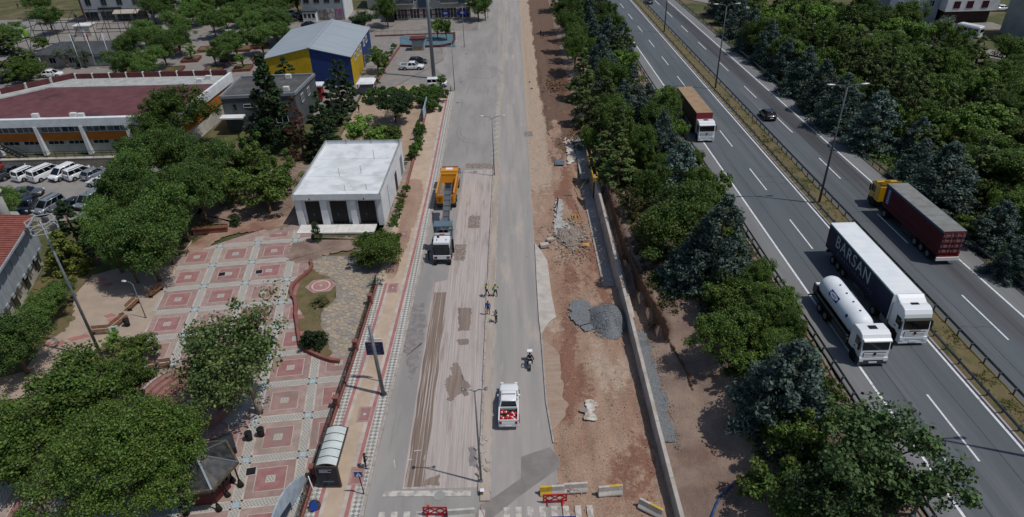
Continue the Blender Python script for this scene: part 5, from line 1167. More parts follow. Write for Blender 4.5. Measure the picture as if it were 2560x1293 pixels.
# (3) yellow tractor with the maroon container, going up
maro = mat('container_maroon', '#5a2229', '#4d1d24', 1.2, .7, world=False, c3='#6b3a38', s3=1.6); contr = mat('container_roof', '#80817f', '#72736f', .8, .8, world=False); cblu = mat('container_blue', '#27435f', rough=.6); p_yel = paint('paint_yellow', '#c79a12')
ty = 61.0; t = thing('container_lorry', 'yellow tractor pulling a maroon shipping container', 'lorry', (46.3, ty, zh(ty)+.012), 0)
y0 = 15.6; cab(t, p_yel, y0, roofh=3.3, low=black, sun=True)
MB().box(-.45,.45,.3,y0-1.6,.6,.95).build('chassis', chas, t); axle(t,y0-1.0,.5); axle(t,y0-4.4,.5,True)
for y in (1.6,2.95,4.3): axle(t, y, .5, False, 1.25)
cb = MB().box(-1.2,1.2,.1,12.3,1.25,3.98).build('container', maro, t)
rib = MB().box(-.03,.03,-.06,.06,1.35,3.8).mesh('rib', maro)
for s in (-1, 1):
    for k in range(42): put(rib, 'rib', cb, (s*1.21, .5+k*.28, 0))
    MB().box(s*1.22-.03,s*1.22+.03,.1,12.3,3.78,4.0).build('top_rail', cblu, cb); MB().box(s*1.22-.03,s*1.22+.03,.1,12.3,1.2,1.36).build('bottom_rail', maro, cb)
    q = MB().box(s*1.235-.01,s*1.235+.03,10.9,11.75,1.7,3.7).build('logo_plate', mat('logo_blue', '#22305e', rough=.6), cb)
    for k in range(7): MB().box(s*1.255-.01,s*1.255+.02,11.1,11.55,1.85+k*.26,1.98+k*.26).build('logo_letter', mat('letter_pale', '#aeb4c6', rough=.5), q)
MB().box(-1.2,1.2,.1,12.3,3.98,4.03).build('container_roof', contr, cb)
for k in range(11): MB().box(-1.15,1.15,.4+k*1.1,.46+k*1.1,4.03,4.05).build('roof_rib', contr, cb)
for s in (-1, 1):
    d = MB().box(s*.6-.57,s*.6+.57,.02,.1,1.35,3.85).build('door', maro, cb)
    for k in range(4): MB().box(s*.6-.54,s*.6+.54,-.02,.03,1.5+k*.62,1.78+k*.62).build('door_panel', mat('container_door', '#7a4444', '#8c6462', 2, .7, world=False), d)
    for a in (-.3,.3): MB().cyl((s*.6+a,-.04,1.35),(s*.6+a,-.04,3.85), .03, n=6).build('lock_rod', steel_d, d)
MB().box(-1.2,1.2,-.1,.05,.55,.95).build('rear_bumper', plate_m, t); MB().box(-1.15,1.15,.0,.2,.98,1.2).build('lamp_bar', lampr, t)
MB().box(-.6,.6,2,9,.9,1.22).build('trailer_chassis', chas, t)
for s in (-1, 1): MB().box(s*1.1-.03,s*1.1+.03,5.3,7.6,.5,.6).build('side_guard', steel, t); MB().box(s*1.1-.03,s*1.1+.03,5.3,7.6,.8,.9).build('side_guard', steel, t)
tilt(t, False)
# (4) white tractor with tan-roofed trailer
tan = mat('trailer_roof_tan', '#8f765c', '#9a8167', .8, .8, world=False); grn = mat('curtain_dark', '#2a2f2c', '#343833', 1.2, .6, world=False); tred = mat('trailer_red', '#7d2233', rough=.6)
c = PH(1779, 357, 0); t = thing('covered_lorry', 'white tractor with a tan-roofed dark curtain trailer', 'lorry', (29.55+.55, c.y+.2, zh(c.y)+.012), math.pi)
cab(t, p_white, 0, roofh=3.15, fairing=False, low=p_white, sun=False)
MB().box(-.45,.45,-6.5,-1.7,.6,.95).build('chassis', chas, t); axle(t,-1.0,.52); axle(t,-4.6,.52,True)
for y in (-11.2,-12.5,-13.8): axle(t, y, .5, False, 1.25)
b_ = MB().box(-1.25,1.25,-16,-2.3,1.25,3.9).build('curtain_body', grn, t); MB().box(-1.28,1.28,-16.05,-2.25,3.9,4.0).build('trailer_roof', tan, t); MB().box(-1.27,1.27,-2.32,-2.2,1.2,3.95).build('front_wall', tred, t)
for k in range(7): MB().box(1.245,1.262,-13.6+k*1.25,-12.9+k*1.25,2.4,3.3).build('worn_letter', mat('letter_olive', '#4a4733', '#3a3a2e', 3, .6), b_)
MB().box(-.5,.5,-15.8,-7.5,.85,1.2).build('trailer_chassis', chas, t); tilt(t, True)
# (5) dump truck
p_or = paint('paint_orange', '#d08a12', 0, .45)
c = P(1115, 530); t = thing('dump_truck', 'orange tipper truck being loaded by the milling machine', 'dump truck', (c.x, c.y+.3, .012), D(-1.5))
y0 = 8.4; cab(t, p_or, y0, roofh=3.0, fairing=False, low=black, sun=False)
MB().box(-.4,.4,.3,y0-1.6,.7,1.0).build('chassis', chas, t); axle(t,y0-1.1,.52); axle(t,1.3,.52,True); axle(t,2.75,.52,True)
bd = MB().box(-1.2,1.2,.2,6.0,1.1,1.25).build('tipper_bed', p_or, t)
inn = mat('bed_worn', '#a8843f', '#8c8375', 1.4, .7, world=False, lo=.42, hi=.58)
for s in (-1, 1):
    MB().box(s*1.2-.05,s*1.2+.05,.2,6.0,1.1,2.65).build('bed_side', p_or, bd); MB().box(s*1.13-.02,s*1.13+.02,.25,5.95,1.25,2.62).build('bed_liner', inn, bd)
    for k in range(6): MB().box(s*1.28-.05,s*1.28+.05,.5+k*1.0,.6+k*1.0,1.1,2.6).build('bed_rib', p_or, bd)
    MB().box(s*1.2-.09,s*1.2+.09,.15,6.05,2.65,2.75).build('bed_rail', p_or, bd)
MB().box(-1.1,1.1,.25,5.9,1.25,1.3).build('bed_floor', inn, bd)
MB().add([(-1.2,6.0,1.1),(1.2,6.0,1.1),(1.2,6.4,3.0),(-1.2,6.4,3.0),(-1.2,6.1,1.1),(1.2,6.1,1.1),(1.2,6.5,3.0),(-1.2,6.5,3.0)], [(3,2,1,0),(4,5,6,7),(0,1,5,4),(1,2,6,5),(2,3,7,6),(3,0,4,7)]).build('headboard', p_or, bd); MB().box(-1.2,1.2,6.4,7.3,2.95,3.05).build('cab_guard', p_or, bd)
tg = MB().box(-1.2,1.2,.08,.2,1.1,2.4).build('tailgate', p_or, bd)
for s in (-1, 1): MB().box(s*.72-.36,s*.72+.36,.04,.09,1.35,2.2).build('tailgate_panel', mat('paint_orange_dark', '#b06f10', rough=.5), tg)
for s in (-1, 1):
    for k in range(3): MB().bar((s*.72-.15,.03,1.55+k*.2),(s*.72+.15,.03,1.7+k*.2), .05, .04).build('chevron', lampr, tg)
MB().box(-1.15,1.15,.05,.2,.7,.95).build('rear_bumper', chas, t); MB().box(-.5,.5,y0-1.7,y0-1.0,3.0,3.12).build('roof_hatch', p_white, t)
ld = []
stuff(MB().add([( -1.08+.24*i, .6+.6*j, 1.32+.55*math.exp(-((i-4.5)/3)**2-((j-3.2)/2.6)**2)+rnd.uniform(0,.06)) for j in range(9) for i in range(10)], [(j*10+i, j*10+i+1, (j+1)*10+i+1, (j+1)*10+i) for j in range(8) for i in range(9)], 0, True).build('asphalt_load', rub_br, t))
# (6) milling machine
c = P(1106, 668); t = thing('milling_machine', 'white and grey road milling machine with a long conveyor', 'milling machine', (c.x, c.y+.6, .02), D(-1)); t.scale = (1, .62, 1)
mw = paint('machine_white', '#d8dadb', 0, .5); mg_ = mat('machine_grey', '#5c6469', '#6b7276', 1, .5, .2, world=False)
MB().box(-1.0,1.0,.0,7.4,.9,2.3).build('body', mg_, t, bevel=.05); hd = MB().tbox(-1.02,1.02,.1,3.0,2.3,3.0,.06,.12).build('engine_hood', mw, t, bevel=.06, seg=2)
MB().cyl((-.45,2.2,3.0),(-.45,2.2,3.2), .16, n=12).build('exhaust', black, hd); MB().box(-.6,-.52,1.0,1.5,3.0,3.06).build('grab_rail', black, hd); MB().box(.52,.6,1.0,1.5,3.0,3.06).build('grab_rail', black, hd)
rg_ = MB().box(-.95,.95,-.06,.1,1.35,2.75).build('radiator_grille', black, t)
for k in range(8): MB().box(-.85,.85,-.1,-.05,1.45+k*.155,1.51+k*.155).build('slat', steel_d, rg_)
MB().box(-1.05,1.05,-.2,.05,.8,1.3).build('rear_panel', mw, t); 
for s in (-1, 1): MB().box(s*.75-.18,s*.75+.18,-.24,-.19,.9,1.2).build('light_cluster', lampr, t)
for s in (-1, 1):
    for y in (.3, 6.2):
        tr_ = MB().xprof([(y-.75,.2),(y-.55,.0),(y+.55,.0),(y+.75,.2),(y+.75,.5),(y+.5,.72),(y-.5,.72),(y-.75,.5)], s*.85-.17, s*.85+.17).build('track', tyre_m, t); MB().cyl((s*.85,y,.7),(s*.85,y,1.2), .16, n=8).build('lift_leg', steel, tr_)
    MB().box(s*1.02-.04,s*1.02+.04,2.0,4.6,.08,1.0).build('side_plate', mg_, t)
cn = MB().box(-1.15,1.15,4.4,6.6,3.65,3.78).build('canopy', mat('canopy_blue', '#5e707c', '#55666f', 1, .5), t)
for a, b in ((-1.05,4.7),(1.05,4.7),(-1.05,6.5),(1.05,6.5)): MB().cyl((a,b,2.3),(a,b,3.65), .04, n=6).build('post', dark, cn)
MB().box(-.75,.75,3.4,4.3,2.3,2.7).build('console', dark, t); MB().box(-.9,.9,3.1,3.35,2.3,3.2).build('operator_screen', cglass, t); MB().box(-.95,.95,3.02,3.12,3.0,3.3).build('name_board', mw, t)
q_ = MB().box(-.3,.3,2.97,3.02,3.1,3.2).build('red_emblem', crd, t)
MB().box(-.5,-.1,5.0,5.5,2.3,2.9).build('seat', black, t); MB().box(.1,.5,5.0,5.5,2.3,2.9).build('seat', black, t)
cv = MB().bar((0,7.0,1.6),(0,19.6,4.6), .8, .32).build('conveyor', mat('conveyor_grey', '#4d5257', '#5b6065', 1, .6, world=False), t)
for s in (-1, 1): MB().bar((s*.42,7.0,1.75),(s*.42,19.6,4.75), .08, .3).build('conveyor_side', mg_, cv)
MB().bar((0,18.6,4.38),(0,20.0,4.7), 1.0, .5).build('conveyor_head', dark, cv)
for k in range(8): MB().bar((-.47,8.2+k*1.4,2.2+k*.333),(.47,8.2+k*1.4,2.2+k*.333), .06).build('cross_bar', steel_d, cv)
for s in (-1, 1): MB().bar((s*.75,6.6,2.4),(s*.5,10.2,2.9), .07).build('stay', dark, cv)
for s in (-1, 1): MB().box(s*1.2-.12,s*1.2+.12,2.9,3.2,.5,2.4).build('ladder', dark, t)
# ================================================================== plaza furniture and street props
brick = mat('brick_coping', '#7a4c45', '#88594f', 1.2, .9, bump=.2, bscale=8); iron = mat('wrought_iron', '#2a2725', rough=.6, metal=.3); wood = mat('bench_wood', '#7a5238', '#64422d', 3, .8, world=False)
# sidewalk fence: low wall, pillars, iron panels
FX = lambda y: KERBX(y) - 4.78
fn = thing('iron_fence', 'wrought iron fence on a low red wall along the tiled sidewalk', 'fence')
def ironpanel(L_):
    b = MB()
    for z in (.5, 1.35): b.box(-.02,.02,0,L_,z,z+.04)
    n_ = int(L_/.16)
    for k in range(n_+1): b.box(-.012,.012,k*L_/n_-.012,k*L_/n_+.012,.5,1.45)
    for k in range(int(L_/.5)):
        c = (0, .25+k*.5, .92); b.tube([(0, c[1]+.2*math.cos(a), c[2]+.28*math.sin(a)) for a in [2*math.pi*i/8 for i in range(9)]], .016, 4)
    return b.mesh('iron_panel', iron)
ip = ironpanel(1.96)
y = 22.0; k = 0
while y < 66:
    a = math.atan2(FX(y+2)-FX(y), 2); MB().box(-.14,.14,0,1.98,0,.46).build('low_wall', brick, fn, (FX(y), y, 0), -a)
    put(ip, 'iron_panel', fn, (FX(y), y, 0), -a)
    if k % 4 == 0: MB().box(-.22,.22,-.22,.22,0,1.3).build('pillar', brick, fn, (FX(y), y, 0), -a, bevel=.02); MB().box(-.27,.27,-.27,.27,1.3,1.42).build('pillar_cap', brick, fn, (FX(y), y, 0), -a)
    y += 2; k += 1
fw = thing('garden_wall', 'low red wall edging the hedge past the white garage', 'wall'); y = 84.0
while y < 128: MB().box(-.14,.14,0,1.98,0,.5).build('wall_block', brick, fw, (FX(y)+.1, y, 0), -math.atan2(FX(y+2)-FX(y), 2)); y += 2
# curved flower-bed wall
pw = thing('planter_wall', 'wavy red brick wall around the flower bed', 'wall')
pts = [P(x, y) for x, y in ((778,655),(780,668),(776,680),(765,690),(750,700),(738,712),(728,728),(730,742),(738,752),(741,770),(740,790),(744,815),(748,845),(752,868),(766,880),(785,889),(805,898),(830,906),(850,908))]
for a, b in zip(pts, pts[1:]): MB().bar((a.x,a.y,.25),(b.x,b.y,.25), .34, .5).build('wall_segment', brick, pw, bevel=.03)
# bus shelter
bs = thing('bus_shelter', 'bus shelter with white barrel roof and dark poster end', 'bus shelter', (-15.4, 39.0, .11), -.02); bs.scale = (1, .64, 1)
alu = mat('shelter_frame', '#4a4643', rough=.5, metal=.3); poly = mat('shelter_roof', '#c4cbc8', '#b4bcb9', .8, .4)
for k in range(5):
    y0 = -3.2+k*1.28; b = MB(); ring = []
    for u in range(9):
        x = -.85+1.7*u/8; z = 2.42+.28*math.sin(math.pi*u/8); ring.append((x, z))
    b.add([(x, y0+.03, z) for x, z in ring]+[(x, y0+1.25, z) for x, z in ring]+[(x, y0+.03, z-.03) for x, z in ring]+[(x, y0+1.25, z-.03) for x, z in ring], [(i,i+1,10+i,9+i) for i in range(8)]+[(18+i,27+i,28+i,19+i) for i in range(8)], 0, True); b.build('roof_panel', poly, bs)
for k in range(6):
    y0 = -3.2+k*1.28; MB().tube([(-.88+1.76*u/8, y0, 2.44+.29*math.sin(math.pi*u/8)) for u in range(9)], .035, 5).build('roof_rib', alu, bs)
for s in (-1, 1): MB().box(s*.88-.06,s*.88+.06,-3.25,3.25,2.36,2.48).build('eave_beam', alu, bs)
for (x, y) in ((-.86,-3.15),(.86,-3.15),(-.86,3.15),(-.86,0)): MB().box(x-.05,x+.05,y-.05,y+.05,0,2.4).build('post', alu, bs)
for k in range(4): MB().box(-.88,-.85,-3.1+k*1.55,-1.6+k*1.55,.3,2.3).build('glass_pane', mat('shelter_glass', '#5d6b70', rough=.1, spec=.6), bs)
ad = MB().box(-.92,.92,-3.42,-3.28,.12,2.5).build('poster_case', alu, bs); pst = MB().box(-.78,.78,-3.44,-3.41,.3,2.3).build('poster', mat('poster_dark', '#171a26', '#232838', 2.5, .25), ad)
pt = mat('poster_text', '#a9adb8', rough=.5)
for k, (x0, x1, z) in enumerate(((-.6,.45,2.14),(-.6,.1,2.0),(-.6,.35,1.86))): MB().box(x0, x1, -3.446, -3.44, z, z+.06).build('poster_line', pt, ad)
MB().box(-.45,.4,-3.446,-3.44,.72,.86).build('poster_line', mat('poster_teal', '#2f7d86', rough=.5), ad)
MB().box(-.7,-.3,-2.6,2.4,.42,.48).build('bench_seat', alu, bs)
for y in (-2.2, 0, 2.0): MB().box(-.55,-.45,y-.04,y+.04,0,.42).build('bench_leg', alu, bs)
# thick sign mast with direction panels
c = P(959, 988); t = thing('sign_mast', 'thick grey mast leaning over the tiled sidewalk', 'mast', (c.x, c.y, .1))
MB().cyl((0,0,0),(-.25,.1,8.1), .19, .15, 12).build('pole', polem, t); MB().cyl((0,0,0),(0,0,.06), .35, .35, 10).build('base_plate', steel_d, t)
c = P(951, 955); t = thing('direction_sign', 'three dark blue direction panels beside the grey mast', 'sign', (c.x, c.y, .1))
MB().cyl((0,0,0),(0,0,5.6), .06, .05, 8).build('post', polem, t); pbm = mat('sign_back', '#1d2750', '#182144', 3, .4, world=False)
for k in range(3):
    q = MB().box(-.82,.82,-.04,.04,3.35+k*.52,3.8+k*.52).build('sign_panel', pbm, t)
    MB().box(-.55,.5,-.05,-.038,3.53+k*.52,3.6+k*.52).build('sign_line', mat('sign_line', '#4a5273', rough=.5), q)
MB().box(-.45,.0,-.05,.02,5.0,5.5).build('small_plate', mat('plate_pale', '#9aa7b3', rough=.5), t); MB().box(.05,.8,-.05,.02,5.1,5.3).build('name_plate', plate_m, t)
# pedestrian crossing sign
c = P(911, 1238); t = thing('crossing_sign', 'blue square pedestrian crossing sign near the shelter', 'sign', (c.x, c.y, .1))
MB().cyl((0,0,0),(-.12,.02,2.4), .045, n=8).build('post', dark, t)
q = MB().box(-.47,.23,-.02,.02,2.1,2.75).build('sign_border', mat('sign_yellow', '#b7a84a', rough=.5), t); bp_ = MB().box(-.43,.19,-.032,-.02,2.14,2.71).build('sign_face', mat('sign_blue', '#1c4a9e', rough=.4), q)
MB().add([(-.36,-.036,2.2),(.12,-.036,2.2),(-.12,-.036,2.64)], [(0,1,2)]).build('white_triangle', plate_m, q)
f_ = MB(); f_.box(-.145,-.095,-.042,-.037,2.48,2.54); f_.bar((-.12,-.04,2.47),(-.12,-.04,2.36), .035, .004); f_.bar((-.12,-.04,2.36),(-.18,-.04,2.24), .03, .004); f_.bar((-.12,-.04,2.36),(-.06,-.04,2.24), .03, .004); f_.bar((-.12,-.04,2.44),(-.05,-.04,2.37), .025, .004); f_.build('walker_symbol', black, q)
# curved pale blue board by the fence and its pole
t = thing('curved_board', 'long curved pale blue board standing behind the fence', 'billboard', (-18.75, 31.2, 0), -.2)
pb2 = mat('board_pale', '#94a2b0', '#a9b3ba', 1.5, .5, world=False)
b = MB(); prof = [(0,.5)] + [(6.2*u/10, .9+1.9*math.sin(math.pi*(.12+.83*u/10))) for u in range(11)] + [(6.2,.5)]
b.xprof(prof, -.06, .06); b.build('panel', pb2, t); MB().xprof([(.4,.6),(3.6,.6),(3.6,1.2),(2.2,1.45),(.4,1.2)], .058, .075).build('dark_field', mat('board_navy', '#30394a', rough=.5), t)
for y in (.5, 3.7): MB().box(-.12,-.06,y-.06,y+.06,0,1.6).build('post', steel, t)
c = P(797, 1262); t = thing('flag_pole', 'thin white pole beside the curved pale blue board', 'pole', (c.x, c.y, .05)); MB().cyl((0,0,0),(-.35,.3,3.0), .035, n=6).build('pole', p_white, t); MB().cyl((0,0,0),(0,0,.08), .14, n=8).build('foot', steel, t)
c = P(800, 1275); t = thing('round_sign', 'round blue sign disc leaning on the fence foot', 'sign', (c.x-.3, c.y, .05)); MB().cyl((0,0,.55),(.05,-.06,.58), .42, n=18).build('disc', mat('disc_blue', '#1b3a8c', rough=.4), t); MB().cyl((0,.03,.55),(.0,.0,.56), .48, n=18).build('rim', steel, t); MB().cyl((0,.02,0),(0,.02,.5), .04, n=6).build('post', steel, t)
# --- kiosk with hexagonal glazed roof
ap = P(484, 1137, 4.2); kx, ky = ap.x+.15, ap.y
ks_ = thing('park_kiosk', 'dark hexagonal kiosk with a tarnished glazed roof', 'kiosk', (kx, ky, .03), .12)
rfm = mat('kiosk_roof', '#34373a', '#4d4a44', 1.6, .4, .2, c3='#2a2c2e', s3=2.4, lo3=.48, hi3=.6, world=False); gold = mat('kiosk_edge', '#6b6250', '#4d463a', 3, .6, .3, world=False)
for k in range(6):
    a, b = math.pi/3*k, math.pi/3*(k+1); r0, r1 = 2.9, .2
    q = [(r0*math.cos(a),r0*math.sin(a),2.75),(r0*math.cos(b),r0*math.sin(b),2.75),(r1*math.cos(b),r1*math.sin(b),4.15),(r1*math.cos(a),r1*math.sin(a),4.15)]
    MB().add(q+[(x,y,z-.06) for x,y,z in q], [(0,1,2,3),(7,6,5,4),(0,4,5,1),(1,5,6,2),(2,6,7,3),(3,7,4,0)]).build('roof_panel', rfm, ks_)
    MB().bar((r0*math.cos(a),r0*math.sin(a),2.8),(0,0,4.22), .14, .1).build('roof_rib', mat('rib_grey', '#6c757c', rough=.4, metal=.4), ks_); MB().bar(q[0], q[1], .16, .22).build('eave', gold, ks_)
    px_, py_ = 2.5*math.cos(a), 2.5*math.sin(a)
    cl = MB().cyl((px_,py_,0),(px_,py_,2.7), .07, n=8).build('column', iron, ks_); MB().cyl((px_,py_,0),(px_,py_,.7), .28, .12, 10).build('column_base', iron, cl); MB().cyl((px_,py_,2.3),(px_,py_,2.7), .1, .22, 8).build('column_head', iron, cl)
    m_ = (a+b)/2; MB().bar((1.7*math.cos(a),1.7*math.sin(a),.55),(1.7*math.cos(b),1.7*math.sin(b),.55), .08, 1.1).build('counter', mat('counter_red', '#5a2a2a', rough=.7), ks_); MB().bar((1.7*math.cos(a),1.7*math.sin(a),1.7),(1.7*math.cos(b),1.7*math.sin(b),1.7), .05, 1.2).build('window', cglass, ks_)
MB().cyl((0,0,4.1),(0,0,4.6), .16, .04, 8).build('finial', iron, ks_)
for k, (px, py) in enumerate(((583,1204),(570,1240))):
    c = P(px, py); t = thing('lamp_stub', ('short ornate cast iron bollard lamp beside the kiosk roof edge', 'ornate cast iron bollard lamp in front of the kiosk counter')[k], 'bollard', (c.x, c.y, .04)); MB().cyl((0,0,0),(0,0,.5), .26, .12, 10).build('bell_base', iron, t); MB().cyl((0,0,.5),(0,0,1.5), .06, n=8).build('shaft', iron, t); MB().ball((0,0,1.6), .14, n=10).build('globe', iron, t)
# --- round amphitheatre
am = thing('amphitheatre', 'round red-tiled amphitheatre steps beside the airy plane tree', 'steps', (AM_C.x, AM_C.y, .03))
def arc(r0, r1, z0, z1, a0, a1, n_, nm, m):
    b = MB(); v = []
    for k in range(n_+1):
        a = lerp(a0, a1, k/n_); c_, s_ = math.cos(a), math.sin(a); v += [(r0*c_,r0*s_,z0),(r1*c_,r1*s_,z0),(r1*c_,r1*s_,z1),(r0*c_,r0*s_,z1)]
    b.add(v, [(4*k+i, 4*k+4+i, 4*k+4+(i+1)%4, 4*k+(i+1)%4) for k in range(n_) for i in range(4)] + [(0,1,2,3), (4*n_+3,4*n_+2,4*n_+1,4*n_)]); return b.build(nm, m, am)
amr = mat('amphi_red', '#85605a', '#92706a', 1.4, .9, bump=.2, bscale=8)
arc(4.62, 6.0, 0, .04, -.6, 3.7, 36, 'mosaic_ring', mosaic_p)
for k in range(4): arc(4.5-.55*k-.55, 4.5-.55*k, 0, .95-.22*k, -.3, 3.5, 30, 'step', amr); arc(4.5-.55*k-.07, 4.5-.55*k+.03, .9-.22*k, .99-.22*k, -.3, 3.5, 30, 'step_edge', brick)
arc(4.35, 4.6, 0, .95, 3.5, 5.98, 20, 'front_wall', amr)
MB().cyl((0,0,0),(0,0,.05), 2.3, n=36).build('floor', amr, am); MB().cyl((0.2,-.1,.05),(.2,-.1,.3), .4, .36, 16).build('fountain', conc, am)
arc(2.25, 2.33, .04, .12, 0, 6.283, 40, 'gold_rim', gold)
for k in range(26): a = 1.0+k*.1; MB().cyl((4.56*math.cos(a),4.56*math.sin(a),.9),(4.56*math.cos(a),4.56*math.sin(a),1.75), .018, n=4).build('baluster', iron, am)
MB().tube([(4.56*math.cos(1+.1*k),4.56*math.sin(1+.1*k),1.75) for k in range(26)], .03, 5).build('handrail', iron, am)
# --- benches
def bench(px, py, rz, label, L_=1.8, back=True, group=None):
    c = P(px, py); t = thing('bench', label, 'bench', (c.x, c.y, .03), rz, group)
    for k in range(4): MB().box(-L_/2,L_/2,-.22+k*.12,-.13+k*.12,.42,.46).build('seat_slat', wood, t)
    if back:
        for k in range(3): MB().box(-L_/2,L_/2,.27+.02*k,.30+.02*k,.55+k*.13,.65+k*.13).build('back_slat', wood, t)
    for s in (-1, 1): MB().box(s*(L_/2-.2)-.04,s*(L_/2-.2)+.04,-.22,.3,0,.42).build('leg', iron, t)
    return t
bench(255, 835, .1, 'wooden bench at the foot of the tall floodlight mast', 2.0); bench(303, 812, 1.3, 'wooden bench turned beside the park path', 2.2); bench(336, 768, 1.4, 'wooden bench in the tree shade near the short lamp'); bench(400, 922, .2, 'pale bench with a seated man by the amphitheatre', 2.2)
bench(392, 735, 1.2, 'shaded wooden bench at the edge of the locust shadow', 2.0)
c = P(528, 582); t = thing('brick_planter', 'long brown brick planter wall under the locust trees', 'planter', (c.x, c.y, .02), .1); MB().box(-2.2,2.2,-.3,.3,0,.75).build('body', brick, t); MB().box(-2.3,2.3,-.38,.38,.75,.85).build('coping', wood, t)
c = P(297, 852); t = thing('park_sign', 'small green and white runner sign by the lawn', 'sign', (c.x, c.y, .03), .3); MB().cyl((0,0,0),(0,0,1.2), .04, n=6).build('post', steel, t); MB().box(-.45,.45,-.03,.03,1.2,1.9).build('plate', plate_m, t); MB().box(-.2,.2,-.045,-.03,1.35,1.75).build('green_figure', mat('sign_green', '#3f7a4a', rough=.5), t)
for (px, py, l) in ((320,815,'dark litter bin beside the turned bench'),(625,1100,'dark litter bin by the foot of the airy plane tree'),(655,1090,'tall dark bin near the airy plane trunk'),(100,668,'dark litter bin at the corner of the grey hall'),(38,768,'dark litter bin in front of the grey hall wall')):
    c = P(px, py); t = thing('litter_bin', l, 'bin', (c.x, c.y, .03)); MB().cyl((0,0,0),(0,0,.85), .26, .32, 10).build('body', iron, t); MB().cyl((0,0,.85),(0,0,.92), .35, .3, 10).build('lid', dark, t)
for (px, py, l) in ((628,1180,'black square hatch lid by the kiosk'),(555,687,'dark iron lid in a red square'),(648,681,'dark iron lid near the flower bed wall')):
    c = P(px, py); t = thing('hatch_cover', l, 'hatch', (c.x, c.y, .062), .2); MB().box(-.38,.38,-.38,.38,0,.03).build('lid', dark, t); MB().box(-.45,.45,-.45,.45,-.01,.015).build('frame', conc, t)
c = P(560, 1128); tag(MB().xprof([(-.9,0),(.9,0),(1.0,.9),(0,1.5),(-1.0,.9)], -1.0, 1.0).build('canvas_cover', mat('canvas_dark', '#20242a', '#2c3138', 1, .8), None, (c.x, c.y, .03), .5, bevel=.08), 'dark canvas cover standing in the shade behind the kiosk', 'cover')
for k, (px, py) in enumerate(((525,1115),(505,1120),(545,1108))):
    c = P(px, py); t = thing('cafe_stool', 'small dark stool in the shade behind the kiosk', 'stool', (c.x, c.y, .03), 0, 'stools behind the kiosk'); MB().cyl((0,0,.42),(0,0,.48), .2, n=10).build('seat', dark, t)
    for a in (0, 2.1, 4.2): MB().bar((.15*math.cos(a),.15*math.sin(a),.42),(.2*math.cos(a),.2*math.sin(a),0), .035).build('leg', iron, t)
# floodlight mast with hexagonal carrier
c = P(258, 900); t = thing('floodlight_mast', 'tall leaning floodlight mast with a hexagonal lamp carrier', 'mast', (c.x, c.y, 0)); Hm = 16.4
MB().cyl((0,0,0),(0,0,Hm), .16, .09, 12).build('pole', polem, t)
hx6 = [(1.25*math.cos(math.pi/3*k+.3), 1.25*math.sin(math.pi/3*k+.3)) for k in range(6)]
for k in range(6):
    a, b = hx6[k], hx6[(k+1)%6]
    for z in (Hm-.9, Hm): MB().bar((a[0],a[1],z),(b[0],b[1],z), .06).build('carrier_bar', lampm, t)
    MB().bar((a[0],a[1],Hm-.9),(a[0],a[1],Hm), .05).build('carrier_post', lampm, t); MB().bar((0,0,Hm-.9),(a[0],a[1],Hm-.9), .05).build('spoke', lampm, t)
    if k in (1, 3, 5): MB().box(-.28,.28,-.12,.12,-.25,.25).build('floodlight', steel, t, ((a[0]+b[0])/2*1.1, (a[1]+b[1])/2*1.1, Hm-.6), math.pi/3*k+1.9)
# raised beds of the back park
bedm = mat('bed_brick', '#6a3a34', '#774640', 1, .9)
for k, (px, py) in enumerate(((478,148),(536,172),(435,174),(608,170),(575,146),(517,123),(425,125),(331,175),(608,122),(655,143),(560,100),(650,115))):
    c = P(px, py, .3); t = thing('raised_bed', 'square raised bed with dark red walls in the park paving', 'planter', (c.x, c.y, 0), .1, 'raised beds of the park')
    for (a, b, cc, d) in ((-1.9,1.9,-1.9,-1.65),(-1.9,1.9,1.65,1.9),(-1.9,-1.65,-1.65,1.65),(1.65,1.9,-1.65,1.65)): MB().box(a,b,cc,d,0,.6).build('bed_wall', bedm, t)
    MB().box(-1.66,1.66,-1.66,1.66,0,.5).build('soil', grass_m, t)
# --- barriers
jm = mat('barrier_concrete', '#bdb8b0', '#a8a39b', 1.6, .9, world=False, bump=.15, bscale=9); jy = mat('barrier_yellow', '#c7a62a', '#b0974a', 2.5, .85, world=False, lo=.45, hi=.6)
def jersey(px, py, rz, label, ycol=None, L_=1.95):
    c = P(px, py); t = thing('concrete_barrier', label, 'barrier', (c.x, c.y, .02), rz)
    prof = [(-.32,0),(.32,0),(.30,.12),(.14,.38),(.09,.85),(-.09,.85),(-.14,.38),(-.30,.12)]
    def seg(x0, x1, m, nm): MB().xprof(prof, x0, x1).build(nm, m, t, bevel=.015)
    if ycol == 'left': seg(-L_/2, -.02, jy, 'yellow_half'); seg(-.018, L_/2, jm, 'bare_half')
    else: seg(-L_/2, L_/2, jm, 'body')
    if ycol == 'top': MB().box(-.1,L_/2-.05,-.095,.095,.852,.862).build('yellow_top', jy, t)
    return t
jersey(1380, 1233, .05, 'half yellow half grey concrete barrier by the red plastic one', 'left'); jersey(1438, 1226, .05, 'grey concrete barrier wrapped in red and white tape'); jersey(1525, 1233, .07, 'concrete barrier with yellow top edge standing on the dirt', 'top'); jersey(1626, 1278, -.62, 'concrete barrier turned askew on the dirt', 'top'); jersey(1154, 1291, .05, 'plain grey concrete barrier on the crosswalk', None, 2.1)
tape = mat('barrier_tape', '#c9b4b4', '#a33c3c', 9, .6, world=False)
c = P(1434, 1226); tb = MB(); tb.tube([Vector((c.x-.4+.1*k+rnd.uniform(-.1,.1), c.y-.36+rnd.uniform(-.1,.1)-.02*k, .2+.6*abs(math.sin(k*1.7)))) for k in range(9)], .03, 4); tag(tb.build('barrier_tape', tape), 'crumpled red and white tape hanging on a concrete barrier', 'tape')
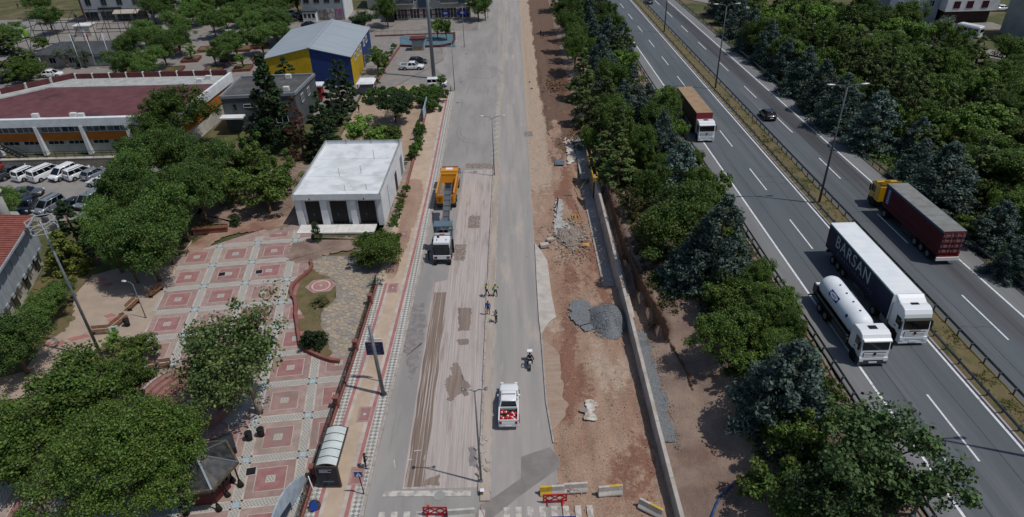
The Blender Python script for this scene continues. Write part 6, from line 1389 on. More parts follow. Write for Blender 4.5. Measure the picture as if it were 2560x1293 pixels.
c = P(1207, 1268); tb = MB(); tb.tube([Vector((c.x+.15*math.sin(k*1.3), c.y+1.2-.35*k, .08+.06*math.sin(k*2))) for k in range(9)], .025, 4); tag(tb.build('barrier_tape', tape), 'red and white tape trailing from the median end', 'tape')
def plastic(px, py, rz, m, label):
    c = P(px, py); t = thing('plastic_barrier', label, 'barrier', (c.x, c.y, .02), rz); w_ = .95
    for (a, b, cc, d) in ((-w_,w_,.12,.24),(-w_,w_,.88,1.0),(-w_,-w_+.12,.24,.88),(w_-.12,w_,.24,.88)): MB().box(a,b,-.04,.04,cc,d).build('frame_bar', m, t)
    for (x0, z0, x1, z1) in ((-.83,.56,-.4,.85),(-.4,.85,0,.56),(0,.56,.4,.85),(.4,.85,.83,.56),(-.83,.56,-.4,.27),(-.4,.27,0,.56),(0,.56,.4,.27),(.4,.27,.83,.56)): MB().bar((x0,0,z0),(x1,0,z1), .07, .07).build('lattice_bar', m, t)
    for x in (-.6,.6): MB().box(x-.05,x+.05,-.35,.35,0,.1).build('foot', m, t)
    return t
pr = mat('plastic_red', '#a81d2c', rough=.45); plastic(1387, 1257, .02, pr, 'red plastic lattice barrier before the half yellow barrier'); plastic(1089, 1289, -.03, pr, 'red plastic lattice barrier on the left crosswalk'); plastic(1408, 1313, .0, mat('plastic_blue', '#23307d', rough=.45), 'blue plastic barrier on the right crosswalk')
c = P(1071, 1268, .9); t = thing('warning_lamp', 'small orange warning lamp above the red barrier', 'lamp', (c.x, c.y, 0)); MB().cyl((0,0,0),(0,0,1.0), .03, n=6).build('post', dark, t); MB().ball((0,0,1.1), .12, .08, .12, 10, 6).build('lens', mat('lens_orange', '#c2591c', rough=.3), t)
c = P(1206, 1236); t = thing('battery_box', 'small crate with blue and yellow sides on the median end', 'box', (c.x, c.y, .1), .05); MB().box(-.16,.16,-.16,.16,0,.42).build('box', plate_m, t); MB().box(-.165,.05,-.175,-.158,.22,.42).build('blue_face', mat('face_blue', '#3a4a6b', rough=.6), t); MB().box(-.165,.05,-.175,-.158,.0,.2).build('ochre_face', mat('face_ochre', '#a07a3a', rough=.6), t)
c = P(1207, 770); 
# small things of the garden
c = P(1068, 280, 1); t = thing('hoarding', 'pale blue hoarding board beside the hedge', 'hoarding', (-15.7, 117, 0)); 
for k in range(3): MB().box(-.04,.04,k*2.4,k*2.4+2.3,.3,2.3).build('board', mat('hoarding_blue', '#8fa6bd', '#a9b9c6', .7, .6), t); MB().box(-.09,-.04,k*2.4,k*2.4+.1,0,2.3).build('post', steel, t)
for k, (px, py) in enumerate(((1113,230),(1127,229))):
    c = P(px, py); t = thing('bollard', 'short dark bollard closing the end of the sidewalk', 'bollard', (c.x, c.y, .1), 0, 'bollards at the sidewalk end'); MB().cyl((0,0,0),(0,0,.7), .09, .07, 8).build('post', iron, t); MB().ball((0,0,.75), .1, n=8).build('knob', iron, t)
rw = thing('red_edging', 'dark red edging wall along the walkway hedge', 'wall')
for a, b in zip(((1000,118),(985,140),(965,170),(948,200)), ((985,140),(965,170),(948,200),(930,232))): p, q = P(*a), P(*b); MB().bar((p.x,p.y,.2),(q.x,q.y,.2), .3, .5).build('wall_block', brick, rw)
rf2 = thing('railing', 'thin railing on a red kerb behind the blue and yellow hall', 'fence'); a, b = P(938,92), P(1135,85)
MB().bar((a.x,a.y,.2),(b.x,b.y,.2), .3, .4).build('kerb', brick, rf2); MB().bar((a.x,a.y,1.3),(b.x,b.y,1.3), .05).build('top_rail', steel_d, rf2)
for k in range(13): p = a.lerp(b, k/12); MB().bar((p.x,p.y,.3),(p.x,p.y,1.3), .05).build('post', steel_d, rf2)
# topiary by the garage steps
TOPIARY_C = []
t = thing('topiary', 'clipped topiary of stacked green balls before the garage', 'topiary', tuple(P(795, 605)))
for k, (z, r) in enumerate(((.75,.72),(1.75,.55),(2.5,.42))):
    R_ = np.random.default_rng(k); cs = []
    for i in range(26):
        d = R_.normal(size=3); d /= np.linalg.norm(d); cs.append((d[0]*r*.8, d[1]*r*.8, z+d[2]*r*.8, .22))
    TOPIARY_C.append((t, cs))
MB().cyl((0,0,0),(0,0,2.4), .06, .04, 6).build('stem', wood, t)
# ================================================================== trees
bark = mat('bark', '#5a4a3c', '#6d5b4a', 4, .95, world=False); bark_p = mat('bark_pale', '#8b8377', '#6f665b', 3, .95, world=False)
LM = {'plane': leafmat('leaf_plane', '#37501a', '#496621', '#62822c'), 'locust': leafmat('leaf_locust', '#3a551f', '#4d6f2a', '#648a38'),
      'bright': leafmat('leaf_bright', '#45691f', '#5a8128', '#749a34'), 'round': leafmat('leaf_round', '#3b521b', '#4f6b24', '#69862f'),
      'blue': leafmat('leaf_blue', '#2f3f3b', '#44584f', '#64796e', .12), 'pine': leafmat('leaf_pine', '#37471f', '#4a5e2b', '#617838', .12),
      'dark': leafmat('leaf_dark', '#1f331b', '#2a4220', '#385428', .15), 'wisp': leafmat('leaf_wisp', '#536250', '#697a66', '#82927e'),
      'dry': leafmat('leaf_dry', '#5a3526', '#74452f', '#5f4a30'), 'hedge': leafmat('leaf_hedge', '#35551e', '#456b25', '#5a8230'),
      'gold': leafmat('leaf_gold', '#5d6a22', '#76802c', '#46601f'), 'sparse': leafmat('leaf_sparse', '#435c26', '#5a7538', '#7a9052'),
      'feather': leafmat('leaf_feather', '#2c4220', '#3b5629', '#4f6d38', .15), 'flower': leafmat('leaf_flower', '#4c6b32', '#c9ccc2', '#dfe1da'),
      'brush': leafmat('leaf_brush', '#5b5a30', '#6c6a3a', '#4d5e2c')}
def leaves(name, m, centres, nper, spread, size, up=.35, long=1.0, seed=0, droop=0.0):
    """clumps of leaf-sized folded faces; centres = (x,y,z,r)"""
    R = np.random.default_rng(seed); V_ = []; 
    nper = int(nper*1.6); size *= .8
    N = len(centres)*nper
    C = np.repeat(np.array([c[:3] for c in centres]), nper, 0); rr = np.repeat(np.array([c[3] for c in centres]), nper)
    d = R.normal(size=(N, 3)); d /= np.linalg.norm(d, axis=1)[:, None]
    rad = rr * (R.random(N)**.45) * spread
    pos = C + d*rad[:, None]*np.array([1, 1, .8])
    nrm = d*.7 + R.normal(size=(N, 3))*.55; nrm[:, 2] += up; nrm /= np.linalg.norm(nrm, axis=1)[:, None]
    a = R.normal(size=(N, 3)); a -= (a*nrm).sum(1)[:, None]*nrm; a /= np.linalg.norm(a, axis=1)[:, None]
    if droop: a = a*(1-droop) + d*droop; a[:, 2] -= droop*.3; a /= np.linalg.norm(a, axis=1)[:, None]
    b = np.cross(nrm, a); s = size*(.65 + .7*R.random(N))[:, None]
    p0 = pos - a*s*long*.5; p1 = pos + b*s*.36 + nrm*s*.08; p2 = pos + a*s*long*.5; p3 = pos - b*s*.36 + nrm*s*.08
    vs = np.stack([p0, p1, p2, p3], 1).reshape(-1, 3)
    me = bpy.data.meshes.new(name); me.vertices.add(4*N); me.vertices.foreach_set('co', vs.ravel())
    me.loops.add(4*N); me.loops.foreach_set('vertex_index', np.arange(4*N, dtype=np.int32))
    me.polygons.add(N); me.polygons.foreach_set('loop_start', np.arange(0, 4*N, 4, dtype=np.int32)); me.polygons.foreach_set('loop_total', np.full(N, 4, np.int32))
    me.materials.append(m); me.update(calc_edges=True); me.validate(); return me
def trunk_mesh(h, r, limbs, m, seed=0, lean=.05):
    R = random.Random(seed); b = MB(); x = y = 0; pts = [(0,0,-.5)]
    for k in range(1, 5):
        x += R.uniform(-lean, lean)*h*.25; y += R.uniform(-lean, lean)*h*.25; pts.append((x, y, h*.8*k/4))
    b.tube(pts, r, 8, 0, r*.35)
    for (c) in limbs:
        k = R.choice((1, 2, 3)); p = Vector(pts[k]); q = Vector(c[:3]); mid = p.lerp(q, .5) + Vector((0, 0, .12*(q-p).length))
        b.tube([p, mid, q], r*.38, 5, 0, r*.1)
    return b.mesh('trunk', m)
TREES = {}
def kind(name, fn, nvar=3):
    TREES[name] = [fn(k) for k in range(nvar)]
# every variant is built at unit height 1 scale = metres: h total height, w crown radius
def broad(lm, h=9., w=4., n=95, nper=75, size=.34, base=.22, m=None, shell=.6, cl=.95, flat=1.0, spread=1.0):
    def f(k):
        R = random.Random(sum(map(ord, lm))*13 + k*17 + int(h*10) + n); cs = []
        zc = h*(base + (1-base)*.5); rz = h*(1-base)*.5
        lob = [(R.uniform(-.58,.58)*w, R.uniform(-.58,.58)*w, zc + R.uniform(-.45,.5)*rz, R.uniform(.32,.52)) for _ in range(12)] + [(0,0,zc,.7)]
        while len(cs) < n:
            L_ = R.choice(lob); d = Vector((R.gauss(0,1), R.gauss(0,1), R.gauss(.25,1))).normalized(); u = shell + (1-shell)*R.random()
            p = Vector((L_[0], L_[1], L_[2])) + Vector((d.x*w*L_[3]*u, d.y*w*L_[3]*u, d.z*rz*L_[3]*u*flat))
            if p.z < h*base*.7 or p.z > h: continue
            if R.random() < .1: p = p + d*w*.16
            cs.append((p.x, p.y, p.z, cl*R.uniform(.45,1.15)*w/4))
        return (leaves('crown', LM[lm], cs, nper, spread, size, seed=k+1), trunk_mesh(h*.85, .05+.022*h, R.sample(cs, 9), m or bark, k))
    return f
def cone(lm, h=10., w=2.6, tiers=16, per=9, nper=42, size=.30, m=None, base=.06, powr=.8, long=1.5, clr=.62, up=.5):
    def f(k):
        R = random.Random(k*31 + int(h*7) + len(lm)); cs = []
        for t in range(tiers):
            u = t/(tiers-1); z = h*(base + (1-base)*u); rad = w*(1-u)**powr
            for i in range(max(2, int(per*(1-u*.75)))):
                a = R.uniform(0, 6.283); q = rad*R.uniform(.45, 1.08)
                cs.append((q*math.cos(a), q*math.sin(a), z - q*.12 + R.uniform(-.2,.2), clr*R.uniform(.6,1.2)*(1-u*.45)*w/2.6))
        cs.append((0,0,h*.97,.25))
        return (leaves('crown', LM[lm], cs, nper, 1.0, size, up, long, k+5), trunk_mesh(h*.95, .05+.016*h, [], m or bark, k, .02))
    return f
kind('plane', broad('plane', 9, 4.2, 130, 110, .26)); kind('locust', broad('locust', 8.5, 4.2, 140, 130, .23, flat=.9)); kind('bright', broad('bright', 7, 2.8, 70, 80, .32), 3)
kind('round', broad('round', 5, 2.4, 70, 80, .24, base=.05)); kind('sparse', broad('sparse', 9, 4.0, 140, 66, .25, m=bark_p, shell=.35, spread=1.15, flat=1.15), 2)
kind('cedar', cone('blue', 8.5, 3.3, 15, 15, 60, .25, powr=.62, clr=.72), 4); kind('pine', cone('pine', 9, 2.0, 15, 9, 55, .27, powr=.55, clr=.7), 4)
kind('spruce', cone('dark', 13, 3.4, 17, 12, 60, .36, powr=.9, clr=.75), 2); kind('darkcone', cone('dark', 8, 1.7, 13, 8, 55, .28, powr=.6), 3)
kind('wisp', broad('wisp', 7, 3.0, 70, 50, .24, base=.2, shell=.3, spread=1.3), 2); kind('dry', cone('dry', 8.5, 1.8, 12, 8, 34, .24, powr=.5), 1)
kind('umbrella', broad('dark', 4.8, 3.6, 100, 100, .26, base=.45, flat=.7), 1); kind('hedge', broad('hedge', 2.0, 1.3, 40, 60, .2, base=.0), 3)
kind('gold', cone('gold', 5.5, 2.2, 12, 12, 50, .24, powr=.7), 1); kind('darkball', broad('dark', 2.4, 1.5, 60, 70, .17, base=.0), 2)
kind('feather', broad('feather', 8, 4.6, 95, 60, .34, base=.25, shell=.3, cl=.85, spread=1.05), 2); kind('brush', broad('brush', 3.2, 1.6, 40, 40, .22, base=0., spread=1.2), 2)
kind('big', broad('plane', 11, 6.2, 340, 150, .2, base=.15, cl=.75), 1); kind('biglight', broad('plane', 9, 4.4, 170, 125, .25), 1)
kind('bush', broad('round', 4.2, 3.2, 170, 110, .2, base=0.), 1); kind('flower', broad('flower', 1.5, 1.0, 26, 45, .12, base=0.), 1); kind('small', broad('bright', 4.2, 1.5, 34, 45, .22, base=.35), 2)
LEG = {'plane': 9, 'locust': 8.5, 'bright': 7, 'round': 5, 'bush': 4.2, 'sparse': 9, 'cedar': 8.5, 'pine': 9, 'spruce': 13, 'darkcone': 8, 'wisp': 7, 'dry': 8.5, 'umbrella': 4.8, 'hedge': 2, 'gold': 5.5, 'darkball': 2.4, 'feather': 8, 'brush': 3.2, 'big': 11, 'biglight': 9, 'flower': 1.5, 'small': 4.2}
RAD = {'plane': 4.2, 'locust': 4.2, 'bright': 2.8, 'round': 2.4, 'bush': 3.2, 'sparse': 4.0, 'cedar': 3.3, 'pine': 2.0, 'spruce': 3.4, 'darkcone': 1.7, 'wisp': 3, 'dry': 1.8, 'umbrella': 3.6, 'hedge': 1.3, 'gold': 2.2, 'darkball': 1.5, 'feather': 4.6, 'brush': 1.6, 'big': 6.2, 'biglight': 4.4, 'flower': 1.0, 'small': 1.5}
tcount = [0]; REG = []
BUSH = {'hedge', 'darkball', 'brush', 'flower'}
def tree(px, py, h, w, sp, label, group=None, zg=None, right=False, name=None, frac=.55, at=None):
    """crown centre seen at px,py; h metres tall, crown radius w"""
    if at: c = Vector(at)
    else:
        c = P(px, py, frac*h)
        for _ in range(6):
            g = gz(c.x, c.y); c = P(px, py, g + frac*h)
    g = gz(c.x, c.y) if zg is None else zg
    if sp not in BUSH: w *= 1.13
    k = tcount[0]; tcount[0] += 1; cr, tr = TREES[sp][k % len(TREES[sp])]
    nm = name or ('shrub' if sp in BUSH else 'tree')
    t = thing(nm, label, 'shrub' if nm == 'shrub' else 'tree', (c.x, c.y, g), (k*2.39) % 6.283, group)
    q_ = random.Random(k*7+1); sx = w/RAD[sp]; sz = h/LEG[sp]; t.scale = (sx*q_.uniform(.9,1.1), sx*q_.uniform(.9,1.1), sz*q_.uniform(.93,1.07)); t.rotation_euler = (q_.uniform(-.05,.05), q_.uniform(-.05,.05), t.rotation_euler[2])
    REG.append((sp, c.x, c.y, w))
    put(cr, 'foliage' if nm == 'shrub' else 'crown', t); put(tr, 'stem' if nm == 'shrub' else 'trunk', t)
    return t
RW = random.Random(11)
# --- roadside strip between building site and motorway
G1 = 'trees between the earthworks and the motorway'
tree(2190, 1165, 7.5, 4.6, 'feather', 'feathery pine leaning over the shoulder by the grey lamp')
tree(2110, 1240, 6.0, 3.6, 'feather', 'low feathery pine behind the grey roadside lamp')
tree(1990, 1220, 4.6, 2.8, 'round', 'round green bush tree where the blue hose begins')
tree(1880, 1210, 2.6, 1.3, 'round', 'small green bush at the upper end of the blue hose')
tree(2005, 1075, 4.6, 2.5, 'round', 'round green tree directly below the big blue-green spruce')
tree(1975, 955, 8.0, 3.7, 'cedar', 'broad blue-green spruce beside the guardrail opposite the tanker')
tree(1880, 905, 4.0, 1.8, 'round', 'small round tree tucked behind the broad blue-green spruce')
tree(1815, 840, 5.5, 2.9, 'plane', 'broadleaf tree at the end of the sheet piles')
tree(1815, 735, 5.4, 2.7, 'round', 'ball-shaped green tree below the tall blue-green cedar')
tree(1790, 610, 10.5, 3.7, 'cedar', 'tall blue-green cedar behind the sheet piles', frac=.5)
tree(1700, 545, 9.0, 4.8, 'plane', 'wide broadleaf tree overhanging the sheet pile trench')
tree(1770, 480, 6.5, 2.4, 'round', 'light round tree behind the wide broadleaf')
tree(1900, 680, 4.0, 1.6, 'plane', 'small broadleaf tree by the guardrail next to the tall cedar')
tree(1700, 420, 7.5, 3.3, 'cedar', 'blue-green cedar above the wide broadleaf tree')
tree(1575, 505, 4.2, 2.2, 'brush', 'thin brownish brush on the cut bank behind the wall', name='shrub')
tree(1600, 560, 3.4, 1.6, 'brush', 'low dry brush by the timber props', name='shrub')
tree(1630, 400, 4.5, 1.8, 'round', 'round light bush tree left of the blue-green cedar')
for (px, py, h, w, sp) in ((1550,400,7,2.4,'pine'),(1600,370,7,2.2,'plane'),(1650,345,7.5,2.6,'cedar'),(1545,330,8,2.3,'pine'),(1690,335,5,1.7,'bright'),(1600,300,8,2.8,'cedar'),(1510,370,6,1.9,'pine'),
        (1490,300,8,2.4,'pine'),(1560,250,8,3.0,'cedar'),(1520,270,7,2.2,'plane'),(1620,265,7,2.6,'cedar'),(1655,240,6,2.0,'bright'),(1470,240,9,2.5,'pine'),(1530,190,9,3.3,'cedar'),(1580,215,7,2.7,'cedar'),
        (1455,180,9,2.6,'pine'),(1555,150,7,2.6,'bright'),(1500,145,9,3.2,'cedar'),(1440,120,9,3.0,'plane'),(1520,95,9,3.3,'cedar'),(1425,75,9,3.0,'plane'),(1480,75,9,3.0,'dark' if 0 else 'cedar'),(1545,110,6,2.2,'bright'),
        (1470,35,9,3.2,'cedar'),(1415,30,9,3.2,'plane'),(1510,45,8,2.8,'plane'),(1440,0,10,3.6,'cedar'),(1400,-20,9,3.4,'plane'),(1490,-5,9,3.4,'cedar'),(1545,60,5,2.0,'plane'),(1665,420,4,1.6,'plane'),(1480,350,5,1.7,'plane'),(1640,470,6,2.2,'plane')):
    lab = {'pine': 'dark green pine in the thicket between the earthworks and the lorry', 'cedar': 'blue-green cedar in the thicket between the earthworks and the lorry', 'plane': 'leafy green tree in the thicket between the earthworks and the lorry', 'bright': 'light green young tree leaning from the thicket to the motorway'}[sp]
    tree(px, py, h, w, sp, lab, G1 + ' (' + sp + ')')
# --- wood on the far side
G2 = 'wood beyond the motorway'
for (px, py, h, w) in ((2360,440,9,4.0),(2300,395,6,2.5),(2190,300,8.5,3.6),(2110,255,8.5,3.6),(2060,215,8.5,3.4),(2010,175,8.5,3.4),(1965,140,8.5,3.2),(1925,105,8.5,3.4),(1885,75,8.5,3.3),(1850,45,8.5,3.3),(1825,15,8.5,3.3),(1800,-10,9,3.4),(2500,560,5.5,2.6),(2380,495,4,1.9),(2545,640,5,2.3),(2300,340,6,2.4)):
    tree(px, py, h, w, 'cedar', 'dark blue-green cedar along the guardrail of the container lorry lane', G2 + ' (cedars)')
for (px, py, h, w) in [(1935+i*43+RW.uniform(-8,8), 45+i*28+RW.uniform(-10,10), 9.5, 2.1) for i in range(9)] + [(1975+i*42+RW.uniform(-8,8), 35+i*26+RW.uniform(-10,10), 9.5, 2.2) for i in range(10)] + [(2250,210,9,2.1),(2200,235,9,2.0),(2265,265,9,2.1),(2160,180,9,2.1)]:
    tree(px, py, h, w, 'pine', 'slender olive pine in the wood behind the cedars', G2 + ' (pines)')
for (px, py, h, w, sp) in ((2445,310,8.5,4.6,'bright'),(2330,300,7,3.4,'plane'),(2380,230,7,3.5,'plane'),(2290,160,8,3.8,'plane'),(2220,120,8,3.6,'plane'),(2200,60,9,3.6,'plane'),(2130,50,9,3.4,'plane'),(2270,40,9,4.2,'plane'),(2160,10,9,3.8,'plane'),(2050,20,8,3.2,'plane'),(2230,-10,9,4,'plane'),
        (2440,210,6,3.2,'round'),(2500,200,7,3.6,'plane'),(2540,250,6,3.0,'plane'),(2520,130,8,4.0,'plane'),(2550,170,6,3.2,'plane'),(2480,230,5,2.6,'round'),(2530,440,7,3.8,'plane'),(2555,520,6,3.2,'plane'),(2470,480,5,2.6,'round'),(2480,400,6,3.2,'bright'),(2430,560,3.5,1.8,'round'),(2350,350,6,2.8,'round'),(2545,330,6,3,'plane'),(2000,10,8,3,'plane'),(1960,30,7,2.8,'round'),(1900,-5,8,3.2,'plane')):
    tree(px, py, h, w, sp, {'plane': 'leafy green tree in the mixed wood beyond the motorway', 'bright': 'yellow-green maple in the mixed wood beyond the motorway', 'round': 'round bushy tree in the mixed wood beyond the motorway'}[sp], G2 + ' (' + sp + ')')
for (px, py, h, w) in ((2280,95,7,3.0),(2330,80,7,3.2),(2390,115,6,3.0),(2360,70,6,2.6)):
    tree(px, py, h, w, 'wisp', 'pale grey-green willow beside the service road', G2 + ' (willows)')
for i in range(26):
    y = RW.uniform(45, 130); x = RW.uniform(52.2, 56)
    tree(0, 0, RW.uniform(.9, 1.8), RW.uniform(.8, 1.5), 'hedge', 'low weedy bush at the foot of the wood', 'low bushes at the wood edge', at=(x, y, 0))
for i in range(16):
    y = RW.uniform(38, 80); x = RW.uniform(24.2, 26.6)
    tree(0, 0, RW.uniform(.6, 1.2), RW.uniform(.6, 1.2), 'brush', 'low tawny weeds along the inner guardrail', 'weeds by the inner guardrail', at=(x, y, 0), name='shrub')
RF = random.Random(23)
def fill(n_, xr, yr, mix, hr, wr, labs, grp, gap=2.4, cond=None):
    k = 0; tr_ = 0
    while k < n_ and tr_ < 4000:
        tr_ += 1; x, y = RF.uniform(*xr), RF.uniform(*yr)
        if cond and not cond(x, y): continue
        if any((x-a)**2 + (y-b)**2 < gap*gap for _, a, b, _w in REG): continue
        sp = RF.choice(mix); f_ = (.75 if sp in ('pine',) else .85 if sp == 'round' else 1); tree(0, 0, RF.uniform(*hr), RF.uniform(*wr)*f_, sp, labs[sp], grp + ' (' + sp + ')', at=(x, y, 0)); k += 1
LB = {'pine': 'dark green pine in the thicket between the earthworks and the lorry', 'cedar': 'blue-green cedar in the thicket between the earthworks and the lorry', 'plane': 'leafy green tree in the thicket between the earthworks and the lorry', 'round': 'round bushy tree in the thicket between the earthworks and the lorry'}
fill(26, (13.6, 25.5), (98, 210), ('pine', 'plane', 'cedar', 'plane'), (7, 9.5), (2.4, 3.2), LB, G1, 2.6)
fill(12, (17.5, 25.5), (60, 98), ('pine', 'plane', 'cedar', 'round'), (4.5, 6.5), (1.8, 2.6), LB, G1, 2.2)
fill(16, (20, 26.2), (37, 64), ('plane', 'round', 'round'), (2.8, 4.6), (1.5, 2.3), LB, G1, 1.7)
LW = {'plane': 'leafy green tree in the mixed wood beyond the motorway', 'round': 'round bushy tree in the mixed wood beyond the motorway', 'pine': 'slender olive pine in the wood behind the cedars', 'bright': 'yellow-green maple in the mixed wood beyond the motorway'}
fill(46, (55, 82), (62, 135), ('plane', 'round', 'bright', 'pine'), (5.5, 8.5), (2.6, 3.8), LW, G2, 2.7, lambda x, y: x < 126-.62*(y-110)-7)
fill(40, (54, 92), (120, 215), ('plane', 'pine', 'bright', 'round'), (7, 9.5), (2.6, 3.6), LW, G2, 2.8, lambda x, y: x < 126-.62*(y-110)-9)
for i in range(20):
    y = RW.uniform(60, 97); x = RW.uniform(14.6, 18.5)
    tree(0, 0, RW.uniform(1.0, 2.6), RW.uniform(.9, 1.7), RW.choice(('brush', 'hedge', 'hedge')), 'low green brush on the bank above the trench', 'brush on the trench bank', at=(x, y, 0), name='shrub')
# --- left: park
tree(0, 0, 11, 5.5, 'big', 'huge dense tree crown covering the corner below the kiosk', at=(P(268,1185,5).x, P(268,1185,5).y, 0))
tree(425, 1185, 7.0, 2.5, 'plane', 'smaller leafy crown leaning over the kiosk roof')
tree(200, 1000, 8.5, 4.4, 'plane', 'bright leafy plane tree above the huge crown')
tree(330, 960, 6.5, 2.6, 'plane', 'leafy plane tree next to the amphitheatre', frac=.6)
tree(30, 1110, 7.5, 4.0, 'plane', 'leafy tree beside the huge crown at the plaza edge')
tree(30, 860, 7, 3.2, 'locust', 'dense green tree at the corner of the lawn by the grey hall')
tree(605, 890, 12.5, 4.9, 'sparse', 'airy plane tree with thin foliage standing on the red squares')
GL = 'large locust trees by the parking lot'
for (px, py, h, w) in ((350,400,11,3.5),(440,385,11,3.8),(525,420,10.5,3.7),(330,505,11,3.5),(440,500,11,3.9),(270,590,9.5,3.1),(365,605,10,3.7),(325,450,10.5,3.1),(285,540,9,2.8),(490,460,10.5,3.6),(400,560,10.5,3.6),(320,640,7,2.6)):
    tree(px, py, h, w, 'locust', 'big round locust tree in the grove between parking lot and plaza', GL)
tree(440, 285, 11, 4.6, 'plane', 'tall bright plane tree in front of the orange hall'); tree(390, 330, 8, 3.4, 'plane', 'leafy tree just below the tall bright plane')
for (px, py, h, w) in ((610,390,8,3.0),(580,450,7,2.8),(660,470,7,3.6),(690,430,6.5,2.8),(640,410,7,2.8)):
    tree(px, py, h, w, 'round', 'dark green tree between the grey block and the white garage', 'trees behind the white garage')
tree(668, 255, 15, 4.0, 'spruce', 'tall dark spruce in front of the grey block', frac=.5)
tree(745, 315, 9.5, 2.2, 'dry', 'withered reddish-brown conifer beside the tall spruce')
for (px, py, h, w) in ((805,290,9,2.2),(845,215,9,2.2),(865,200,9,2.0),(825,250,9,2.2),(790,330,8.5,2.2),(815,340,8,2.0)):
    tree(px, py, h, w, 'darkcone', 'dark cypress in the row by the garden path', 'cypress row by the garden path')
tree(715, 190, 8, 2.6, 'darkcone', 'dark conifer behind the grey block')
tree(985, 270, 5.0, 3.8, 'umbrella', 'umbrella-shaped dark pine in the small garden')
tree(915, 325, 6.0, 3.2, 'bright', 'light green tree behind the white garage', frac=.6); tree(975, 335, 4.6, 2.4, 'round', 'rounded bush behind the white garage roof corner')
tree(940, 145, 6.0, 2.6, 'darkcone' if 0 else 'round', 'round dark tree beside the blue and yellow hall')
GH = 'hedge around the small garden'
for (px, py) in ((925,235),(945,232),(965,230),(985,230),(1005,232),(1025,232),(1045,230),(1065,228),(1085,225),(1060,250),(1075,242),(1095,240),(1080,262)):
    tree(px, py, 2.6, 1.8, 'hedge', 'clipped green hedge bush around the small garden', GH)
tree(1100, 205, 3.4, 1.3, 'small', 'young tree on the hedge corner by the white van')
for (px, py) in ((1050,330),(1045,350),(1040,372),(1052,318),(1030,380)):
    tree(px, py, 2.4, 1.1, 'hedge', 'hedge bush between the fence and the tiled sidewalk', 'sidewalk hedge')
for (px, py) in ((1015,470),(1008,487),(1002,503),(997,520),(992,538),(985,553)):
    tree(px, py, 1.1, .75, 'hedge', 'low hedge bush along the side of the white garage', 'low hedge by the garage')
tree(948, 615, 4.6, 3.0, 'bush', 'big round green bush at the corner of the white garage'); tree(925, 640, 2.8, 2.0, 'round', 'smaller round bush joined to the big green one')
tree(940, 695, 1.5, 1.1, 'flower', 'white flowering shrub on the end of the fence wall')
tree(780, 843, 2.4, 1.45, 'darkball', 'dark green dwarf conifer in the curved flower bed'); tree(798, 752, 1.0, 1.2, 'brush', 'sprawling low shrub beside the ringed hexagon', name='shrub')
tree(590, 548, 1.6, 1.0, 'darkball', 'clipped round shrub near the brown bench wall')
tree(150, 620, 6.0, 2.3, 'gold', 'golden-green conical thuja beside the grey hall'); tree(180, 560, 8, 2.2, 'darkcone', 'dark conifer behind the golden thuja')
tree(115, 760, 4.6, 2.4, 'locust', 'bushy tree in front of the grey hall wall'); tree(150, 730, 3.6, 1.6, 'locust', 'small bushy tree by the grey hall corner')
tree(345, 865, 3.4, 1.9, 'round', 'rounded bush beside the park benches'); tree(275, 855, 2.6, 1.2, 'small', 'sapling in the small lawn by the green sign')
tree(15, 505, 5, 2.2, 'locust', 'bushy tree behind the red-tiled roof')
# --- back: park with raised beds
bedpts = ((405,125),(435,55),(395,95),(440,95),(500,25),(530,55),(470,30),(585,105),(620,60),(600,30),(650,95),(560,40),(700,60),(330,110),(355,80),(310,160),(375,155),(565,120),(690,45),(640,45))
for (px, py) in bedpts:
    tree(px, py, 7.5, 3.4, 'locust', 'round park tree in the paved park behind the orange hall', 'park trees')
for (px, py) in ((535,140),(605,150),(475,130)): tree(px, py, 4, 1.6, 'small', 'young tree in a raised square bed of the park', 'young park trees')
for (px, py) in ((160,140),(205,140)): tree(px, py, 5, 2.0, 'wisp', 'thin young tree beside the flagpoles', 'thin trees by the guard house')
tree(25, 130, 10, 4.4, 'pine', 'dark conifer at the corner of the orange hall yard'); tree(60, 175, 6, 3.0, 'plane', 'leafy tree next to the corner conifer'); tree(20, 95, 7, 3.5, 'locust', 'leafy tree by the sports cage corner')
tree(120, 45, 8, 3.8, 'locust', 'dark tree behind the sports cage'); tree(90, 5, 8, 4.2, 'locust', 'wide tree on the grass by the back street'); tree(100, 105, 4, 2.0, 'round', 'round bush inside the sports cage')
tree(910, 55, 4.5, 3.6, 'umbrella', 'broad dark tree beside the light grey hall roof'); tree(965, 25, 8, 3.2, 'plane', 'tree at the end of the apartment block')
tree(1195, 10, 8, 3.4, 'locust', 'dark tree past the apartment shops by the road'); tree(1212, 20, 6, 2.4, 'plane', 'leafy tree on the roadside past the apartments')
for (px, py) in ((1092,68),(1115,70)): tree(px, py, 5.5, 1.7, 'bright', 'light green poplar in the blue pool', 'poplars in the pool')
for (px, py, h) in ((705,10,8),(660,0,8),(740,-5,8),(560,0,9),(600,5,9),(640,20,8),(380,20,8),(410,10,8),(520,5,9),(460,0,9),(690,80,6)):
    tree(px, py, h, 3.8, 'locust', 'dark tree in the grove behind the park', 'grove behind the park')
for (px, py) in ((975,132),(966,150),(958,165),(948,182),(940,200),(985,115)): tree(px, py, 1.4, .9, 'hedge', 'hedge bush beside the red kerb of the parking walkway', 'walkway hedge')
for k, (t_, cs) in enumerate(TOPIARY_C): put(leaves('leaf_ball', LM['dark'], cs, 60, 1.0, .1, seed=k), 'leaf_ball', t_)

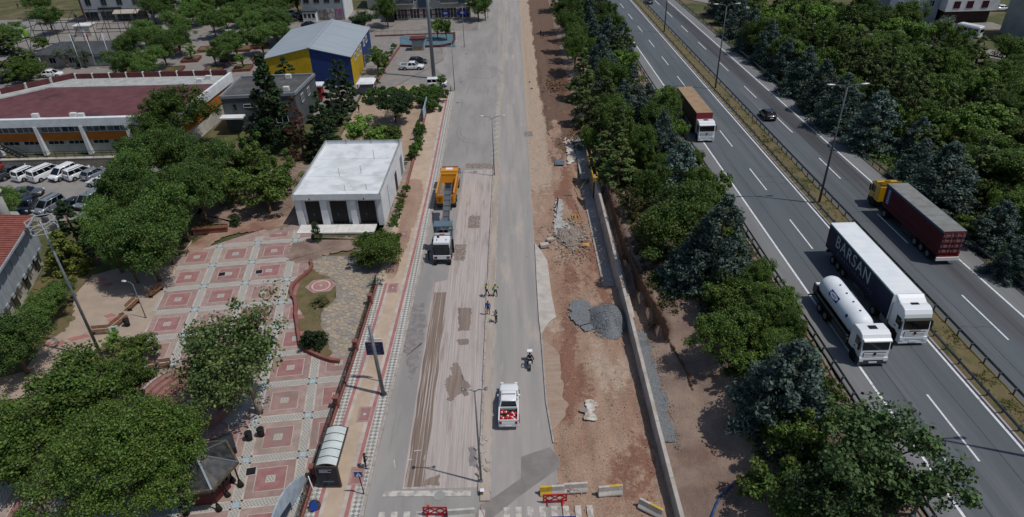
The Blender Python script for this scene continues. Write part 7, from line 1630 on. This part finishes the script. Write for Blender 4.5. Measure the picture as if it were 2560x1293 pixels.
def undergrowth(name, n_, xr, yr, lm, size, hgt, seed):
    R = random.Random(seed); cs = []
    while len(cs) < n_:
        x, y = R.uniform(*xr), R.uniform(*yr)
        if noise.noise(Vector((x*.3, y*.3, seed))) < -.12: continue
        cs.append((x, y, gz(x, y) + hgt*.4, hgt*R.uniform(.5, 1.3)))
    return stuff(put(leaves(name, LM[lm], cs, 9, 1.0, size, seed=seed), name))
undergrowth('weeds', 1500, (19.0, 26.9), (30, 62), 'hedge', .3, .45, 1); undergrowth('undergrowth', 1600, (15.5, 26.9), (58, 190), 'round', .4, .6, 2)
undergrowth('bank_weeds', 700, (14.2, 20), (56, 100), 'brush', .3, .45, 8); undergrowth('wood_floor', 3600, (51.8, 82), (45, 175), 'round', .5, .7, 3); undergrowth('verge_grass', 2600, (38.5, 40.3), (20, 120), 'brush', .16, .18, 4)
undergrowth('wood_weeds', 900, (51.8, 56), (45, 130), 'hedge', .35, .6, 5)

ORD = ['', 'second ', 'third ', 'fourth ', 'fifth ', 'sixth ', 'seventh ', 'eighth ', 'ninth ', 'tenth ', 'eleventh ', 'twelfth ', 'thirteenth ', 'fourteenth ', 'fifteenth ', 'sixteenth ', 'seventeenth ', 'eighteenth ', 'nineteenth ', 'twentieth ']
ORD += [w + ' ' for t_ in ('twenty', 'thirty', 'forty', 'fifty') for w in [t_ + '-' + u_ for u_ in ('first', 'second', 'third', 'fourth', 'fifth', 'sixth', 'seventh', 'eighth', 'ninth')] + [{'twenty': 'thirtieth', 'thirty': 'fortieth', 'forty': 'fiftieth', 'fifty': 'sixtieth'}[t_]]]
def number(label, base, mark, pos):
    os_ = [o for o in COL.objects if o.parent is None and o.get('label') == label]
    os_.sort(key=lambda o: (o.location.x-pos[0])**2 + (o.location.y-pos[1])**2)
    for k, o in enumerate(os_):
        if k < len(ORD): o['label'] = base + ', ' + ORD[k] + 'nearest the ' + mark
LORRY, HALL, GAR, TAN = (46.3, 66), (-41, 150), (-23, 89), (30.1, 100)
number('dark blue-green cedar along the guardrail of the container lorry lane', 'blue-green cedar in the guardrail row', 'container lorry', LORRY)
number('slender olive pine in the wood behind the cedars', 'slender olive pine beyond the motorway', 'container lorry', LORRY)
number('leafy green tree in the mixed wood beyond the motorway', 'leafy wood tree beyond the motorway', 'container lorry', LORRY)
number('round bushy tree in the mixed wood beyond the motorway', 'round bushy wood tree', 'container lorry', LORRY)
number('yellow-green maple in the mixed wood beyond the motorway', 'yellow-green maple in the wood', 'container lorry', LORRY)
number('pale grey-green willow beside the service road', 'pale grey-green willow', 'minibus on the service road', (105, 140))
number('low weedy bush at the foot of the wood', 'low weedy bush at the wood edge', 'container lorry', LORRY)
number('low tawny weeds along the inner guardrail', 'low tawny weed clump by the guardrail', 'white tanker', (30.7, 45))
for s_, n_ in (('dark green pine', 'pine'), ('blue-green cedar', 'cedar'), ('leafy green tree', 'plane'), ('round bushy tree', 'round')):
    number(s_ + ' in the thicket between the earthworks and the lorry', s_ + ' of the roadside thicket', 'tan-roofed lorry', TAN)
number('light green young tree leaning from the thicket to the motorway', 'light green young tree of the roadside thicket', 'tan-roofed lorry', TAN)
number('big round locust tree in the grove between parking lot and plaza', 'big round locust tree of the plaza grove', 'white garage', GAR)
number('dark green tree between the grey block and the white garage', 'dark green tree behind the garage', 'white garage', GAR)
number('dark cypress in the row by the garden path', 'dark cypress of the garden row', 'white garage', GAR)
number('clipped green hedge bush around the small garden', 'clipped garden hedge bush', 'very tall plain mast', (-16, 142))
number('hedge bush between the fence and the tiled sidewalk', 'sidewalk hedge bush', 'white garage', GAR)
number('low hedge bush along the side of the white garage', 'low hedge bush beside the garage', 'big round green bush', (-18, 73))
number('round park tree in the paved park behind the orange hall', 'round park tree', 'blue and yellow hall', HALL)
number('young tree in a raised square bed of the park', 'young tree in a raised bed', 'blue and yellow hall', HALL)
number('thin young tree beside the flagpoles', 'thin young tree by the flagpoles', 'red flag', (-94, 155))
number('dark tree in the grove behind the park', 'dark tree of the grove behind the park', 'blue and yellow hall', HALL)
number('square raised bed with dark red walls in the park paving', 'square raised bed with dark red walls', 'blue and yellow hall', HALL)
number('hedge bush beside the red kerb of the parking walkway', 'walkway hedge bush by the parking', 'very tall plain mast', (-16, 142))
number('light green poplar in the blue pool', 'light green poplar in the pool', 'very tall plain mast', (-16, 142))
number('low green brush on the bank above the trench', 'low green brush on the trench bank', 'yellow formwork', (11.7, 88))
number('slanted timber prop leaning against the cut bank behind the wall', 'slanted timber prop behind the wall', 'yellow formwork', (11.7, 88))
# ================================================================== people
skin = mat('skin', '#a9785c', rough=.6); hair_m = mat('hair', '#1b1512', rough=.8); shoe = mat('shoe', '#1a1a1c', rough=.7)
def cloth(c): return mat('cloth_' + c.lstrip('#'), c, rough=.9)
def person(loc, rz, label, shirt, trouser, pose='stand', vest=None, helmet=None, scale=1.0, hairc=None, cat='person'):
    root = thing('person', label, cat, loc, rz); root.scale = (scale,)*3
    J = {'pel': (0,0,.95), 'sp': (0,.01,1.15), 'ch': (0,0,1.34), 'nk': (0,.01,1.5), 'hb': (0,.02,1.6), 'ht': (0,.03,1.72),
         'sl': (-.19,0,1.42), 'sr': (.19,0,1.42), 'el': (-.25,-.03,1.14), 'er': (.25,-.03,1.14), 'wl': (-.25,.06,.89), 'wr': (.25,.06,.89),
         'hl': (-.1,0,.91), 'hr': (.1,0,.91), 'kl': (-.11,.02,.5), 'kr': (.11,.02,.5), 'al': (-.12,-.02,.09), 'ar': (.12,-.02,.09), 'tl': (-.13,.14,.04), 'tr': (.13,.14,.04)}
    if pose == 'walk': J.update(kl=(-.1,.2,.52), al=(-.1,.3,.1), tl=(-.1,.45,.05), kr=(.1,-.02,.5), ar=(.1,-.3,.14), tr=(.1,-.16,.05), wl=(-.27,-.16,.93), wr=(.27,.24,.97), er=(.26,.04,1.13), el=(-.26,-.12,1.15))
    if pose == 'phone': J.update(er=(.24,.1,1.12), wr=(.06,.3,1.22), el=(-.24,.08,1.12), wl=(-.06,.3,1.2), hb=(0,.05,1.59), ht=(0,.1,1.7))
    if pose == 'reach': J.update(er=(.26,.2,1.25), wr=(.22,.44,1.2), el=(-.27,.1,1.16), wl=(-.3,.32,1.1), pel=(0,-.05,.93))
    if pose == 'hips': J.update(el=(-.38,-.08,1.16), wl=(-.17,.02,1.0), er=(.38,-.05,1.16), wr=(.3,.2,1.25), kl=(-.18,.03,.5), al=(-.24,0,.09), tl=(-.27,.15,.04), kr=(.16,.02,.5), ar=(.2,0,.09), tr=(.22,.15,.04))
    if pose in ('sit', 'ride'):
        dz = -.45; 
        for k in ('pel','sp','ch','nk','hb','ht','sl','sr','el','er','wl','wr','hl','hr'): J[k] = (J[k][0], J[k][1], J[k][2]+dz)
        J.update(kl=(-.14,.42,.5), kr=(.14,.42,.5), al=(-.14,.44,.09), ar=(.14,.44,.09), tl=(-.15,.6,.04), tr=(.15,.6,.04), wl=(-.16,.34,.62), wr=(.16,.34,.62), el=(-.25,.1,.72), er=(.25,.1,.72))
    if pose == 'ride':
        for k in J: J[k] = (J[k][0], J[k][1], J[k][2]+.3)
        J.update(kl=(-.24,.32,.72), kr=(.24,.32,.72), al=(-.22,.12,.36), ar=(.22,.12,.36), tl=(-.24,.28,.3), tr=(.24,.28,.3), wl=(-.3,.52,1.05), wr=(.3,.52,1.05), el=(-.34,.24,1.02), er=(.34,.24,1.02))
        for k in ('ch','nk','hb','ht','sl','sr'): J[k] = (J[k][0], J[k][1]+.08, J[k][2])
    rad = dict(pel=.155, sp=.14, ch=.165, nk=.062, hb=.088, ht=.085, sl=.08, sr=.08, el=.052, er=.052, wl=.034, wr=.034, hl=.1, hr=.1, kl=.066, kr=.066, al=.045, ar=.045, tl=.04, tr=.04)
    E_ = [('pel','sp'),('sp','ch'),('ch','nk'),('nk','hb'),('hb','ht'),('ch','sl'),('sl','el'),('el','wl'),('ch','sr'),('sr','er'),('er','wr'),('pel','hl'),('hl','kl'),('kl','al'),('al','tl'),('pel','hr'),('hr','kr'),('kr','ar'),('ar','tr')]
    ks_ = list(J); me = bpy.data.meshes.new('body'); me.from_pydata([J[k] for k in ks_], [(ks_.index(a), ks_.index(b)) for a, b in E_], [])
    ob = bpy.data.objects.new('body', me); COL.objects.link(ob)
    md = ob.modifiers.new('skin', 'SKIN'); md.use_smooth_shade = True; sb = ob.modifiers.new('sub', 'SUBSURF'); sb.levels = 1; sb.render_levels = 1
    for i, k in enumerate(ks_):
        v = me.skin_vertices[0].data[i]; r_ = rad[k]; v.radius = (r_, r_*.72) if k in ('pel','sp','ch') else (r_, r_); v.use_root = (k == 'pel')
    m2 = bpy.data.meshes.new_from_object(ob.evaluated_get(bpy.context.evaluated_depsgraph_get())); bpy.data.objects.remove(ob)
    # hands, face and hair belong to the same mesh
    ex = MB()
    for s, w, e in ((-1, J['wl'], J['el']), (1, J['wr'], J['er'])):
        w = Vector(w); d = (w - Vector(e)).normalized(); side = Vector((0,0,1)).cross(d).normalized() if abs(d.z) < .9 else Vector((1,0,0)); up = d.cross(side)
        ex.tube([w - d*.02, w + d*.05, w + d*.09], .034, 6, 0, .038)
        for k, (o, l) in enumerate(((-.03,.065),(-.01,.078),(.01,.072),(.03,.055))): b0 = w + d*.085 + side*o; ex.tube([b0, b0+d*l*.5, b0+d*l*.85+up*.02], .0095, 5, 0, .007)
        th = w + d*.03 + side*.035*s; ex.tube([th, th+d*.03+side*.03*s, th+d*.06+side*.03*s], .011, 5, 0, .008)
    hb, ht = Vector(J['hb']), Vector(J['ht']); u = (ht-hb).normalized(); hc = hb + u*.05
    ex.ball(hc + Vector((0,.095,-.01)), .014, .02, .02, 6, 4)
    for s in (-1, 1): ex.ball(hc + Vector((s*.088,0,0)), .014, .02, .03, 6, 4); ex.ball(hc + Vector((s*.034,.082,.02)), .012, .01, .01, 6, 4, 1)
    ex.ball(hc + Vector((0,.088,-.045)), .025, .01, .008, 6, 4, 2)
    off = len(m2.vertices); bm = bmesh.new(); bm.from_mesh(m2)
    vs = [bm.verts.new(v) for v in ex.v]
    fm = {}
    for f, mi in zip(ex.f, ex.m):
        try: fc = bm.faces.new([vs[i] for i in f]); fc.smooth = True; fc.material_index = 10 + mi
        except ValueError: pass
    for fc in bm.faces:
        if fc.material_index >= 10: fc.material_index = {10: 0, 11: 3, 12: 4}[fc.material_index]; continue
        c = fc.calc_center_median(); best = min(E_, key=lambda e: ((Vector(J[e[0]])+Vector(J[e[1]]))/2 - c).length)
        a, b = best
        if 'h' in (a[0], b[0]) and (a in ('hb','nk') or b in ('hb','ht')): mi = 0
        elif b in ('kl','kr','al','ar','hl','hr'): mi = 2
        elif b in ('tl','tr'): mi = 3
        elif b in ('wl','wr') and (c-Vector(J[b])).length < .06: mi = 0
        else: mi = 1
        fc.material_index = mi; fc.smooth = True
    m2.materials.clear()
    for m in (skin, shirt, trouser, shoe, maroon): m2.materials.append(m)
    bm.to_mesh(m2); bm.free()
    put(m2, 'body', root)
    hr_ = MB(); hr_.ball(hc + u*.035 + Vector((0,-.018,0)), .098, .1, .095, 10, 6)
    put(hr_.mesh('hair', helmet or hair_m), 'helmet' if helmet else 'hair', root)
    if vest:
        v = MB(); rings = []
        for z, wx, wy in ((-.28,.2,.15),(-.05,.195,.14),(.1,.21,.15),(.14,.14,.1)):
            c = Vector(J['ch']) + Vector((0, 0, z)); rings.append([(c.x+wx*math.cos(2*math.pi*k/14), c.y+wy*math.sin(2*math.pi*k/14), c.z) for k in range(14)])
        v.loft(rings); vo = v.build('safety_vest', vest, root)
        b = MB(); c = Vector(J['ch']); b.loft([[(c.x+.212*math.cos(2*math.pi*k/14), c.y+.158*math.sin(2*math.pi*k/14), c.z+z) for k in range(14)] for z in (-.14,-.08)]); b.build('reflective_band', plate_m, vo)
    return root
hv = mat('vest_green', '#7ec21f', rough=.7); bk, jean, dk, gy, bl_ = cloth('#15161a'), cloth('#232a3a'), cloth('#1d1e22'), cloth('#6f6a66'), cloth('#31508c')
def pp(px, py, z=0): c = P(px, py); return (c.x, c.y, z)
person(pp(916, 1172, .115), D(-75), 'man in black looking at his phone beside the bus shelter', bk, jean, 'phone')
person(pp(1217, 742, .02), D(-110), 'worker in a green vest stepping off the median', cloth('#2b3136'), dk, 'walk', hv)
person(pp(1239, 743, .01), D(20), 'worker in a green vest standing on the clean lane', cloth('#4a4f55'), dk, 'hips', hv)
person(pp(1221, 788, .15), D(170), 'worker in a blue shirt standing on the median kerb', bl_, dk, 'stand')
person(pp(1241, 808, .01), D(60), 'man in a dark waistcoat with arms out on the lane', gy, cloth('#3a3d45'), 'reach', cloth('#20242c'))
person(pp(1072, 650, .012), D(-80), 'man in black tending the side of the milling machine', bk, dk, 'reach')
person((P(400,922).x-.05, P(400,922).y-.08, .03), D(185), 'man in a grey top sitting on the pale bench', gy, dk, 'sit')
person(pp(898, 281, .01), D(175), 'man in black walking in the small garden', bk, cloth('#3c4630'), 'walk')
person(pp(1352, 93, -.02), D(160), 'worker in dark clothes at the far end of the dirt strip', bk, dk, 'stand'); person(pp(1358, 95, -.02), D(200), 'second worker in dark clothes bending at the far dirt strip', dk, dk, 'reach')
c = PH(2458, 118); person((c.x, c.y, zh(c.y)-.1), D(-120), 'man in a pale shirt walking along the service road', cloth('#a39a90'), jean, 'walk')
person(pp(47, 22), D(60), 'passer-by in dark red on the back street', cloth('#4a2026'), dk, 'walk')
person(pp(308, 178), D(20), 'man in dark clothes by the raised bed near the guard house', cloth('#2a3346'), dk, 'stand')
# motorcycle and rider
c = P(1325, 915); mc = thing('motorcycle', 'white motorcycle with a white top box on the clean lane', 'motorcycle', (c.x, c.y+.1, .012), D(180))
for y in (-.62, .68): w_ = MB().cyl((-.06,y,.31),(.06,y,.31), .31, n=18).build('wheel', tyre_m, mc); MB().cyl((-.065,y,.31),(.065,y,.31), .18, n=12).build('rim', rim_m, w_)
MB().loft([rrect(.1,.35,.75,-.75,.06), rrect(.16,.4,.82,-.3,.08), rrect(.17,.42,.95,.15,.1), rrect(.12,.5,1.0,.45,.08), rrect(.06,.6,.9,.62,.05)][::-1]).build('body', p_white, mc)
MB().box(-.13,.13,-.6,.05,.8,.88).build('seat', black, mc); MB().bar((-.36,.42,1.06),(.36,.42,1.06), .04).build('handlebar', dark, mc); MB().bar((0,.68,.31),(0,.42,1.05), .07).build('fork', steel, mc); MB().box(-.1,.1,.58,.66,.78,.95).build('headlight', lampw, mc)
MB().box(-.27,.27,-1.0,-.58,.9,1.25).build('top_box', p_white, mc, bevel=.04); MB().box(-.2,.2,.5,.54,1.0,1.3).build('windscreen', cglass, mc)
for s in (-1, 1): MB().box(s*.36-.06,s*.36+.06,.4,.44,1.14,1.22).build('mirror', dark, mc)
person((c.x, c.y+.18, .0), D(180), 'rider in black with a dark helmet on the white motorcycle', bk, dk, 'ride', None, black)
c = P(190, 45); t = thing('scooter', 'dark scooter on the lane beside the grey block', 'scooter', (c.x, c.y, .02), .8)
for y in (-.5, .55): MB().cyl((-.05,y,.25),(.05,y,.25), .25, n=12).build('wheel', tyre_m, t)
MB().loft([rrect(.15,.3,.75,-.6,.08), rrect(.2,.3,.8,-.1,.1), rrect(.15,.25,.5,.2,.08), rrect(.2,.3,1.0,.5,.08)][::-1]).build('body', black, t)
